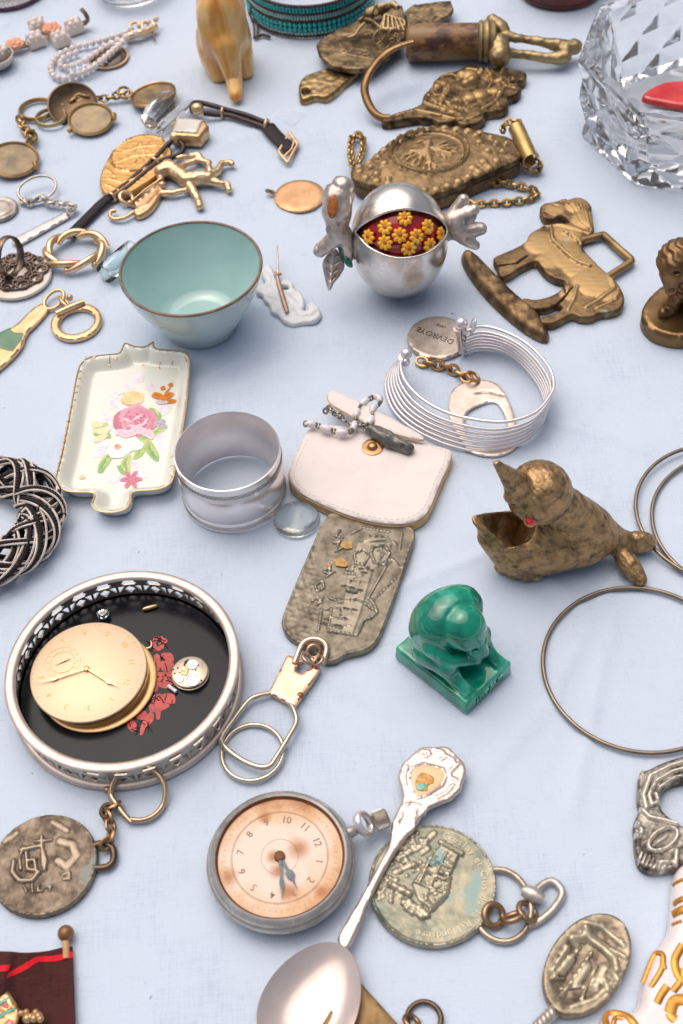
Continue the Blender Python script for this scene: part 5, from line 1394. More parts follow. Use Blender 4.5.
    o = q3((640, 20), (560, 50), (508, 110), (494, 200), (486, 330), (470, 430), (440, 500), (385, 560), (362, 600), (330, 700), (305, 800), (290, 880), (240, 925), (100, 938), (60, 985), (20, 1040), (0, 1100), (300, 1200), (700, 1200), (760, 600), (720, 200))
    t = Thing('gilt_china_piece', 'white china piece painted with bold gold strokes in the bottom right corner', 'china ornament', P(660, 980))
    t.part('body', relief(o, T3, edge=5.0, sp=1.4, hfn=lambda v: .8*vnoise(v, 22, 5)), glaze('white china', rgb('ddd3d2'), rgb('eae2e0'), .18, 30, .05, .4))
    oc = resample(cr(o, 6, True), 1, True)
    def surf(pts):
        p = cr(np.array(pts, float), 6); r = []
        for x, y in p:
            w = P(*Z3((x, y))[0], T3); d = segdist(w[None, :2], oc)[0]; k = min(1, d/5.0); w[2] = T3-5*(1-math.sqrt(max(0, 1-(1-k)**2)))+.8*vnoise(w[None, :2], 22, 5)[0]*sst(d/4)+.05; r.append(w)
        return r
    gs = []
    G = lambda p, r=1.0: gs.append(tube(surf(p), r, 8, up=(0, 0, 1), rv=.5))
    G(((320, 765), (345, 700), (378, 620), (400, 600), (430, 620), (425, 690), (395, 750), (362, 800)), .9); G(((440, 700), (425, 640)), .8); G(((395, 900), (420, 850), (455, 800)), 1.2); G(((545, 560), (505, 630), (500, 680), (520, 740), (560, 780)), 1.3); G(((470, 960), (490, 900), (530, 880), (600, 890)), 1.8); G(((470, 960), (480, 985), (500, 1000)), 1.5); G(((555, 700), (540, 760), (490, 830)), 1.1)
    G(((100, 1040), (100, 970), (140, 950), (200, 965), (250, 1010), (280, 1060)), 1.2); G(((130, 1050), (150, 990), (190, 990)), .8); G(((500, 300), (560, 290), (620, 310)), 1.0); G(((496, 370), (560, 355), (600, 380)), 1.5); G(((498, 180), (560, 170)), .6); G(((490, 425), (540, 420)), .5); G(((560, 860), (600, 840)), 1.5)
    t.part('gold_strokes', join(*gs), GILT_S)
GILT_S = metal('painted gold', rgb('d99a45'), rgb('96561f'), .35, .1, .2, 700, 250, metallic=.6)
bottom_items()
# ------------------------------------------------------------------ silver pomegranate box
def pomegranate():
    Z = zoom(300, 160, 500, 320); zq = lambda x, y: Z((x, y))[0]
    foot = P(*zq(345, 425)); k = 3.415*2.06
    c = PX(*zq(340, 278), foot); r = 166/3.415/kpx(c); c = np.array([c[0], c[1], r*1.02+.2])
    ST = 1.27                                  # the fruit is taller than wide
    c[2] = r*ST+.1
    d = ray(*zq(338, 277)); c = CAM+d*((c[2]-CAM[2])/d[2]); cw = c.copy()
    q1 = np.array([1, 1, 1/ST]); c = c*q1
    def on_s(px, py, rr):
        d = unit(ray(px, py)*q1); o = CAM*q1-c; b = o @ d; q = b*b-(o @ o-rr*rr)
        return c+o+d*(-b-math.sqrt(max(q, 0)))
    def out(V): V = np.array(V)*[1, 1, ST]; V[:, 2] = np.maximum(V[:, 2], .05); return V
    t = Thing('pomegranate_box', 'silver pomegranate shaped box with an open red enamel mouth full of yellow flowers', 'trinket box', [c[0], c[1], 0])
    lens = [(190, 246), (215, 218), (255, 195), (300, 176), (350, 167), (400, 170), (450, 184), (485, 208), (500, 236), (496, 262), (470, 292), (430, 320), (380, 333), (330, 335), (280, 322), (235, 298), (208, 270)]
    bp = np.array([on_s(*zq(x, y), r) for x, y in resample(cr(np.array(lens, float), 6, True), 7, True)])
    n = len(bp); U_b = (bp-c)/r; ax = unit(U_b.mean(0)); m_ = 26
    def slerp(a, b, f):
        w = math.acos(np.clip(a @ b, -1, 1)); s = math.sin(w)
        return a if s < 1e-6 else (a*math.sin((1-f)*w)+b*math.sin(f*w))/s
    V, F = [], []
    for j in range(m_):
        f = j/(m_-1)*.995
        for u in U_b:
            q = slerp(u, -ax, f); V.append(c+r*q*np.array([1, 1, 1.0]))
    V = out(V)
    ori = np.cross(U_b[1]-U_b[0], ax-U_b[0]) @ U_b[0] > 0
    for j in range(m_-1):
        for i in range(n):
            f = (j*n+i, (j+1)*n+i, (j+1)*n+(i+1) % n, j*n+(i+1) % n); F.append(f if ori else f[::-1])
    F.append(tuple((m_-1)*n+i for i in range(n)))
    body = t.part('shell', (V, F), POMS, ang=60)
    t.part('lip', tube(out(c+U_b*(r+.1)), .75, 8, True), POMS)
    # wall down to the enamel, then the enamel itself
    V, F = [], []
    rows = [(0, r-.1), (0.01, r-1.8)]+[(f, r-2.2+.9*f) for f in (.03, .15, .3, .5, .7, .9, .995)]
    for f, rr_ in rows:
        for u in U_b: V.append(c+rr_*slerp(u, ax, f))
    R_ = len(rows)
    def band(j0, j1):
        o = []
        for j in range(j0, j1):
            for i in range(n):
                f = (j*n+i, j*n+(i+1) % n, (j+1)*n+(i+1) % n, (j+1)*n+i); o.append(f if ori else f[::-1])
        return o
    V = out(V)
    t.part('inner_wall', (V, band(0, 2)), glaze('dark gap', rgb('1c0d0d'), rgb('31171a'), .4, 300, .1))
    en = t.part('enamel', (V, band(2, R_-1)), ENAMEL_R)
    for i, (x, y) in enumerate(((235, 263), (291, 230), (291, 282), (341, 257), (358, 199), (371, 302), (397, 261), (435, 228), (441, 291), (478, 254))):
        q = out([on_s(*zq(x, y), r-1.2)])[0]; nn = unit((q-cw)*[1, 1, 1/ST**2]); Mx = frame(nn, (0, 1, .2))
        pet = []
        for kk in range(8):
            a = kk*PI/4+i; pet.append(ball(q+Mx @ np.array([2.0*math.cos(a), 2.0*math.sin(a), .25]), (1.75, 1.15, 1.0), 8, Mx @ rotm((0, 0, 1), a)))
        pet.append(ball(q+Mx @ np.array([0, 0, .3]), (1.5, 1.5, .7), 8, Mx))
        fl = t.part('flower', join(*pet), ENAMEL_Y)
        t.part('flower_heart', ball(q+Mx @ np.array([.2, 0, .85]), (1.0, .95, .5), 8, Mx), ENAMEL_O, fl)
    # twig with leaves on the left
    L = zoom(310, 180, 420, 300); yb = cw[1]
    pr = lambda x, y, dy=0: PY(*L((x, y))[0], yb+dy)
    def twig(p):
        d = capx(p, [pr(200, 45, 5), pr(175, 110, 3), pr(165, 200, 0), pr(170, 290, -3), pr(200, 350, -3)], [5.0, 7.0, 6.6, 5.2, 4.0])
        d = smin(d, cap(p, pr(160, 350, -4), pr(60, 440, -5), 4.0, 3.0), 2)
        d = smin(d, cap(p, pr(215, 330, -3), pr(240, 480, -5), 3.5, 2.2), 2)
        return d+.35*vnoise(p, 4, 4)+.12*vnoise(p, 1.6, 9)
    q = [pr(*a) for a in ((200, 45), (60, 440), (240, 480), (120, 120))]
    lo = np.min(q, 0)-9; hi = np.max(q, 0)+9
    t.part('twig', sdf_mesh(twig, lo, hi, .8), POMS_D, ang=None)
    e = pr(140, 165, -6.5); Me = frame(unit(CAM-e+np.array([-120, 0, 0])), (0, 0, 1))
    t.part('bark_knot', ball(e, (2.6, 5.2, 1.3), 14, Me), ORANGE_E)
    lf = [pr(*a, -8) for a in ((148, 420), (185, 455), (215, 530), (190, 590), (150, 640), (122, 690), (100, 640), (82, 560), (78, 510), (110, 455))]
    def leafm(pts, th, mid):
        pts = np.array(pts); cc = pts.mean(0); nn = unit(CAM-cc); Mx = frame(nn)
        loc = (pts-cc) @ Mx; ml = [((np.array(a)-cc) @ Mx)[:2] for a in mid]
        ax_ = np.array(ml[-1])-np.array(ml[0]); st = [(ml, .5, .8)]
        for f in (.2, .4, .6, .78):
            b = np.array(ml[0])+ax_*f; pp_ = np.array([-ax_[1], ax_[0]])/np.linalg.norm(ax_)
            for s in (-1, 1): st.append(([b, b+pp_*s*4*(1-f*.6)-ax_*.13], .4, -.5))
        m = relief(loc[:, :2], th, -th/2, th*.45, .55, strokes=st, bottom=True)
        return (m[0] @ Mx.T+cc, m[1], m[2])
    t.part('leaf', leafm(lf, 1.6, [pr(148, 430, -8), pr(135, 560, -8), pr(122, 680, -8)]), POMS_L)
    lf2 = [pr(*a, -6) for a in ((170, 400), (235, 400), (240, 450), (265, 520), (258, 545), (225, 530), (190, 470))]
    t.part('green_leaf', leafm(lf2, 1.2, [pr(200, 410, -6), pr(225, 470, -6), pr(250, 530, -6)]), ENAMEL_G)
    # crown on the right
    Q = zoom(440, 190, 490, 260); qr = lambda x, y, dy=0: PY(*Q((x, y))[0], yb+dy)
    def crown(p):
        d = capx(p, [qr(0, 520, 4), qr(90, 500, 3), qr(180, 440, 2)], [7.5, 6.6, 5.6])
        for pts, rs in (([(180, 420, 2), (250, 280, 4), (320, 140, 5)], [4.6, 3.9, 2.9]), ([(230, 420, 1), (380, 330, 1), (470, 270, 1)], [5.2, 4.2, 2.6]), ([(240, 520, -1), (400, 560, -2), (560, 530, -2)], [4.8, 4.0, 2.9]), ([(250, 600, -2), (370, 690, -4), (490, 760, -5)], [3.6, 2.9, 2.1])):
            d = smin(d, capx(p, [qr(*a) for a in pts], [w*1.0 for w in rs]), 1.4)
        for a, w in (((440, 400, -3), (3.6, 3, 2.0)), ((440, 500, -5), (3.8, 3, 1.3)), ((440, 690, -7), (2.8, 2.4, 1.1)), ((240, 130, 2), (1.8, 3, 2.5))): d = smax(d, -ell(p, qr(*a), w), .7)
        return d+.18*vnoise(p, 3.5, 6)
    q = [qr(*a) for a in ((0, 520), (320, 130), (570, 530), (500, 770))]
    t.part('crown', sdf_mesh(crown, np.min(q, 0)-[8, 10, 5], np.max(q, 0)+[5, 12, 5], .7), POMS_D, ang=None)
POMS = metal('pomegranate silver', rgb('ece4de'), rgb('aaa097'), .25, .1, .12, 260, 60, contrast=.8, metallic=.86, spot=(rgb('a98a72'), 75, .70))
POMS_D = metal('old twig silver', rgb('ddcfc4'), rgb('6e5d52'), .3, .12, .25, 500, 130, contrast=.75)
POMS_L = metal('leaf silver', rgb('eadcd4'), rgb('8a6f5c'), .34, .1, .2, 600, 130, contrast=.7)
pomegranate()

# ------------------------------------------------------------------ brass horse plaque
def horse():
    Z = zoom(440, 170, 683, 360); T = 4.0; q = lambda *p: PP(Z(*p), T)[:, :2]
    o = q((281, 108), (290, 93), (318, 88), (350, 78), (362, 82), (385, 75), (405, 80), (424, 95), (428, 118), (431, 140), (434, 165), (425, 182), (404, 196), (402, 215), (420, 240), (450, 272), (480, 302), (502, 320), (515, 342), (519, 366), (508, 388), (485, 398), (450, 402), (428, 412), (395, 412), (372, 405), (345, 418), (318, 430), (285, 428), (282, 412), (320, 402), (342, 388), (330, 376), (300, 388), (255, 388), (232, 372), (235, 358), (270, 362), (310, 352), (338, 335), (350, 312), (325, 304), (298, 288), (280, 268), (268, 256), (230, 272), (192, 296), (168, 296), (160, 270), (150, 250), (158, 240), (200, 222), (240, 200), (252, 178), (278, 162), (310, 152), (345, 150), (362, 145), (345, 128), (318, 136), (290, 132))
    oc = resample(cr(o, 6, True), 1, True)
    st = []; L = lambda p, r=.8, h=1.2: st.append((q(*p), r*1.1, h*(.5 if h > 0 else 1.2)))
    hill = [(*P(*Z((x, y))[0], T)[:2], r, h) for x, y, r, h in ((285, 205, 10, 1.8), (340, 235, 12, 1.6), (400, 270, 11, 1.7), (440, 310, 13, 2.3), (355, 180, 9, 1.3), (410, 140, 8, 1.4), (385, 100, 7, 1.6), (325, 110, 6, 1.0), (310, 250, 8, 1.2), (365, 345, 6, 1.2), (470, 345, 7, 1.4))]
    L(((310, 160), (316, 200), (350, 235), (390, 265), (420, 275)), .9, 2.6); L(((278, 162), (330, 155), (380, 168), (425, 180)), .7, 1.6)
    for k in range(6): L(((350+k*11, 88+k*3), (378+k*8, 112+k*8), (395+k*6, 150+k*4)), .55, 1.7)
    for k in range(5): L(((345+k*9, 178+k*5), (370+k*9, 182+k*5), (385+k*7, 200+k*5)), .5, 1.9)
    L(((165, 268), (215, 262), (245, 240)), .7, -.9); L(((330, 376), (352, 356), (372, 330)), .6, -1.0); L(((480, 310), (490, 335), (455, 360), (410, 385)), .9, 1.6); L(((505, 335), (495, 365), (440, 388)), .6, 1.4); L(((385, 330), (378, 360), (360, 392)), .8, 1.5); L(((345, 318), (352, 345)), .6, -.7)
    L(((288, 118), (300, 122)), .5, -.6); L(((318, 100), (330, 104)), .5, -.6); L(((340, 88), (350, 84), (358, 92)), .5, .9)
    t = Thing('horse_buckle', 'brass horse standing on a log with an open square loop on its back', 'buckle', [*o.mean(0), 0])
    t.part('horse', relief(o, T, edge=1.1, sp=.62, strokes=st, blobs=[(a, b_, r*.9, h*.62) for a, b_, r, h in hill], step=.8, hfn=lambda v: .06*vnoise(v, 2, 3)), HORSE_B)
    lg = q((60, 236), (66, 222), (82, 219), (105, 232), (135, 262), (180, 308), (225, 350), (270, 386), (296, 425), (308, 452), (304, 466), (285, 466), (245, 446), (200, 412), (150, 366), (105, 315), (72, 268))
    t.part('log', relief(lg, 5.0, edge=4.2, sp=.8, step=.8, hfn=lambda v: .35*vnoise(v, 5, 9)+.15*vnoise(v, 1.8, 2)), HORSE_B)
    g = lambda x, y, z=2.2: P(*Z((x, y))[0], z)
    fr = np.array([g(395, 205), g(402, 198), g(430, 191), (g(455, 184)), g(464, 187), g(500, 220), g(530, 246), g(537, 254), g(533, 262), g(505, 280), g(480, 296), g(470, 302)])
    t.part('loop', tube(cr(fr, 4), 1.9, 10, rv=2.0, up=(0, 0, 1)), HORSE_B)
horse()

# ------------------------------------------------------------------ lion on its plate, right edge
def lion():
    Z = zoom(620, 230, 683, 360, 496.0); T = 7.5; q = lambda *p: PP(Z(*p), T)[:, :2]
    o = q((430, 362), (360, 412), (275, 480), (205, 560), (172, 640), (195, 715), (265, 780), (390, 822), (520, 835), (680, 820), (850, 740), (980, 600), (960, 430), (800, 330), (600, 320))
    t = Thing('brass_lion', 'brass lion figure standing on a thick round ended plate at the right edge', 'figurine', [*o.mean(0), 0])
    t.part('base', relief(o, T, edge=1.0, sp=1.4, hfn=lambda v: .08*vnoise(v, 7, 5)), LION_B)
    f = P(*Z((400, 640))[0], T); y0 = f[1]; r = lambda x, y, d=0: PY(*Z((x, y))[0], y0+d)
    def fn(p):
        head = sun_(1.2, ell(p, r(435, 300, -1), (7.2, 7.5, 8.2)), cap(p, r(405, 400, -4), r(400, 470, -6), 4.2, 2.8))
        mane = sun_(2, ell(p, r(480, 230, 3), (10.5, 9, 9.5)), ell(p, r(540, 330, 4), (11, 9, 11)))
        body = sun_(3, cap(p, r(560, 380, 8), r(760, 330, 24), 11, 10), cap(p, r(500, 250, 5), r(560, 300, 7), 8, 10))
        legs = sun_(1.2, capx(p, [r(480, 470, 3), r(425, 560, 1), r(410, 640, 0), r(345, 655, -2)], [5.0, 3.4, 3.0, 2.7]), capx(p, [r(600, 480, 3), r(590, 600, 0), r(580, 700, -2)], [4.5, 3.4, 3.2]), capx(p, [r(800, 420, 24), r(790, 560, 20), r(780, 620, 18)], [6, 4, 3.4]))
        d = sun_(1.5, smin(head, mane, 1.2), body, legs)
        d = d+.35*np.sin(p[:, 2]*1.5+p[:, 0]*1.1+np.sin(p[:, 1]))*np.clip(1-mane/3, 0, 1)
        for a in ((392, 340), (450, 345)): d = smax(d, -ell(p, r(*a, -8), (1.6, 2.5, 1.0)), .5)
        d = smax(d, -ell(p, r(405, 480, -9), (2.4, 2, .5)), .3)
        return d
    qs = [r(345, 655), r(480, 130), r(800, 300, 26), r(580, 700, -3)]
    lo = np.min(qs, 0)-[8, 12, 4]; hi = np.max(qs, 0)+[10, 10, 8]; lo[2] = T-1
    t.part('lion', sdf_mesh(fn, lo, hi, .8), LION_D, ang=None)
LION_B = metal('lion plate brass', rgb('a5845a'), rgb('634a2f'), .3, .1, .15, 600, 70, contrast=.9)
LION_D = metal('dark lion brass', rgb('8e6c48'), rgb('241a18'), .34, .12, .3, 500, 110, contrast=.7, bias=-.05)
lion()

# ------------------------------------------------------------------ copper oval, white brooch, plastic tag
def small_mid():
    c = P(299.2, 194.6, 1.6); R = 25.2/kpx(c)
    t = Thing('copper_medallion', 'plain worn copper disc pendant with a small bail', 'pendant', [c[0], c[1], 0])
    t.part('disc', relief(circ(c, R, 60), 1.8, edge=.7, sp=1.0, hfn=lambda v: .05*vnoise(v, 4, 2)-.25*sst((np.hypot(v[:, 0]-c[0], v[:, 1]-c[1])-R+2.2)/.6)), COPPER)
    t.part('bail', join(torus(P(271.5, 192, 1.5), 1.4, .55, 16, 6, (.3, .2, 1)), torus(P(268.5, 191.2, 2), 1.4, .5, 16, 6, (.3, .9, .4))), DARKB)
    Z = zoom(100, 180, 340, 360); T = 2.2; q = lambda *p: PP(Z(*p), T)[:, :2]
    o = q((458, 262), (468, 244), (482, 238), (494, 256), (504, 284), (530, 280), (548, 290), (552, 306), (572, 318), (582, 345), (578, 366), (588, 368), (592, 352), (606, 346), (622, 360), (628, 382), (610, 400), (580, 404), (550, 409), (522, 400), (508, 384), (488, 374), (480, 352), (466, 340), (462, 326), (446, 318), (444, 302), (458, 296), (470, 286))
    st = [(q((470, 300), (520, 310), (560, 350)), .7, .6), (q((480, 330), (530, 345), (560, 385)), .7, .6), (q((560, 385), (600, 385), (612, 370)), .7, .7), (q((465, 262), (480, 270), (485, 290)), .7, .7), (q((505, 370), (540, 380)), .7, .5)]
    h = q((562, 362), (580, 372), (600, 370), (592, 384), (570, 384)); h2 = q((510, 300), (530, 298), (538, 306), (520, 312))
    t = Thing('white_brooch', 'white scrolled leaf brooch lying face down with its brown pin showing', 'brooch', [*o.mean(0), 0])
    t.part('leaf', relief(o, T, edge=.8, sp=.8, strokes=st, holes=[h2], hfn=lambda v: .12*vnoise(v, 3, 3)), WHITEM)
    g = lambda x, y, z=3.4: P(*Z((x, y))[0], z)
    t.part('pin', tube([g(504, 185, 7), g(505, 225, 6), g(506, 265, 4.2)], [.35, .5, .6], 8), NICKEL)
    t.part('pin_bar', tube([g(502, 262), g(510, 300), g(522, 340), g(533, 376)], [1.0, 1.1, 1.2, 1.0], 8, up=(0, 0, 1), rv=.6), PINBROWN)
    t.part('pin_hinge', tube([g(498, 270, 3.6), g(516, 266, 3.6)], .9, 10), PINBROWN)
    A = zoom(180, 0, 420, 180); T = .35
    single('plastic_tag', 'small thin transparent plastic tag lying above the copper disc', 'tag', relief(PP(A((265, 332), (295, 308), (355, 322), (322, 356)), T), T, edge=.1, sp=1.5, smooth=False), FILM)
PINBROWN = metal('brown pin', rgb('b79b88'), rgb('7d6354'), .4, .1, .15, 900, 150)
small_mid()

# ------------------------------------------------------------------ brass box with an eagle and chains
def eagle_box():
    Z = zoom(350, 110, 550, 220); T = 11.0; q = lambda *p: PP(Z(*p), T)[:, :2]; p1 = lambda x, y, z=T: P(*Z((x, y))[0], z)
    o = q((4, 200), (28, 186), (55, 178), (85, 148), (130, 112), (180, 86), (240, 64), (300, 54), (350, 55), (400, 62), (450, 70), (510, 82), (552, 96), (575, 130), (586, 160), (545, 184), (490, 208), (430, 234), (370, 262), (310, 284), (265, 292), (200, 285), (120, 268), (55, 252), (10, 234))
    oc = resample(cr(o, 6, True), 1, True); ce = p1(270, 148)[:2]; ell_ = q(*[(270+132*math.cos(a), 148+76*math.sin(a)) for a in np.linspace(0, 2*PI, 40)]); st = [(ell_, .9, 1.6), (ce+(ell_-ce)*.9, .4, .6)]
    L = lambda p, r=.8, h=1.0: st.append((q(*p), r, h))
    L(((268, 118), (262, 148), (272, 190)), 2.0, 1.8); L(((262, 130), (245, 112), (232, 118)), 1.0, 1.5)
    for (x, y) in ((180, 165), (195, 178), (205, 150), (215, 190), (235, 195)): L(((258, 145), (x, y)), .9, 1.3)
    for (x, y) in ((355, 128), (362, 142), (345, 158), (325, 172), (330, 115)): L(((278, 140), (x, y)), .9, 1.3)
    for (x, y) in ((252, 208), (272, 212), (292, 200)): L(((268, 175), (x, y)), .9, 1.2)
    bl = []
    ins = ce+(oc-ce)*.90
    for i in range(0, len(ins), 7):
        if ins[i][0] < p1(470, 100)[0]: bl.append((*ins[i], 2.3, 1.5))
    for x, y, r_ in ((440, 120, 2.2), (470, 150, 2.2), (500, 120, 2.0), (520, 150, 2.0), (455, 185, 2.6), (500, 178, 2.4), (430, 92, 2.0), (480, 98, 2.0), (535, 118, 1.8), (115, 190, 2.4), (95, 165, 1.8), (70, 200, 1.8), (90, 225, 2.0), (130, 240, 1.8), (420, 205, 2.8)): bl.append((*p1(x, y)[:2], r_, 1.7))
    def hfn(v):
        d = segdist(v, oc); e = segdist(v, ell_); i = inside(v, ell_)
        dome = 1.8*sst(d/16); g = .12*vnoise(v, 1.2, 3)
        return dome+np.where(i, -.6+.1*vnoise(v, 1.2, 2), g)
    t = Thing('eagle_box', 'antique brass hinged box embossed with an eagle in an oval, with its chain', 'box', [*o.mean(0), 0])
    t.part('lid', relief(o, 3.0, T-3.0, 1.2, .72, strokes=st, blobs=bl, hfn=hfn, bottom=True, step=.85), EAGLE)
    lo = o.mean(0)+(o-o.mean(0))*.985
    t.part('case', relief(lo, T-4.6, 1.4, .8, 1.6, bottom=True), BRASS_D)
    a, b = p1(568, 62, 12), p1(618, 172, 9); n = 20
    ax = unit(b-a); Mx = frame(ax); ang = np.linspace(.3, 5.6, 22)
    V = np.array([a+(b-a)*k+Mx @ np.array([rr_*math.cos(x), rr_*math.sin(x), 0]) for k in (0, 1) for rr_ in (4.3, 3.7) for x in ang]); m_ = 22
    F = [(i, i+1, 2*m_+i+1, 2*m_+i) for i in range(m_-1)]+[(m_+i+1, m_+i, 3*m_+i, 3*m_+i+1) for i in range(m_-1)]+[(i+1, i, m_+i, m_+i+1) for i in range(m_-1)]+[(2*m_+i, 2*m_+i+1, 3*m_+i+1, 3*m_+i) for i in range(m_-1)]+[(0, 2*m_, 3*m_, m_), (m_-1, 2*m_-1, 4*m_-1, 3*m_-1)]
    t.part('hinge_sleeve', (V, F), BRASS_Y)
    CH = metal('old brass chain', rgb('b3915c'), rgb('47331f'), .34, .1, .25, 700, 150)
    ch = lambda pts: chain([p1(*x) for x in pts], 4.4, 3.2, .75, 12)
    t.part('chain', ch(((395, 318, 1.6), (440, 320, 1.6), (500, 318, 1.6), (560, 312, 1.6), (610, 305, 1.6), (640, 290, 1.6), (632, 274, 1.6), (600, 264, 1.8), (560, 255, 2), (520, 248, 2.5), (470, 250, 3))), CH)
    t.part('chain', join(ch(((520, 75, 8), (525, 55, 9), (545, 38, 10), (568, 38, 11), (580, 50, 11))), ch(((620, 150, 8), (640, 165, 6), (652, 190, 4), (640, 210, 2), (615, 205, 3), (595, 190, 5), (600, 165, 7)))), CH)
    t.part('chain', ch(((10, 195, 9), (4, 160, 6), (2, 125, 4), (8, 95, 3), (25, 82, 3), (42, 95, 3), (46, 125, 3), (40, 150, 4), (30, 180, 8))), CH)
EAGLE = metal('eagle brass', rgb('ab8e66'), rgb('423324'), .5, .1, .2, 1200, 170, contrast=.6, bias=-.12)
eagle_box()

# ------------------------------------------------------------------ corkscrew, wall hook, carriage letter clip
def corkscrew():
    Z = zoom(360, 10, 530, 130); y0 = P(*Z((330, 200))[0])[1]+5
    R = 10.2; a, b = PX(*Z((196, 130))[0], [0, 0, 0]), None
    pa, pb = P(*Z((186, 133))[0], R), P(*Z((478, 126))[0], R); ax = unit(pb-pa); Lh = np.linalg.norm(pb-pa); Mx = frame(ax)
    t = Thing('corkscrew', 'corkscrew with a thick stained wooden handle and a forked metal end', 'corkscrew', (pa+pb)/2*[1, 1, 0])
    t.part('handle', lathe([(.001, .2), (R*.7, .0), (R*.93, .9), (R, 2.6), (R*1.0, Lh*.5), (R*.97, Lh)], pa, 48, Mx), WOOD)
    t.part('ferrule', lathe([(R*.97, Lh-.6), (R*1.08, Lh), (R*1.12, Lh+1.4), (R*1.04, Lh+2.2), (R*1.14, Lh+3.4), (R*1.15, Lh+4.8), (R*1.02, Lh+5.6), (R*1.1, Lh+6.6), (R*1.06, Lh+8.6), (R*.9, Lh+9.4), (R*.5, Lh+9.8), (.001, Lh+9.8)], pa, 48, Mx), CORK_M)
    Q = zoom(480, 0, 683, 200); g = lambda x, y, z: P(*Q((x, y))[0], z)
    cl = lambda p: (smin(capx(p, [g(40, 68, 15), g(70, 95, 14), g(88, 120, 12)], [3.4, 4.4, 3.2]), capx(p, [g(62, 150, 11), g(66, 190, 9), g(92, 180, 9)], [6.2, 6.0, 3.2]), 2))
    def fn(p):
        d = cl(p)
        d = smin(d, capx(p, [g(85, 122, 12), g(150, 132, 11), g(215, 143, 10), g(262, 152, 9)], [2.7, 2.3, 2.6, 3.6]), 1)
        d = smin(d, capx(p, [g(85, 178, 9), (g(150, 184, 8)), g(215, 194, 7), g(268, 196, 6.5)], [2.7, 2.4, 2.7, 3.4]), 1)
        d = smin(d, capx(p, [g(250, 150, 9), g(285, 158, 8), g(285, 190, 7), g(255, 198, 6.5)], [3.0, 3.8, 3.8, 2.8]), 1)
        d = smin(d, cap(p, g(285, 165, 8), g(318, 158, 8), 4.0, 4.4), 1)
        return d+.3*vnoise(p, 3.2, 4)
    qs = [g(40, 68, 15), g(330, 160, 8), g(268, 205, 6), g(62, 190, 9)]
    t.part('fork', sdf_mesh(fn, np.min(qs, 0)-7, np.max(qs, 0)+7, .8), CORK_M, ang=None)
CORK_M = metal('corroded corkscrew metal', rgb('a8936c'), rgb('4f4130'), .42, .12, .4, 500, 120)
corkscrew()
def wall_hook():
    Z = zoom(360, 10, 530, 130); T = 5.0; q = lambda *p: PP(Z(*p), T)[:, :2]; g = lambda x, y, z: P(*Z((x, y))[0], z)
    o = q((90, 432), (150, 408), (205, 392), (245, 372), (256, 335), (285, 310), (300, 278), (345, 250), (390, 240), (430, 215), (480, 222), (530, 230), (575, 224), (610, 235), (645, 238), (670, 250), (664, 276), (640, 288), (650, 312), (632, 338), (600, 350), (596, 385), (570, 402), (515, 410), (500, 436), (465, 455), (420, 460), (375, 448), (320, 452), (285, 436), (235, 430), (190, 436), (130, 446), (95, 446))
    oc = resample(cr(o, 6, True), 1, True); st = []; L = lambda p, r=.9, h=1.4: st.append((q(*p), r*.85, h*.85)); pt = lambda x, y: tuple(P(*Z((x, y))[0], T)[:2])
    sp = [(610+26*math.exp(-.28*a)*math.cos(a+1), 285+26*math.exp(-.28*a)*math.sin(a+1)) for a in np.linspace(0, 9, 26)]
    L(tuple(sp), .9, 1.8); L(((575, 235), (560, 275), (585, 310), (625, 318)), 1.0, 1.7); L(((150, 425), (230, 405), (300, 420), (380, 440), (440, 440), (480, 420)), 1.1, 1.5); L(((255, 370), (330, 400), (400, 420)), .9, 1.3)
    L(((300, 290), (340, 300), (360, 330), (340, 350), (300, 345), (285, 320)), 1.0, 1.6); L(((320, 350), (350, 375), (390, 380)), 1.0, 1.5); L(((490, 400), (530, 380), (560, 350), (575, 320)), 1.1, 1.7); L(((510, 240), (530, 290), (510, 330)), 1.1, 1.6); L(((430, 240), (470, 245), (500, 270)), 1.2, 1.7); L(((270, 340), (300, 370), (350, 395)), .8, 1.3); L(((380, 395), (430, 400), (470, 385)), .9, 1.4)
    L(((540, 360), (560, 385), (540, 400)), .8, 1.2); L(((330, 265), (370, 262), (400, 280)), 1.0, 1.6)
    bl = [(*pt(x, y), r, h) for x, y, r, h in ((440, 270, 5.5, 3.6), (450, 290, 3.5, 3.9), (425, 300, 3.0, 3.2), (410, 265, 3.4, 3.0), (480, 345, 5.0, 2.8), (440, 355, 4.5, 2.6), (355, 320, 3.4, 2.0), (390, 370, 3.8, 2.2), (540, 330, 3.6, 2.2), (310, 310, 2.6, 1.8), (330, 360, 2.8, 1.9), (520, 270, 2.8, 2.0), (555, 290, 2.6, 2.0), (480, 260, 2.8, 2.4))]
    t = Thing('wall_hook', 'cast brass wall hook with a bearded mask and scrolls, its long hook curling up', 'hook', [*o.mean(0), 0])
    t.part('plate', relief(o, T, edge=1.6, sp=.75, strokes=st, blobs=bl, step=.85, hfn=lambda v: .1*vnoise(v, 2.6, 5)), HOOK_D)
    arm = cr([g(120, 436, 3.5), g(85, 432, 4), g(50, 405, 6), g(24, 350, 10), g(20, 300, 14), g(45, 240, 18), g(95, 180, 21), g(150, 148, 23), g(212, 128, 24)], 8)
    t.part('arm', tube(arm, np.interp(np.arange(len(arm)), [0, len(arm)*.5, len(arm)-1], [2.6, 2.3, 2.9]), 10, rv=np.interp(np.arange(len(arm)), [0, len(arm)-1], [2.4, 1.5]), up=(0, .5, .8)), HOOK_A)
    t.part('tip_rings', join(*[tube([arm[-k]+[0, 0, 0], arm[-k]+(arm[-k-1]-arm[-k])*.5], 3.15, 10, up=(0, .5, .8), rv=1.75) for k in (3, 7, 11)]), HOOK_D)
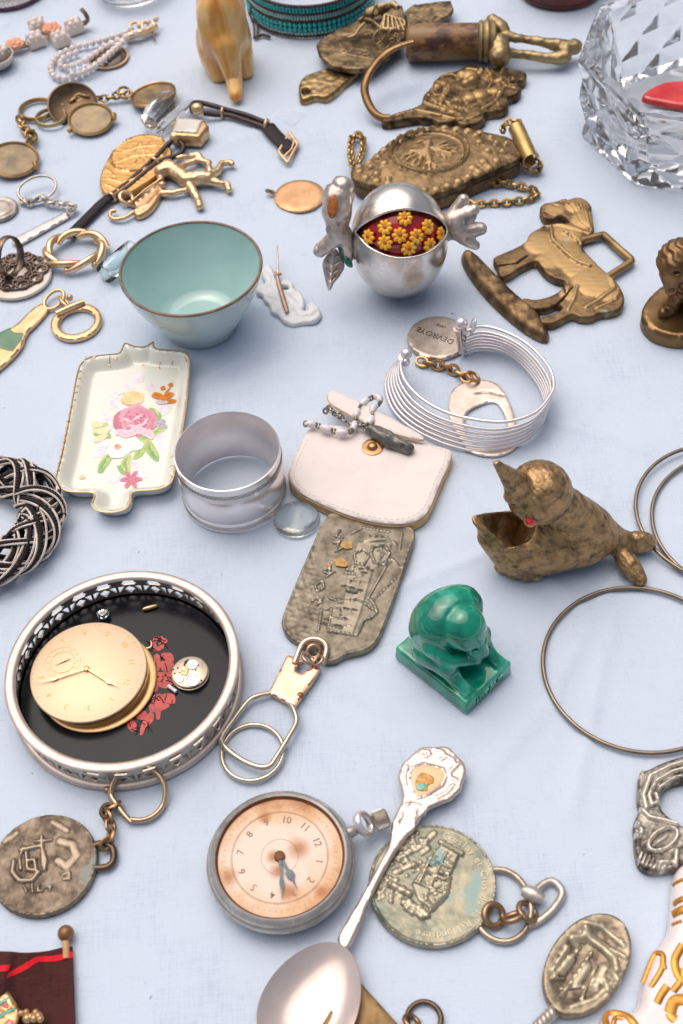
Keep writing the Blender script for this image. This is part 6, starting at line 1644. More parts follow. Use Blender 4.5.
HOOK_D = metal('hook brass', rgb('a4865c'), rgb('2e231a'), .45, .1, .2, 1000, 170, contrast=.6, bias=-.09)
HOOK_A = metal('hook arm brass', rgb('8f6f4a'), rgb('5a432c'), .34, .1, .2, 700, 100)
wall_hook()
def carriage_clip():
    Z = zoom(310, 0, 460, 80); T = 9.0; q = lambda *p: PP(Z(*p), T)[:, :2]; g = lambda x, y, z=T: P(*Z((x, y))[0], z)
    o = q((28, 195), (60, 168), (110, 138), (180, 110), (260, 60), (330, 10), (420, 20), (440, 100), (430, 190), (360, 250), (300, 290), (260, 312), (180, 313), (100, 298), (62, 268), (38, 235))
    oc = resample(cr(o, 4, True), 1, True)
    t = Thing('carriage_letter_clip', 'brass letter clip with a raised horse carriage, lettering and a pierced tongue', 'letter clip', [*o.mean(0), 0])
    cg = q((75, 205), (120, 160), (250, 150), (420, 120), (420, 185), (300, 225), (160, 210))
    t.part('plaque', relief(o, 3, T-3, .9, .85, smooth=False, bottom=True, hfn=lambda v: -.7*inside(v, cg)*1.0+.12*vnoise(v, 2.5, 4)), CLIP_B)
    A = zoom(200, 0, 360, 110); TL = 4.0
    tn = PP(A((425, 345), (450, 318), (500, 300), (560, 282), (650, 285), (680, 300), (620, 350), (585, 385), (540, 412), (490, 410), (455, 422), (428, 418), (420, 385)), TL)[:, :2]
    hl = PP(A((438, 380), (452, 374), (468, 380), (464, 394), (446, 398)), TL)[:, :2]
    t.part('tongue', relief(tn, TL, 0, 1.8, .9, holes=[hl], bottom=True, hfn=lambda v: .2*vnoise(v, 3, 5)), CLIP_Y)
    st = q((430, 30), (470, 0), (640, -20), (655, 20), (640, 45), (560, 85), (470, 130), (440, 110))
    t.part('strap', relief(st, 2.5, T-5, .8, .9, bottom=True, smooth=False, hfn=lambda v: .35*vnoise(v, 2.2, 8)), CLIP_B)
    # lettering panel
    pn = q((132, 200), (308, 238), (318, 282), (142, 246))
    t.part('name_panel', relief(pn, .5, T-.05, .2, .8, smooth=False), CLIP_B)
    a, b = g(145, 224, T+.5), g(305, 258, T+.5)
    Mt = tex_dir(a, b); Mt[:, 0] *= .62
    t.part('lettering', text('TURCIGAR', 6.4, .12, Mt, (a+b)/2+[0, 0, .1], spacing=1.05, bold=.04), glaze('letter grime', rgb('4a2e20'), rgb('5d3c2a'), .5, 300, .1))
    # carriage: two spoked wheels, body, folded hood, shafts and a horse
    z2 = T+1.5; w = []
    def wheel(x, y, rx, z):
        c = g(x, y, z); R = rx/4.553/kpx(c); n_ = unit(np.array([.25, -.85, .5])); Mx = frame(n_)
        w.append(torus(c, R, .55, 28, 6, n_)); w.append(ball(c, .9, 8))
        for k in range(9):
            d = Mx @ np.array([math.cos(k*.698), math.sin(k*.698), 0]); w.append(tube([c, c+d*R*.5, c+d*R], .3, 5))
    wheel(330, 180, 42, T+4); wheel(385, 165, 30, T+5)
    t.part('wheel', join(*w[:11]), CLIP_B); t.part('wheel', join(*w[11:]), CLIP_B)
    cb = cr([g(*x) for x in ((320, 130, T+5), (350, 140, T+4.5), (400, 142, T+4.5), (428, 122, T+5.5), (425, 95, T+7), (395, 85, T+8), (345, 70, T+9), (335, 95, T+7.5), (320, 130, T+5))], 6)
    hood = [tube([g(340+k*16, 72+k*3, T+9), g(335+k*20, 105+k*2, T+7.5), g(332+k*24, 132+k*2, T+6)], .75, 6) for k in range(5)]
    t.part('carriage_body', join(tube(cb, 1.0, 8), tube([g(330, 135, T+5), g(380, 138, T+5), g(425, 120, T+5.5)], 1.8, 8), *hood), CLIP_B)
    sh = [tube(cr([g(*x) for x in ((250, 105, T+4), (225, 130, T+3), (205, 160, T+2), (175, 172, T+1))], 6), .8, 6), tube(cr([g(*x) for x in ((330, 140, T+4), (290, 100, T+5), (250, 85, T+6))], 6), .7, 6), tube(cr([g(*x) for x in ((385, 150, T+4), (400, 185, T+2), (412, 200, T+1))], 6), .8, 6), tube(cr([g(*x) for x in ((300, 160, T+2), (270, 140, T+3), (240, 150, T+2))], 6), .6, 6)]
    t.part('shafts', join(*sh), CLIP_B)
    hs = lambda p: sun_(1.2, cap(p, g(270, 60, T+4), g(340, 30, T+6), 3.0, 3.4), capx(p, [g(345, 28, T+6), g(380, 20, T+8), g(400, 35, T+8)], [2.4, 2.0, 1.4]), cap(p, g(270, 65, T+3), g(225, 90, T+1), 1.2, .9), cap(p, g(285, 68, T+3), g(262, 105, T+1), 1.2, .9), cap(p, g(340, 40, T+4), g(330, 70, T+1), 1.3, .9), cap(p, g(300, 55, T+6), g(300, 25, T+10), 1.6, 1.2))+.25*vnoise(p, 2, 4)
    t.part('horse', sdf_mesh(hs, g(210, 110, T-2)-[2, 4, 0], g(410, 0, T+12)+[3, 4, 2], .7), CLIP_B, ang=None)
CLIP_B = metal('clip brass', rgb('bca27a'), rgb('4a3b2a'), .47, .1, .2, 1000, 150, contrast=.6, bias=-.07)
CLIP_Y = metal('tongue brass', rgb('c0a473'), rgb('7f6640'), .28, .1, .15, 600, 90)
carriage_clip()

# ------------------------------------------------------------------ turquoise bracelet, elephant, leather box, crystal bowl
def turquoise():
    c = P(311, 4); R = 62/kpx(c)
    t = Thing('turquoise_bracelet', 'stacked turquoise bead bracelet edged with dark knotted thread at the top edge', 'bracelet', c)
    def row(z, dr, br, sq=1.0):
        n = int(2*PI*(R+dr)/(br*1.8)); o = []
        for k in range(n):
            a = k*2*PI/n; o.append(ball((c[0]+(R+dr)*math.cos(a), c[1]+(R+dr)*math.sin(a), z+random.uniform(-.15, .15)), (br, br, br*sq), 6))
        return join(*o)
    TH = glaze('dark thread', rgb('3a2a2c'), rgb('5b4340'), .6, 500, .4)
    for z, dr, br, m in ((1.0, .3, 1.0, TH), (3.0, .1, 1.1, TURQ_L), (5.4, .2, 1.6, TURQ), (8.2, .1, 1.6, TURQ), (10.4, .3, .9, TH), (12.0, 0, .95, TURQ_L), (13.5, 0, .95, TURQ_L), (14.9, .3, .9, TH), (16.4, 0, 1.1, TURQ), (18.2, 0, 1.1, TURQ), (19.8, .3, .9, TH)):
        t.part({TH: 'thread_edge'}.get(m, 'bead_row'), row(z, dr, br), m)
    t.part('band', lathe([(R-1.4, .5), (R-.5, .5), (R-.5, 20), (R-1.4, 20)], c, 96, close=True), TH)
    ts = [tube(cr([P(250+dx, 4+k*3, 2) for k in range(0)]+[P(252+dx, 2, 12), P(250+dx, 14, 6), P(253+dx+random.uniform(-2, 2), 26, 2), P(254+dx, 38, 1)], 6), .6, 5) for dx in (0, 3)]
    ts.append(tube(cr([P(254, 38, 1), P(262, 35, 1), P(270, 37, 1)], 6), .9, 6))
    t.part('loose_thread', join(*ts), TH)
turquoise()
def elephant():
    Z = zoom(200, 0, 360, 110); f = P(*Z((140, 335))[0]); y0 = f[1]; r = lambda x, y, d=0: PY(*Z((x, y))[0], y0+d)
    tip = P(*Z((153, 408))[0], 3.5)
    def fn(p):
        body = sun_(7, ell(p, r(100, 170, 14), (14.6, 17, 17)), cap(p, r(92, 40, 12), r(112, 240, 12), 12.6, 13.6), ell(p, r(84, -10, 12), (11.5, 12, 11)))
        head = sun_(5, ell(p, r(92, 80, 3), (12.5, 8.5, 16)), ell(p, r(108, 170, 0), (11, 8, 12)))
        tr = capx(p, [r(112, 190, -4), r(132, 280, -8), r(145, 340, -10), tip], [8.2, 6.0, 4.8, 3.6])
        legs = np.minimum(cap(p, r(80, 250, 4), r(82, 318, 2), 6.6, 5.4), cap(p, r(175, 230, 4), r(190, 300, 3), 6.8, 5.4))
        back = np.minimum(cap(p, r(60, 240, 24), r(60, 290, 24), 7, 6), cap(p, r(160, 220, 24), r(165, 280, 24), 7, 6))
        ears = np.minimum(ell(p, r(20, 120, 4), (3.0, 5, 13)), ell(p, r(178, 130, 4), (3.0, 5, 13)))
        d = sun_(3, smin(body, head, 5), legs, back)
        d = smin(d, ears, 3); d = smin(d, tr, 2.0)
        return smax(d, -(p[:, 2]-.05), .4)
    qs = [r(0, 200, 35), r(210, 0, 0), tip, r(85, -60, 12)]
    lo = np.min(qs, 0)-[9, 6, 2]; hi = np.max(qs, 0)+[9, 6, 8]; lo[2] = -.8
    single('onyx_elephant', 'carved yellow banded stone elephant standing with its trunk down', 'figurine', sdf_mesh(fn, lo, hi, .95), ONYX, origin=[f[0], y0, 0], ang=None)
elephant()
def leather_box():
    c = P(560, -11); R = 42.5/kpx(P(560, 0)); h = 34
    t = Thing('leather_box', 'round dark brown leather box with small brass studs at the top edge', 'box', c)
    t.part('body', lathe([(.001, 0), (R-2, 0), (R-.4, .8), (R, 2.4), (R+.4, h*.5), (R, h-1), (R-1.5, h), (.001, h)], c, 80, caps=False), LEATHER_B)
    t.part('seam', torus([c[0], c[1], 3.0], R+.1, .3, 80, 6), glaze('leather seam', rgb('3a1510'), rgb('52231a'), .5, 200, .2))
    for k in range(14):
        a = -PI/2+(k-6.5)*.45; v = np.array([math.cos(a), math.sin(a), 0])
        t.part('stud', lathe([(1.4, 0), (1.2, .5), (.7, .9), (.001, 1.0)], [c[0]+(R+.2)*v[0], c[1]+(R+.2)*v[1], 10], 14, frame(v)), GOLD)
leather_box()
def crystal_bowl():
    c = P(700, 127); R = 127/kpx(P(590, 127)); h = 46
    t = Thing('crystal_bowl', 'heavy eight sided cut crystal glass bowl at the right edge', 'bowl', c)
    n, mz = 336, 40; V, F = [], []
    a = np.arange(n)*2*PI/n+.18
    seg = PI/4
    def octr(k): return np.cos(seg/2*.86)/np.cos(((a+k) % seg)-seg/2)*.93+.07
    for j in range(mz+1):
        z = .4+(h-.4)*j/mz; f = j/mz
        u = a/(2*PI)*28; v_ = f*4.0
        tri = lambda x: np.abs((x % 1)-.5)*2
        p1_, p2_ = tri(u*.5+v_*.5), tri(u*.5-v_*.5)
        am = 2.3 if 0 < j < mz-2 else .2
        r_ = R*(.90+.10*f)*octr(0)+am*(np.minimum(p1_, p2_)-.6)
        if j == mz: r_ = r_-.8
        V.append(np.column_stack([c[0]+r_*np.cos(a), c[1]+r_*np.sin(a), np.full(n, z)+(1.2*tri(u) if j == mz else 0)]))
    inn = []
    for k, f in enumerate(np.linspace(1, 0, 16)):
        zi = 9+(h-10)*f; r_ = (R*(.90+.10*f)*octr(0)-7.0)*(.80+.20*f**.5); V.append(np.column_stack([c[0]+r_*np.cos(a), c[1]+r_*np.sin(a), np.full(n, zi)]))
    for f in (.6, .25): r_ = (R*.9-7)*.8*f; V.append(np.column_stack([c[0]+r_*np.cos(a), c[1]+r_*np.sin(a), np.full(n, 8.8)]))
    rows = len(V); V = np.vstack(V)
    for j in range(rows-1):
        for i in range(n): F.append((j*n+i, j*n+(i+1) % n, (j+1)*n+(i+1) % n, (j+1)*n+i))
    F.append(tuple(reversed(range(n)))); F.append(tuple((rows-1)*n+i for i in range(n)))
    t.part('bowl', (V, F), CRYSTAL, ang=12)
    q = P(673, 95, 12); o = [P(*x, 12) for x in ((642, 97), (655, 86), (675, 81), (700, 84), (712, 95), (690, 106), (662, 103))]
    m = relief(np.array(o)[:, :2], 3.2, 9.6, 1.4, 1.2, bottom=True)
    single('red_glass_leaf', 'bright red glass leaf lying inside the crystal bowl', 'glass ornament', m, REDGLASS)
crystal_bowl()

# ------------------------------------------------------------------ upper left: lockets, gold watch, medallion, brooches
LK = zoom(0, 0, 230, 180)
def locket_keyring():
    g = lambda x, y, z=1.5: P(*LK((x, y))[0], z)
    BR = metal('locket brass', rgb('b99560'), rgb('574028'), .32, .1, .2, 600, 110)
    t = Thing('locket_keyring', 'brass key rings joined by short chains to three open round lockets', 'keyring', g(150, 340, 0))
    c = g(110, 325, 1.6)
    t.part('key_ring', tube(circ(c, 51/2.97/kpx(c), 48, ry=51/2.97/kpx(c)*1.0), 1.1, 8, True, up=(0, 0, 1), rv=1.5), BR)
    c = g(152, 348, 2.4)
    t.part('key_ring', tube(circ(c, 44/2.97/kpx(c), 48, ry=44/2.97/kpx(c)*.98), 1.0, 8, True, up=(0, 0, 1), rv=1.3), metal('pale ring brass', rgb('c2b088'), rgb('7d6a46'), .32, .1, .2, 600, 110))
    PH = glaze('old locket photo', rgb('6b5230'), rgb('a78a54'), .18, 110, .03, .5)
    def locket(x, y, rx, z, tl, ph=PH):
        c = g(x, y, z); R = rx/2.97/kpx(c); Mx = frame(unit(np.array(tl)))
        k = t.part('locket', lathe([(.001, -.8), (R-1, -.8), (R, 0), (R, 1.3), (R-.6, 1.7), (R-1.3, 1.3), (R-1.5, .5), (.001, .4)], c, 56, Mx), BR)
        t.part('picture', lathe([(.001, .62), (R-1.55, .58), (R-1.5, .45)], c, 48, Mx, caps=False), ph, k)
        return c, R
    locket(270, 356, 67, 3.0, (.05, -.15, 1)); locket(40, 476, 76, 3.2, (.12, -.1, 1)); locket(456, 284, 70, 3.6, (-.12, .1, 1))
    c = g(216, 312, 4.0)
    t.part('locket_back', lathe([(.001, -.5), (13, -.5), (14, 0), (14, .8), (13, 1.1), (12.4, .4), (.001, .2)], c, 48, frame((.1, -.45, .9))), metal('dark locket back', rgb('6d5844'), rgb('2f241c'), .3, .1, .2, 500, 110))
    for m_ in (tube([g(338, 340, 4), g(338, 352, 4)], 1.6, 10), tube([g(104, 484, 4), g(108, 496, 4)], 1.6, 10), ball(g(207, 388, 3), 1.5, 8)): t.part('hinge_tab', m_, BR)
    CH = metal('locket chain', rgb('b7986c'), rgb('4c3a2a'), .3, .1, .2, 700, 150)
    t.part('chain', chain([g(165, 308, 3), g(190, 318, 3), g(215, 300, 5), g(240, 285, 6), g(262, 290, 5), g(300, 292, 3), g(335, 290, 3), g(362, 275, 4), g(388, 280, 4)], 5.0, 3.6, .7, 12), CH)
    t.part('chain', chain([g(52, 350, 3), g(68, 362, 3), g(62, 380, 3), g(88, 388, 3), g(98, 410, 4), g(84, 425, 4)], 4.6, 3.8, .8, 12), CH)
    for m_ in (torus(g(368, 275, 4), 3.4, .8, 20, 8, (.2, -.4, .8)), torus(g(92, 405, 4), 3.2, .9, 20, 8, (.5, -.4, .6))): t.part('clasp', m_, BR)
locket_keyring()
def gold_watch():
    W = zoom(90, 90, 240, 230); g = lambda x, y, z=4: P(*W((x, y))[0], z)
    t = Thing('ladies_gold_watch', 'small square gold wristwatch on a looped dark leather cord strap', 'wristwatch', g(440, 200, 0))
    q = lambda *p, z=8.0: PP(W(*p), z)[:, :2]
    o = q((384, 128), (520, 134), (540, 160), (500, 212), (372, 204), (362, 190))
    t.part('case', relief(o, 6.4, 1.6, 1.2, .9, smooth=False, bottom=True), GOLD)
    t.part('crystal', relief(q((398, 130), (514, 138), (488, 198), (374, 192)), 1.0, 7.9, .6, .9, smooth=False), glaze('clouded crystal', rgb('b9b0a2'), rgb('d9d2c6'), .1, 60, .02, .8))
    t.part('crown', lathe([(2.4, -1.4), (2.6, -.8), (2.6, .8), (2.0, 1.4), (.001, 1.5)], g(524, 190, 5), 20, frame(unit(np.array([1, -.5, .1])))), GOLD)
    for a, b in (((368, 214), (408, 218)), ((466, 84), (512, 88))):
        pa, pb = g(*a, 5), g(*b, 5); m_ = (pa+pb)/2
        t.part('lug', tube([pa, m_*.5+pa*.5, m_, m_*.5+pb*.5, pb], [2.2, 3.2, 3.4, 3.2, 2.2], 14), GOLD)
    t.part('cord', tube(cr([g(372, 232, 4), g(335, 270, 3), g(300, 310, 2.5), (g(230, 372, 2.2)), g(160, 432, 2), g(92, 486, 2)], 8), 1.5, 8), CORDBROWN)
    t.part('cord', tube(cr([g(408, 232, 4), g(426, 262, 3), g(405, 295, 2.6), g(320, 326, 2.6), g(250, 380, 2.4), g(180, 440, 2.2), g(108, 492, 2.2)], 8), 1.5, 8), CORDBROWN)
    t.part('keeper', torus(g(293, 330, 2.5), 2.6, .8, 20, 8, unit(g(230, 385)-g(300, 320))), GOLD)
    t.part('keeper', torus(g(98, 488, 2.2), 2.4, .9, 20, 8, unit(g(60, 520)-g(110, 480))), GOLD)
    tail = cr([g(88, 490, 2), g(50, 520, 2), g(20, 550, 1.6), g(-20, 590, 1.5), g(-70, 640, 1.5), (g(-92, 662, 1.5))], 8)
    t.part('braided_tail', tube(tail, 3.0, 10, up=(0, 0, 1), rv=1.5, twist=.0), BLACKCORD)
    A = zoom(180, 0, 420, 180); h = lambda x, y, z=2: P(*A((x, y))[0], z)
    t.part('cord', tube(cr([h(36, 318, 4), h(34, 300, 4), h(50, 292, 3), h(90, 300, 2), h(130, 312), h(190, 328), h(246, 350)], 8), 1.5, 8), CORDBROWN)
    t.part('cord', tube(cr([h(66, 322, 4), h(100, 326, 2.4), h(140, 328), h(190, 344), h(246, 364)], 8), 1.5, 8), CORDBROWN)
    t.part('keeper', torus(h(122, 321, 2), 2.7, .8, 20, 8, (1, -.25, 0)), GOLD); t.part('keeper', torus(h(247, 356, 2), 2.8, .9, 20, 8, (1, -.4, 0)), GOLD)
    t.part('strap_end', tube(cr([h(248, 358, 2), h(270, 384, 2), h(296, 408, 2), h(318, 424, 2)], 8), 4.2, 10, up=(0, 0, 1), rv=1.2), BLACKCORD)
    bk = np.array([h(312, 378, 2.2), h(335, 410, 2.2), h(306, 462, 2.2), h(280, 432, 2.2), h(312, 378, 2.2)])
    t.part('buckle', tube(resample(bk, 1.4), .95, 8, up=(0, 0, 1), rv=.8), GOLD_P)
    t.part('buckle_pin', tube([h(296, 446, 2.4), h(318, 424, 3), h(326, 395, 2.6)], .6, 6), GOLD)
gold_watch()
def gold_medallion():
    W = zoom(90, 90, 240, 230); T = 3.0; q = lambda *p: PP(W(*p), T)[:, :2]
    o = q((44, 425), (50, 375), (80, 310), (120, 260), (180, 218), (250, 203), (320, 212), (360, 245), (372, 290), (345, 345), (300, 390), (240, 430), (170, 470), (110, 480), (62, 465))
    el = q(*[(222+128*math.cos(a)+8*math.sin(a), 288+76*math.sin(a)-30*math.cos(a)) for a in np.linspace(0, 2*PI, 40)])
    st = [(el, .5, .9), (q((150, 280), (220, 260), (300, 250)), .4, .5), (q((180, 310), (230, 240), (260, 320)), .4, .5), (q((120, 330), (200, 300), (300, 290)), .4, .5), (q((200, 340), (280, 230)), .4, .5), (q((80, 400), (140, 420), (220, 400)), .5, .6), (q((70, 430), (130, 455)), .5, .6), (q((75, 360), (110, 390)), .5, .5)]
    single('gold_medallion', 'round matte gold medallion with an engraved disc under the watch cord', 'medallion', relief(o, T, edge=.9, sp=.75, strokes=st, hfn=lambda v: .12*vnoise(v, 2.0, 3)), GOLD_M)
    # leaping animal brooch
    g = lambda x, y, z=2.5: P(*W((x, y))[0], z)
    t = Thing('gold_animal_brooch', 'openwork gold brooch of a leaping animal beside the gold medallion', 'brooch', g(400, 430, 0))
    hull = q((200, 520), (175, 505), (215, 470), (290, 420), (320, 400), (325, 450), (310, 495), (270, 545), (220, 570), (195, 555))
    t.part('wing', relief(hull, 3.0, 0, 1.6, .8, strokes=[(q((190, 530), (240, 490), (310, 430)), .5, .8), (q((200, 550), (260, 520), (310, 460)), .5, .6)]), GOLD)
    def fn(p):
        d = capx(p, [g(325, 370, 4), g(360, 355, 4.5), g(400, 380, 4), g(440, 410, 4), g(500, 400, 4), g(540, 400, 4)], [3.8, 4.6, 4.2, 4.2, 3.8, 3.6])
        K = lambda *a: capx(p, [g(x, y, z) for x, y, z, _ in a], [r for *_, r in a])
        for a in (((440, 410, 3.5, 3.0), (470, 460, 2.8, 2.3), (490, 495, 2, 1.9), (500, 530, 1.8, 2.1)), ((400, 380, 3.5, 2.6), (430, 340, 3, 1.6), (490, 318, 3, 1.4), (540, 330, 3, 1.6), (545, 370, 3, 1.8)), ((540, 395, 3.5, 2.6), (580, 370, 3, 2.0), (600, 335, 2.5, 1.7), (640, 330, 2.2, 1.6), (648, 338, 2, 1.5)), ((540, 410, 3.5, 2.6), (590, 425, 3, 2.0), (625, 430, 2.2, 1.8), (632, 455, 1.8, 1.7)), ((400, 310, 3, 1.4), (450, 300, 3, 1.6), (490, 300, 3, 2.4), (510, 315, 3, 1.6)), ((325, 380, 3, 2.2), (320, 430, 2.5, 1.8), (330, 470, 2.2, 1.9), (380, 470, 2.2, 1.6), (440, 455, 2.4, 1.5))): d = smin(d, K(*a), .9)
        return d+.18*vnoise(p, 2.2, 5)
    qs = [g(310, 480, 1), g(655, 290, 7), g(500, 540, 0), g(400, 295, 7)]
    t.part('animal', sdf_mesh(fn, np.min(qs, 0)-[3, 3, 1.5], np.max(qs, 0)+[3, 3, 3], .62), GOLD, ang=None)
    t.part('hook', tube(cr([g(118, 548, 2.4), g(95, 555, 2), g(92, 575, 1.6), g(115, 588, 1.6), g(160, 580, 1.8), g(200, 555, 2.2)], 8), 1.1, 8), GOLD)
    t.part('ring', torus(g(166, 492, 2.6), 3.4, 1.2, 22, 8, (.4, -.3, .8)), GOLD)
    t.part('pin', tube([g(180, 515, 3.4), g(250, 455, 4), g(330, 400, 5)], .55, 6), GOLD); t.part('ball', join(ball(g(330, 432, 5), 1.9, 10), ball(g(182, 514, 3.4), 1.5, 10)), GOLD)
GOLD_M = metal('matte gold', rgb('dcb27a'), rgb('b48446'), .42, .08, .2, 900, 120, contrast=.8)
gold_medallion()
def crystals():
    W = zoom(90, 90, 240, 230); g = lambda x, y, z=3: P(*W((x, y))[0], z)
    def prism(a, b, r, n, tip):
        ax = unit(b-a); L = np.linalg.norm(b-a); return lathe([(.001, 0), (r*.8, L*.12), (r, L*.3), (r*.95, L*.72), (r*.5, L*.92), (.001, L)], a, n, frame(ax))
    G_ = 'clear crystal pieces by the gold watch'
    single('crystal_drop', 'broad faceted clear crystal drop leaning on the right brass locket', 'crystal', prism(g(250, 165, 6), g(385, 10, 7.5), 6.5, 7, 0), CRYSTAL, G_, ang=5)
    single('crystal_drop', 'slim clear crystal rod beside the gold watch case', 'crystal', prism(g(300, 198, 3), g(472, 40, 4), 2.9, 8, 0), CLEAR, G_, ang=5)
crystals()
def pearl_brooch():
    g = lambda x, y, z=3: P(*LK((x, y))[0], z)
    t = Thing('pearl_loop_brooch', 'looped strands of small pearls hanging from a gold clasp over a brown stone', 'brooch', g(250, 170, 0))
    ps = []
    def strand(pts, r):
        for x in resample(cr([g(*p) for p in pts], 8), r*1.95): ps.append(ball(x+[0, 0, random.uniform(-.15, .15)], r, 8))
    strand(((372, 98, 4), (330, 112, 3), (275, 128, 2.5), (225, 140, 2.2), (180, 160, 2), (155, 188, 2), (152, 212, 2), (172, 232, 2), (210, 230, 2), (255, 210, 2.2), (300, 180, 3), (345, 140, 4), (375, 112, 5)), 2.05)
    strand(((350, 120, 4.5), (310, 142, 4), (265, 172, 3.5), (230, 192, 3), (195, 200, 2.6), (178, 192, 2.4), (190, 172, 2.4), (225, 158, 2.4)), 2.05)
    strand(((365, 125, 6), (330, 158, 5.5), (290, 190, 5), (250, 214, 4), (215, 222, 3.6)), 1.9)
    t.part('pearls', join(*ps), PEARL)
    cl = [ball(g(375+k*13+random.uniform(-3, 3), 100-k*5+(-1)**k*9, 4+random.uniform(0, 2)), 2.0, 8) for k in range(8)]
    t.part('clasp_pearls', join(*cl), PEARL)
    t.part('clasp', join(tube(cr([g(370, 112, 3), g(400, 102, 4), g(435, 92, 4), g(462, 78, 3)], 6), 2.2, 8), torus(g(405, 82, 5), 4, 1, 20, 8, (.2, -.3, 1)), torus(g(440, 76, 5), 3.6, 1, 20, 8, (.2, -.3, 1))), GOLD_P)
    t.part('pin', tube([g(452, 92, 3), g(457, 108, 2), g(460, 122, 1)], .5, 6), DARKM)
    c = g(322, 168, 1.5)
    t.part('stone', lathe([(.001, 3.2), (6, 2.8), (10.2, 1.4), (11, .2), (.001, 0)], [c[0], c[1], 0], 40), BROWNSTONE)
    t.part('setting', torus([c[0], c[1], .9], 11.2, .7, 48, 6), GOLD_P)
pearl_brooch()
def flower_bracelet():
    Z = zoom(0, 0, 110, 120); g = lambda x, y, z=4: P(*Z((x, y))[0], z)
    t = Thing('flower_bracelet', 'bracelet of beige links set with pearls and peach rose heads', 'bracelet', g(300, 200, 0))
    d0 = unit((g(520, 130)-g(20, 300))*[1, 1, 0]); Mx = np.stack([d0, [-d0[1], d0[0], 0], [0, 0, 1]], 1)
    for x, y in ((230, 150), (218, 240), (375, 232), (458, 155), (8, 322), (-80, 350)):
        c = g(x, y, 4.5)
        k = t.part('link', box([c[0], c[1], 2.9], (10, 8, 5.6), Mx, .8), BEIGE)
        t.part('link_pearls', join(*[ball(np.array([c[0], c[1], 6.2])+Mx @ np.array([dx, dy, 0]), r, 10) for dx, dy, r in ((-3.2, 1.8, 2.0), (0, 2.2, 2.1), (3.2, 1.8, 2.0), (-2.4, -1.9, 2.0), (1.8, -1.9, 2.2))]), PEARL, k)
    for x, y in ((318, 170), (88, 268)):
        c = g(x, y, 5.0); pt = []
        for i in range(14):
            a = i*2.4; r_ = 5.2*math.sqrt(i/14)
            pt.append(ball(c+[r_*math.cos(a), r_*math.sin(a), .8-.28*r_], (2.6, 1.0, 1.5), 8, rotm((0, 0, 1), a+PI/2) @ rotm((1, 0, 0), .5)))
        t.part('rose', join(*pt, ball(c-[0, 0, .8], (5.6, 5.2, 1.8), 12)), PEACH)
    t.part('clasp', tube(cr([g(490, 150, 3), g(530, 140, 4), g(545, 120, 6), g(530, 85, 9), g(505, 58, 11)], 6), 2.4, 8, rv=1.3), metal('brown clasp', rgb('9a7a66'), rgb('5d4538'), .3, .1, .2, 700, 150))
    t.part('hinge', join(tube([g(148, 260, 3), g(152, 285, 3)], 1.0, 8), tube([g(292, 215, 3), g(300, 245, 3)], 1.0, 8), tube([g(60, 310, 2), g(150, 290, 2), g(280, 258, 2)], .8, 6)), DARKB)
flower_bracelet()
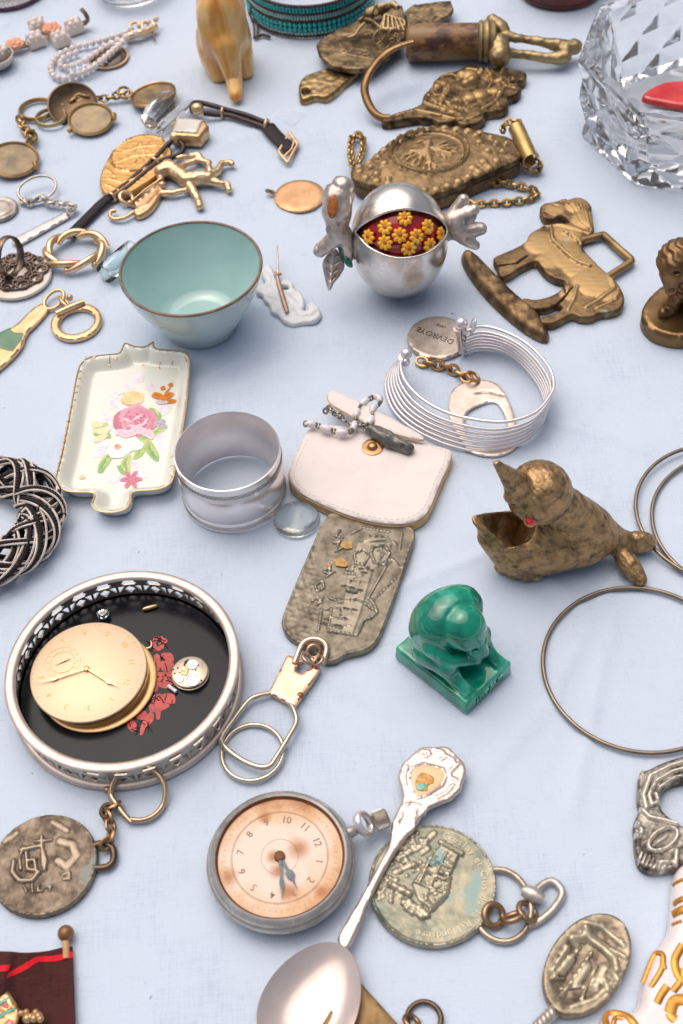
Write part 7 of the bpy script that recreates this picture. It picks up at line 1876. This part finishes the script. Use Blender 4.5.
def left_edge_things():
    c = P(-3, 66)
    single('silver_thimble_cup', 'small silver cup tipped at the left edge under the flower bracelet', 'cup', lathe([(.001, .3), (7, .2), (10.4, 3.4), (11.2, 7.2), (10.5, 7.2), (9.5, 3.8), (6, 1.4), (.001, 1.2)], c, 48, caps=False), SILVER_T)
    c = P(8, -9); R = 40/kpx(P(8, 0))
    t = Thing('dark_lidded_dish', 'low round dish with a dark plum band and silver rim in the top left corner', 'dish', c)
    t.part('base', lathe([(.001, 0), (R-1, 0), (R, 1.2), (R-.3, 2.2), (.001, 2.2)], c, 80, caps=False), glaze('plum enamel', rgb('4a2338'), rgb('6d3b52'), .15, 60, .05, .5))
    t.part('wall', lathe([(R-.8, 2.0), (R-.2, 3.2), (R-1.6, 7.0), (R-2.6, 7.0), (R-2, 2.6)], c, 80, close=True), SILVER)
    t.part('inner', lathe([(.001, 5.2), (R-2.6, 5.2), (R-2.5, 4.0), (.001, 4.0)], c, 60, caps=False), glaze('dark inner', rgb('4b3f3b'), rgb('766860'), .12, 70, .05, .5))
    c = P(133, -7); R = 38/kpx(P(133, 0))
    t = Thing('small_glass_dish', 'clear glass dish with a pale pink rim at the top edge', 'dish', c)
    t.part('bowl', lathe([(.001, .4), (R*.6, .4), (R*.92, 3.0), (R, 8), (R-.2, 12), (R-1.6, 12), (R-2.0, 8), (R*.84, 4.6), (R*.55, 2.4), (.001, 2.4)], c, 72, caps=False), CLEAR)
    t.part('rim', torus([c[0], c[1], 12], R-.9, .9, 72, 8), glaze('pink rim', rgb('d8b7a8'), rgb('e6cabd'), .15, 60, .05, .4))
    # silver tag keyring
    Z = zoom(0, 160, 130, 300); g = lambda x, y, z=1.5: P(*Z((x, y))[0], z)
    t = Thing('silver_tag_keyring', 'grey silver disc fob, thin ring and flat bar joined by a fine chain', 'keyring', g(180, 250, 0))
    c = g(-6, 252, 1.8); R = 98/5.254/kpx(c)
    o = circ(c, R, 60)[:, :2]
    t.part('disc', relief(o, 2.0, edge=.6, sp=1.0, hfn=lambda v: -.35*(np.abs(np.hypot(v[:, 0]-c[0], v[:, 1]-c[1])-R*.68) < .8)), metal('grey tag', rgb('cdc3b8'), rgb('91877d'), .4, .08, .15, 800, 120))
    rp = [g(195+100*math.cos(a), 152+66*math.sin(a)-20*math.cos(a), 2.5+2.5*math.sin(-a)+1.2) for a in np.linspace(0, 2*PI, 60)[:-1]]
    t.part('ring', tube(rp, .75, 8, True), SILVER_T)
    t.part('bar', relief(PP(Z((60, 430), (75, 405), (340, 268), (365, 275), (358, 296), (90, 445)), 1.6)[:, :2], 1.6, edge=.5, sp=1.0, smooth=False), SILVER)
    t.part('chain', chain([g(110, 205, 2), g(150, 230, 2), g(190, 205, 3), g(235, 195, 4), g(250, 225, 3), g(300, 225, 2.5), g(345, 235, 2.5), g(390, 240, 2.5), g(380, 262, 2.5), g(360, 275, 2.5)], 4.2, 3.2, .7, 12), SILVER_T)
    # twisted gold wreath
    t = Thing('gold_wreath_brooch', 'oval brooch of twisted gold rods tipped with tiny pearls', 'brooch', g(395, 480, 0))
    c = g(397, 478, 3.2); rx = 150/5.254/kpx(c); ry = rx*.88
    K = 7
    for k in range(K):
        a0 = k*2*PI/K; a = np.linspace(a0, a0+1.55, 22); f = np.linspace(0, 1, 22)
        rad = 1.12-.26*f; p = np.stack([c[0]+rx*rad*np.cos(a), c[1]+ry*rad*np.sin(a), 1.9+3.4*np.sin(f*PI*.9)], 1)
        t.part('rod', tube(p, 1.9*(.75+.25*np.sin(f*PI)), 10), GOLD_PK)
        t.part('rod_end', ball(p[0]+[0, 0, .6], 1.7, 10), PEARL if k in (0, 3, 4) else GOLD)
    # filigree ear clip on pale disc
    t = Thing('filigree_ring', 'dark openwork ring standing on the back of a pale oval stone', 'ring', g(90, 610, 0))
    c = g(92, 612, 1.6); R = 180/5.254/kpx(c)
    t.part('stone', lathe([(.001, 0), (R-1, 0), (R, 1.0), (R-.3, 2.2), (R-1.4, 2.6), (.001, 2.6)], [c[0], c[1], 0], 64, caps=False), glaze('ivory stone', rgb('d9c9b8'), rgb('e8dcd0'), .3, 60, .05, .2))
    w = []; cc = g(90, 585, 3.4)
    for k in range(10):
        a = k*2*PI/10; q = cc+[(R*.72)*math.cos(a), (R*.72)*math.sin(a)*.9, 0]
        w.append(torus(q, 2.9, .7, 18, 6)); w.append(torus(q+[-math.cos(a)*4.6, -math.sin(a)*4.3, .2], 2.0, .6, 16, 6))
        w.append(torus(q+[math.cos(a+.3)*1.5, math.sin(a+.3)*1.5, .3], 1.2, .5, 14, 6))
    w.append(torus(cc, R*.42, .7, 40, 6)); w.append(torus(cc, R*.80, .5, 50, 6))
    t.part('filigree', join(*w), FILI)
    rc = g(48, 505, 12); n_ = unit(np.array([.88, -.42, .1])); Mr = frame(n_, (0, 0, 1))
    t.part('hoop', xf(tube(circ((0, 0, 0), 9.0, 48, ry=9.6), .8, 8, True, up=(0, 0, 1), rv=2.2), Mr, [rc[0], rc[1], 11.8]), FILI)
    # gold champagne bottle keyring
    Y = zoom(0, 280, 120, 380); T = 2.2; q = lambda *p: PP(Y(*p), T)[:, :2]; h = lambda x, y, z=1.5: P(*Y((x, y))[0], z)
    o = q((246, 126), (266, 132), (274, 158), (238, 205), (190, 255), (160, 282), (140, 320), (128, 355), (95, 405), (30, 470), (-60, 545), (-150, 610), (-260, 520), (-150, 410), (-60, 340), (0, 298), (60, 268), (108, 232), (150, 190), (200, 145))
    t = Thing('bottle_keyring', 'flat gold bottle charm with a green enamel band on a wide gold key ring', 'keyring', h(150, 250, 0))
    bt = t.part('bottle', relief(o, T, edge=.6, sp=1.0), GOLD_PK)
    t.part('green_band', relief(q((-70, 350), (-10, 304), (58, 272), (68, 292), (90, 302), (134, 300), (122, 345), (70, 406), (30, 396), (-20, 385), (-60, 380)), .4, T-.1, .15, 1.0, smooth=False), BOTTLE_G, bt)
    t.part('link', torus(h(308, 112, 2), 6.2, .9, 26, 8, (.25, -.3, 1), rx=3.8, M=frame((.1, -.2, 1)) @ rotm((0, 0, 1), .55)), GOLD)
    t.part('link', join(torus(h(372, 130, 2), 4.6, .9, 22, 8, (.7, .4, .6), rx=2.6), ball(h(398, 100, 3), 1.6, 10)), GOLD)
    oo = q(*[(432+145*math.cos(a)-14*math.sin(a), 232+104*math.sin(a)-10*math.cos(a)) for a in np.linspace(0, 2*PI, 40)[:-1]])
    ih = q(*[(436+100*math.cos(a)-12*math.sin(a), 232+70*math.sin(a)-8*math.cos(a)) for a in np.linspace(0, 2*PI, 40)[:-1]])
    t.part('key_ring', relief(oo, T, edge=.6, sp=.9, holes=[ih]), GOLD_PK)
    t.part('ring_bar', tube([h(320, 192, 3.2), h(400, 155, 3.4), h(478, 125, 3.2)], 1.5, 8), GOLD)
    # aqua glass tube
    a, b = g(548, 600, 5.2), g(700, 470, 5.2); ax = unit(b-a); L = np.linalg.norm(b-a)
    single('glass_tube', 'short aqua glass tube lying between the gold wreath and the bowl', 'glass tube', lathe([(5.0, 0), (5.2, .4), (5.2, L), (4.0, L), (4.0, .4), (4.2, 0)], a, 40, frame(ax), close=True), AQUA)
GOLD_PK = metal('rosy gold', rgb('efcba4'), rgb('cd9a66'), .24, .08, .1, 800, 130, contrast=.8)
FILI = metal('dark filigree', rgb('7a675c'), rgb('2f2522'), .32, .1, .2, 700, 150)
left_edge_things()
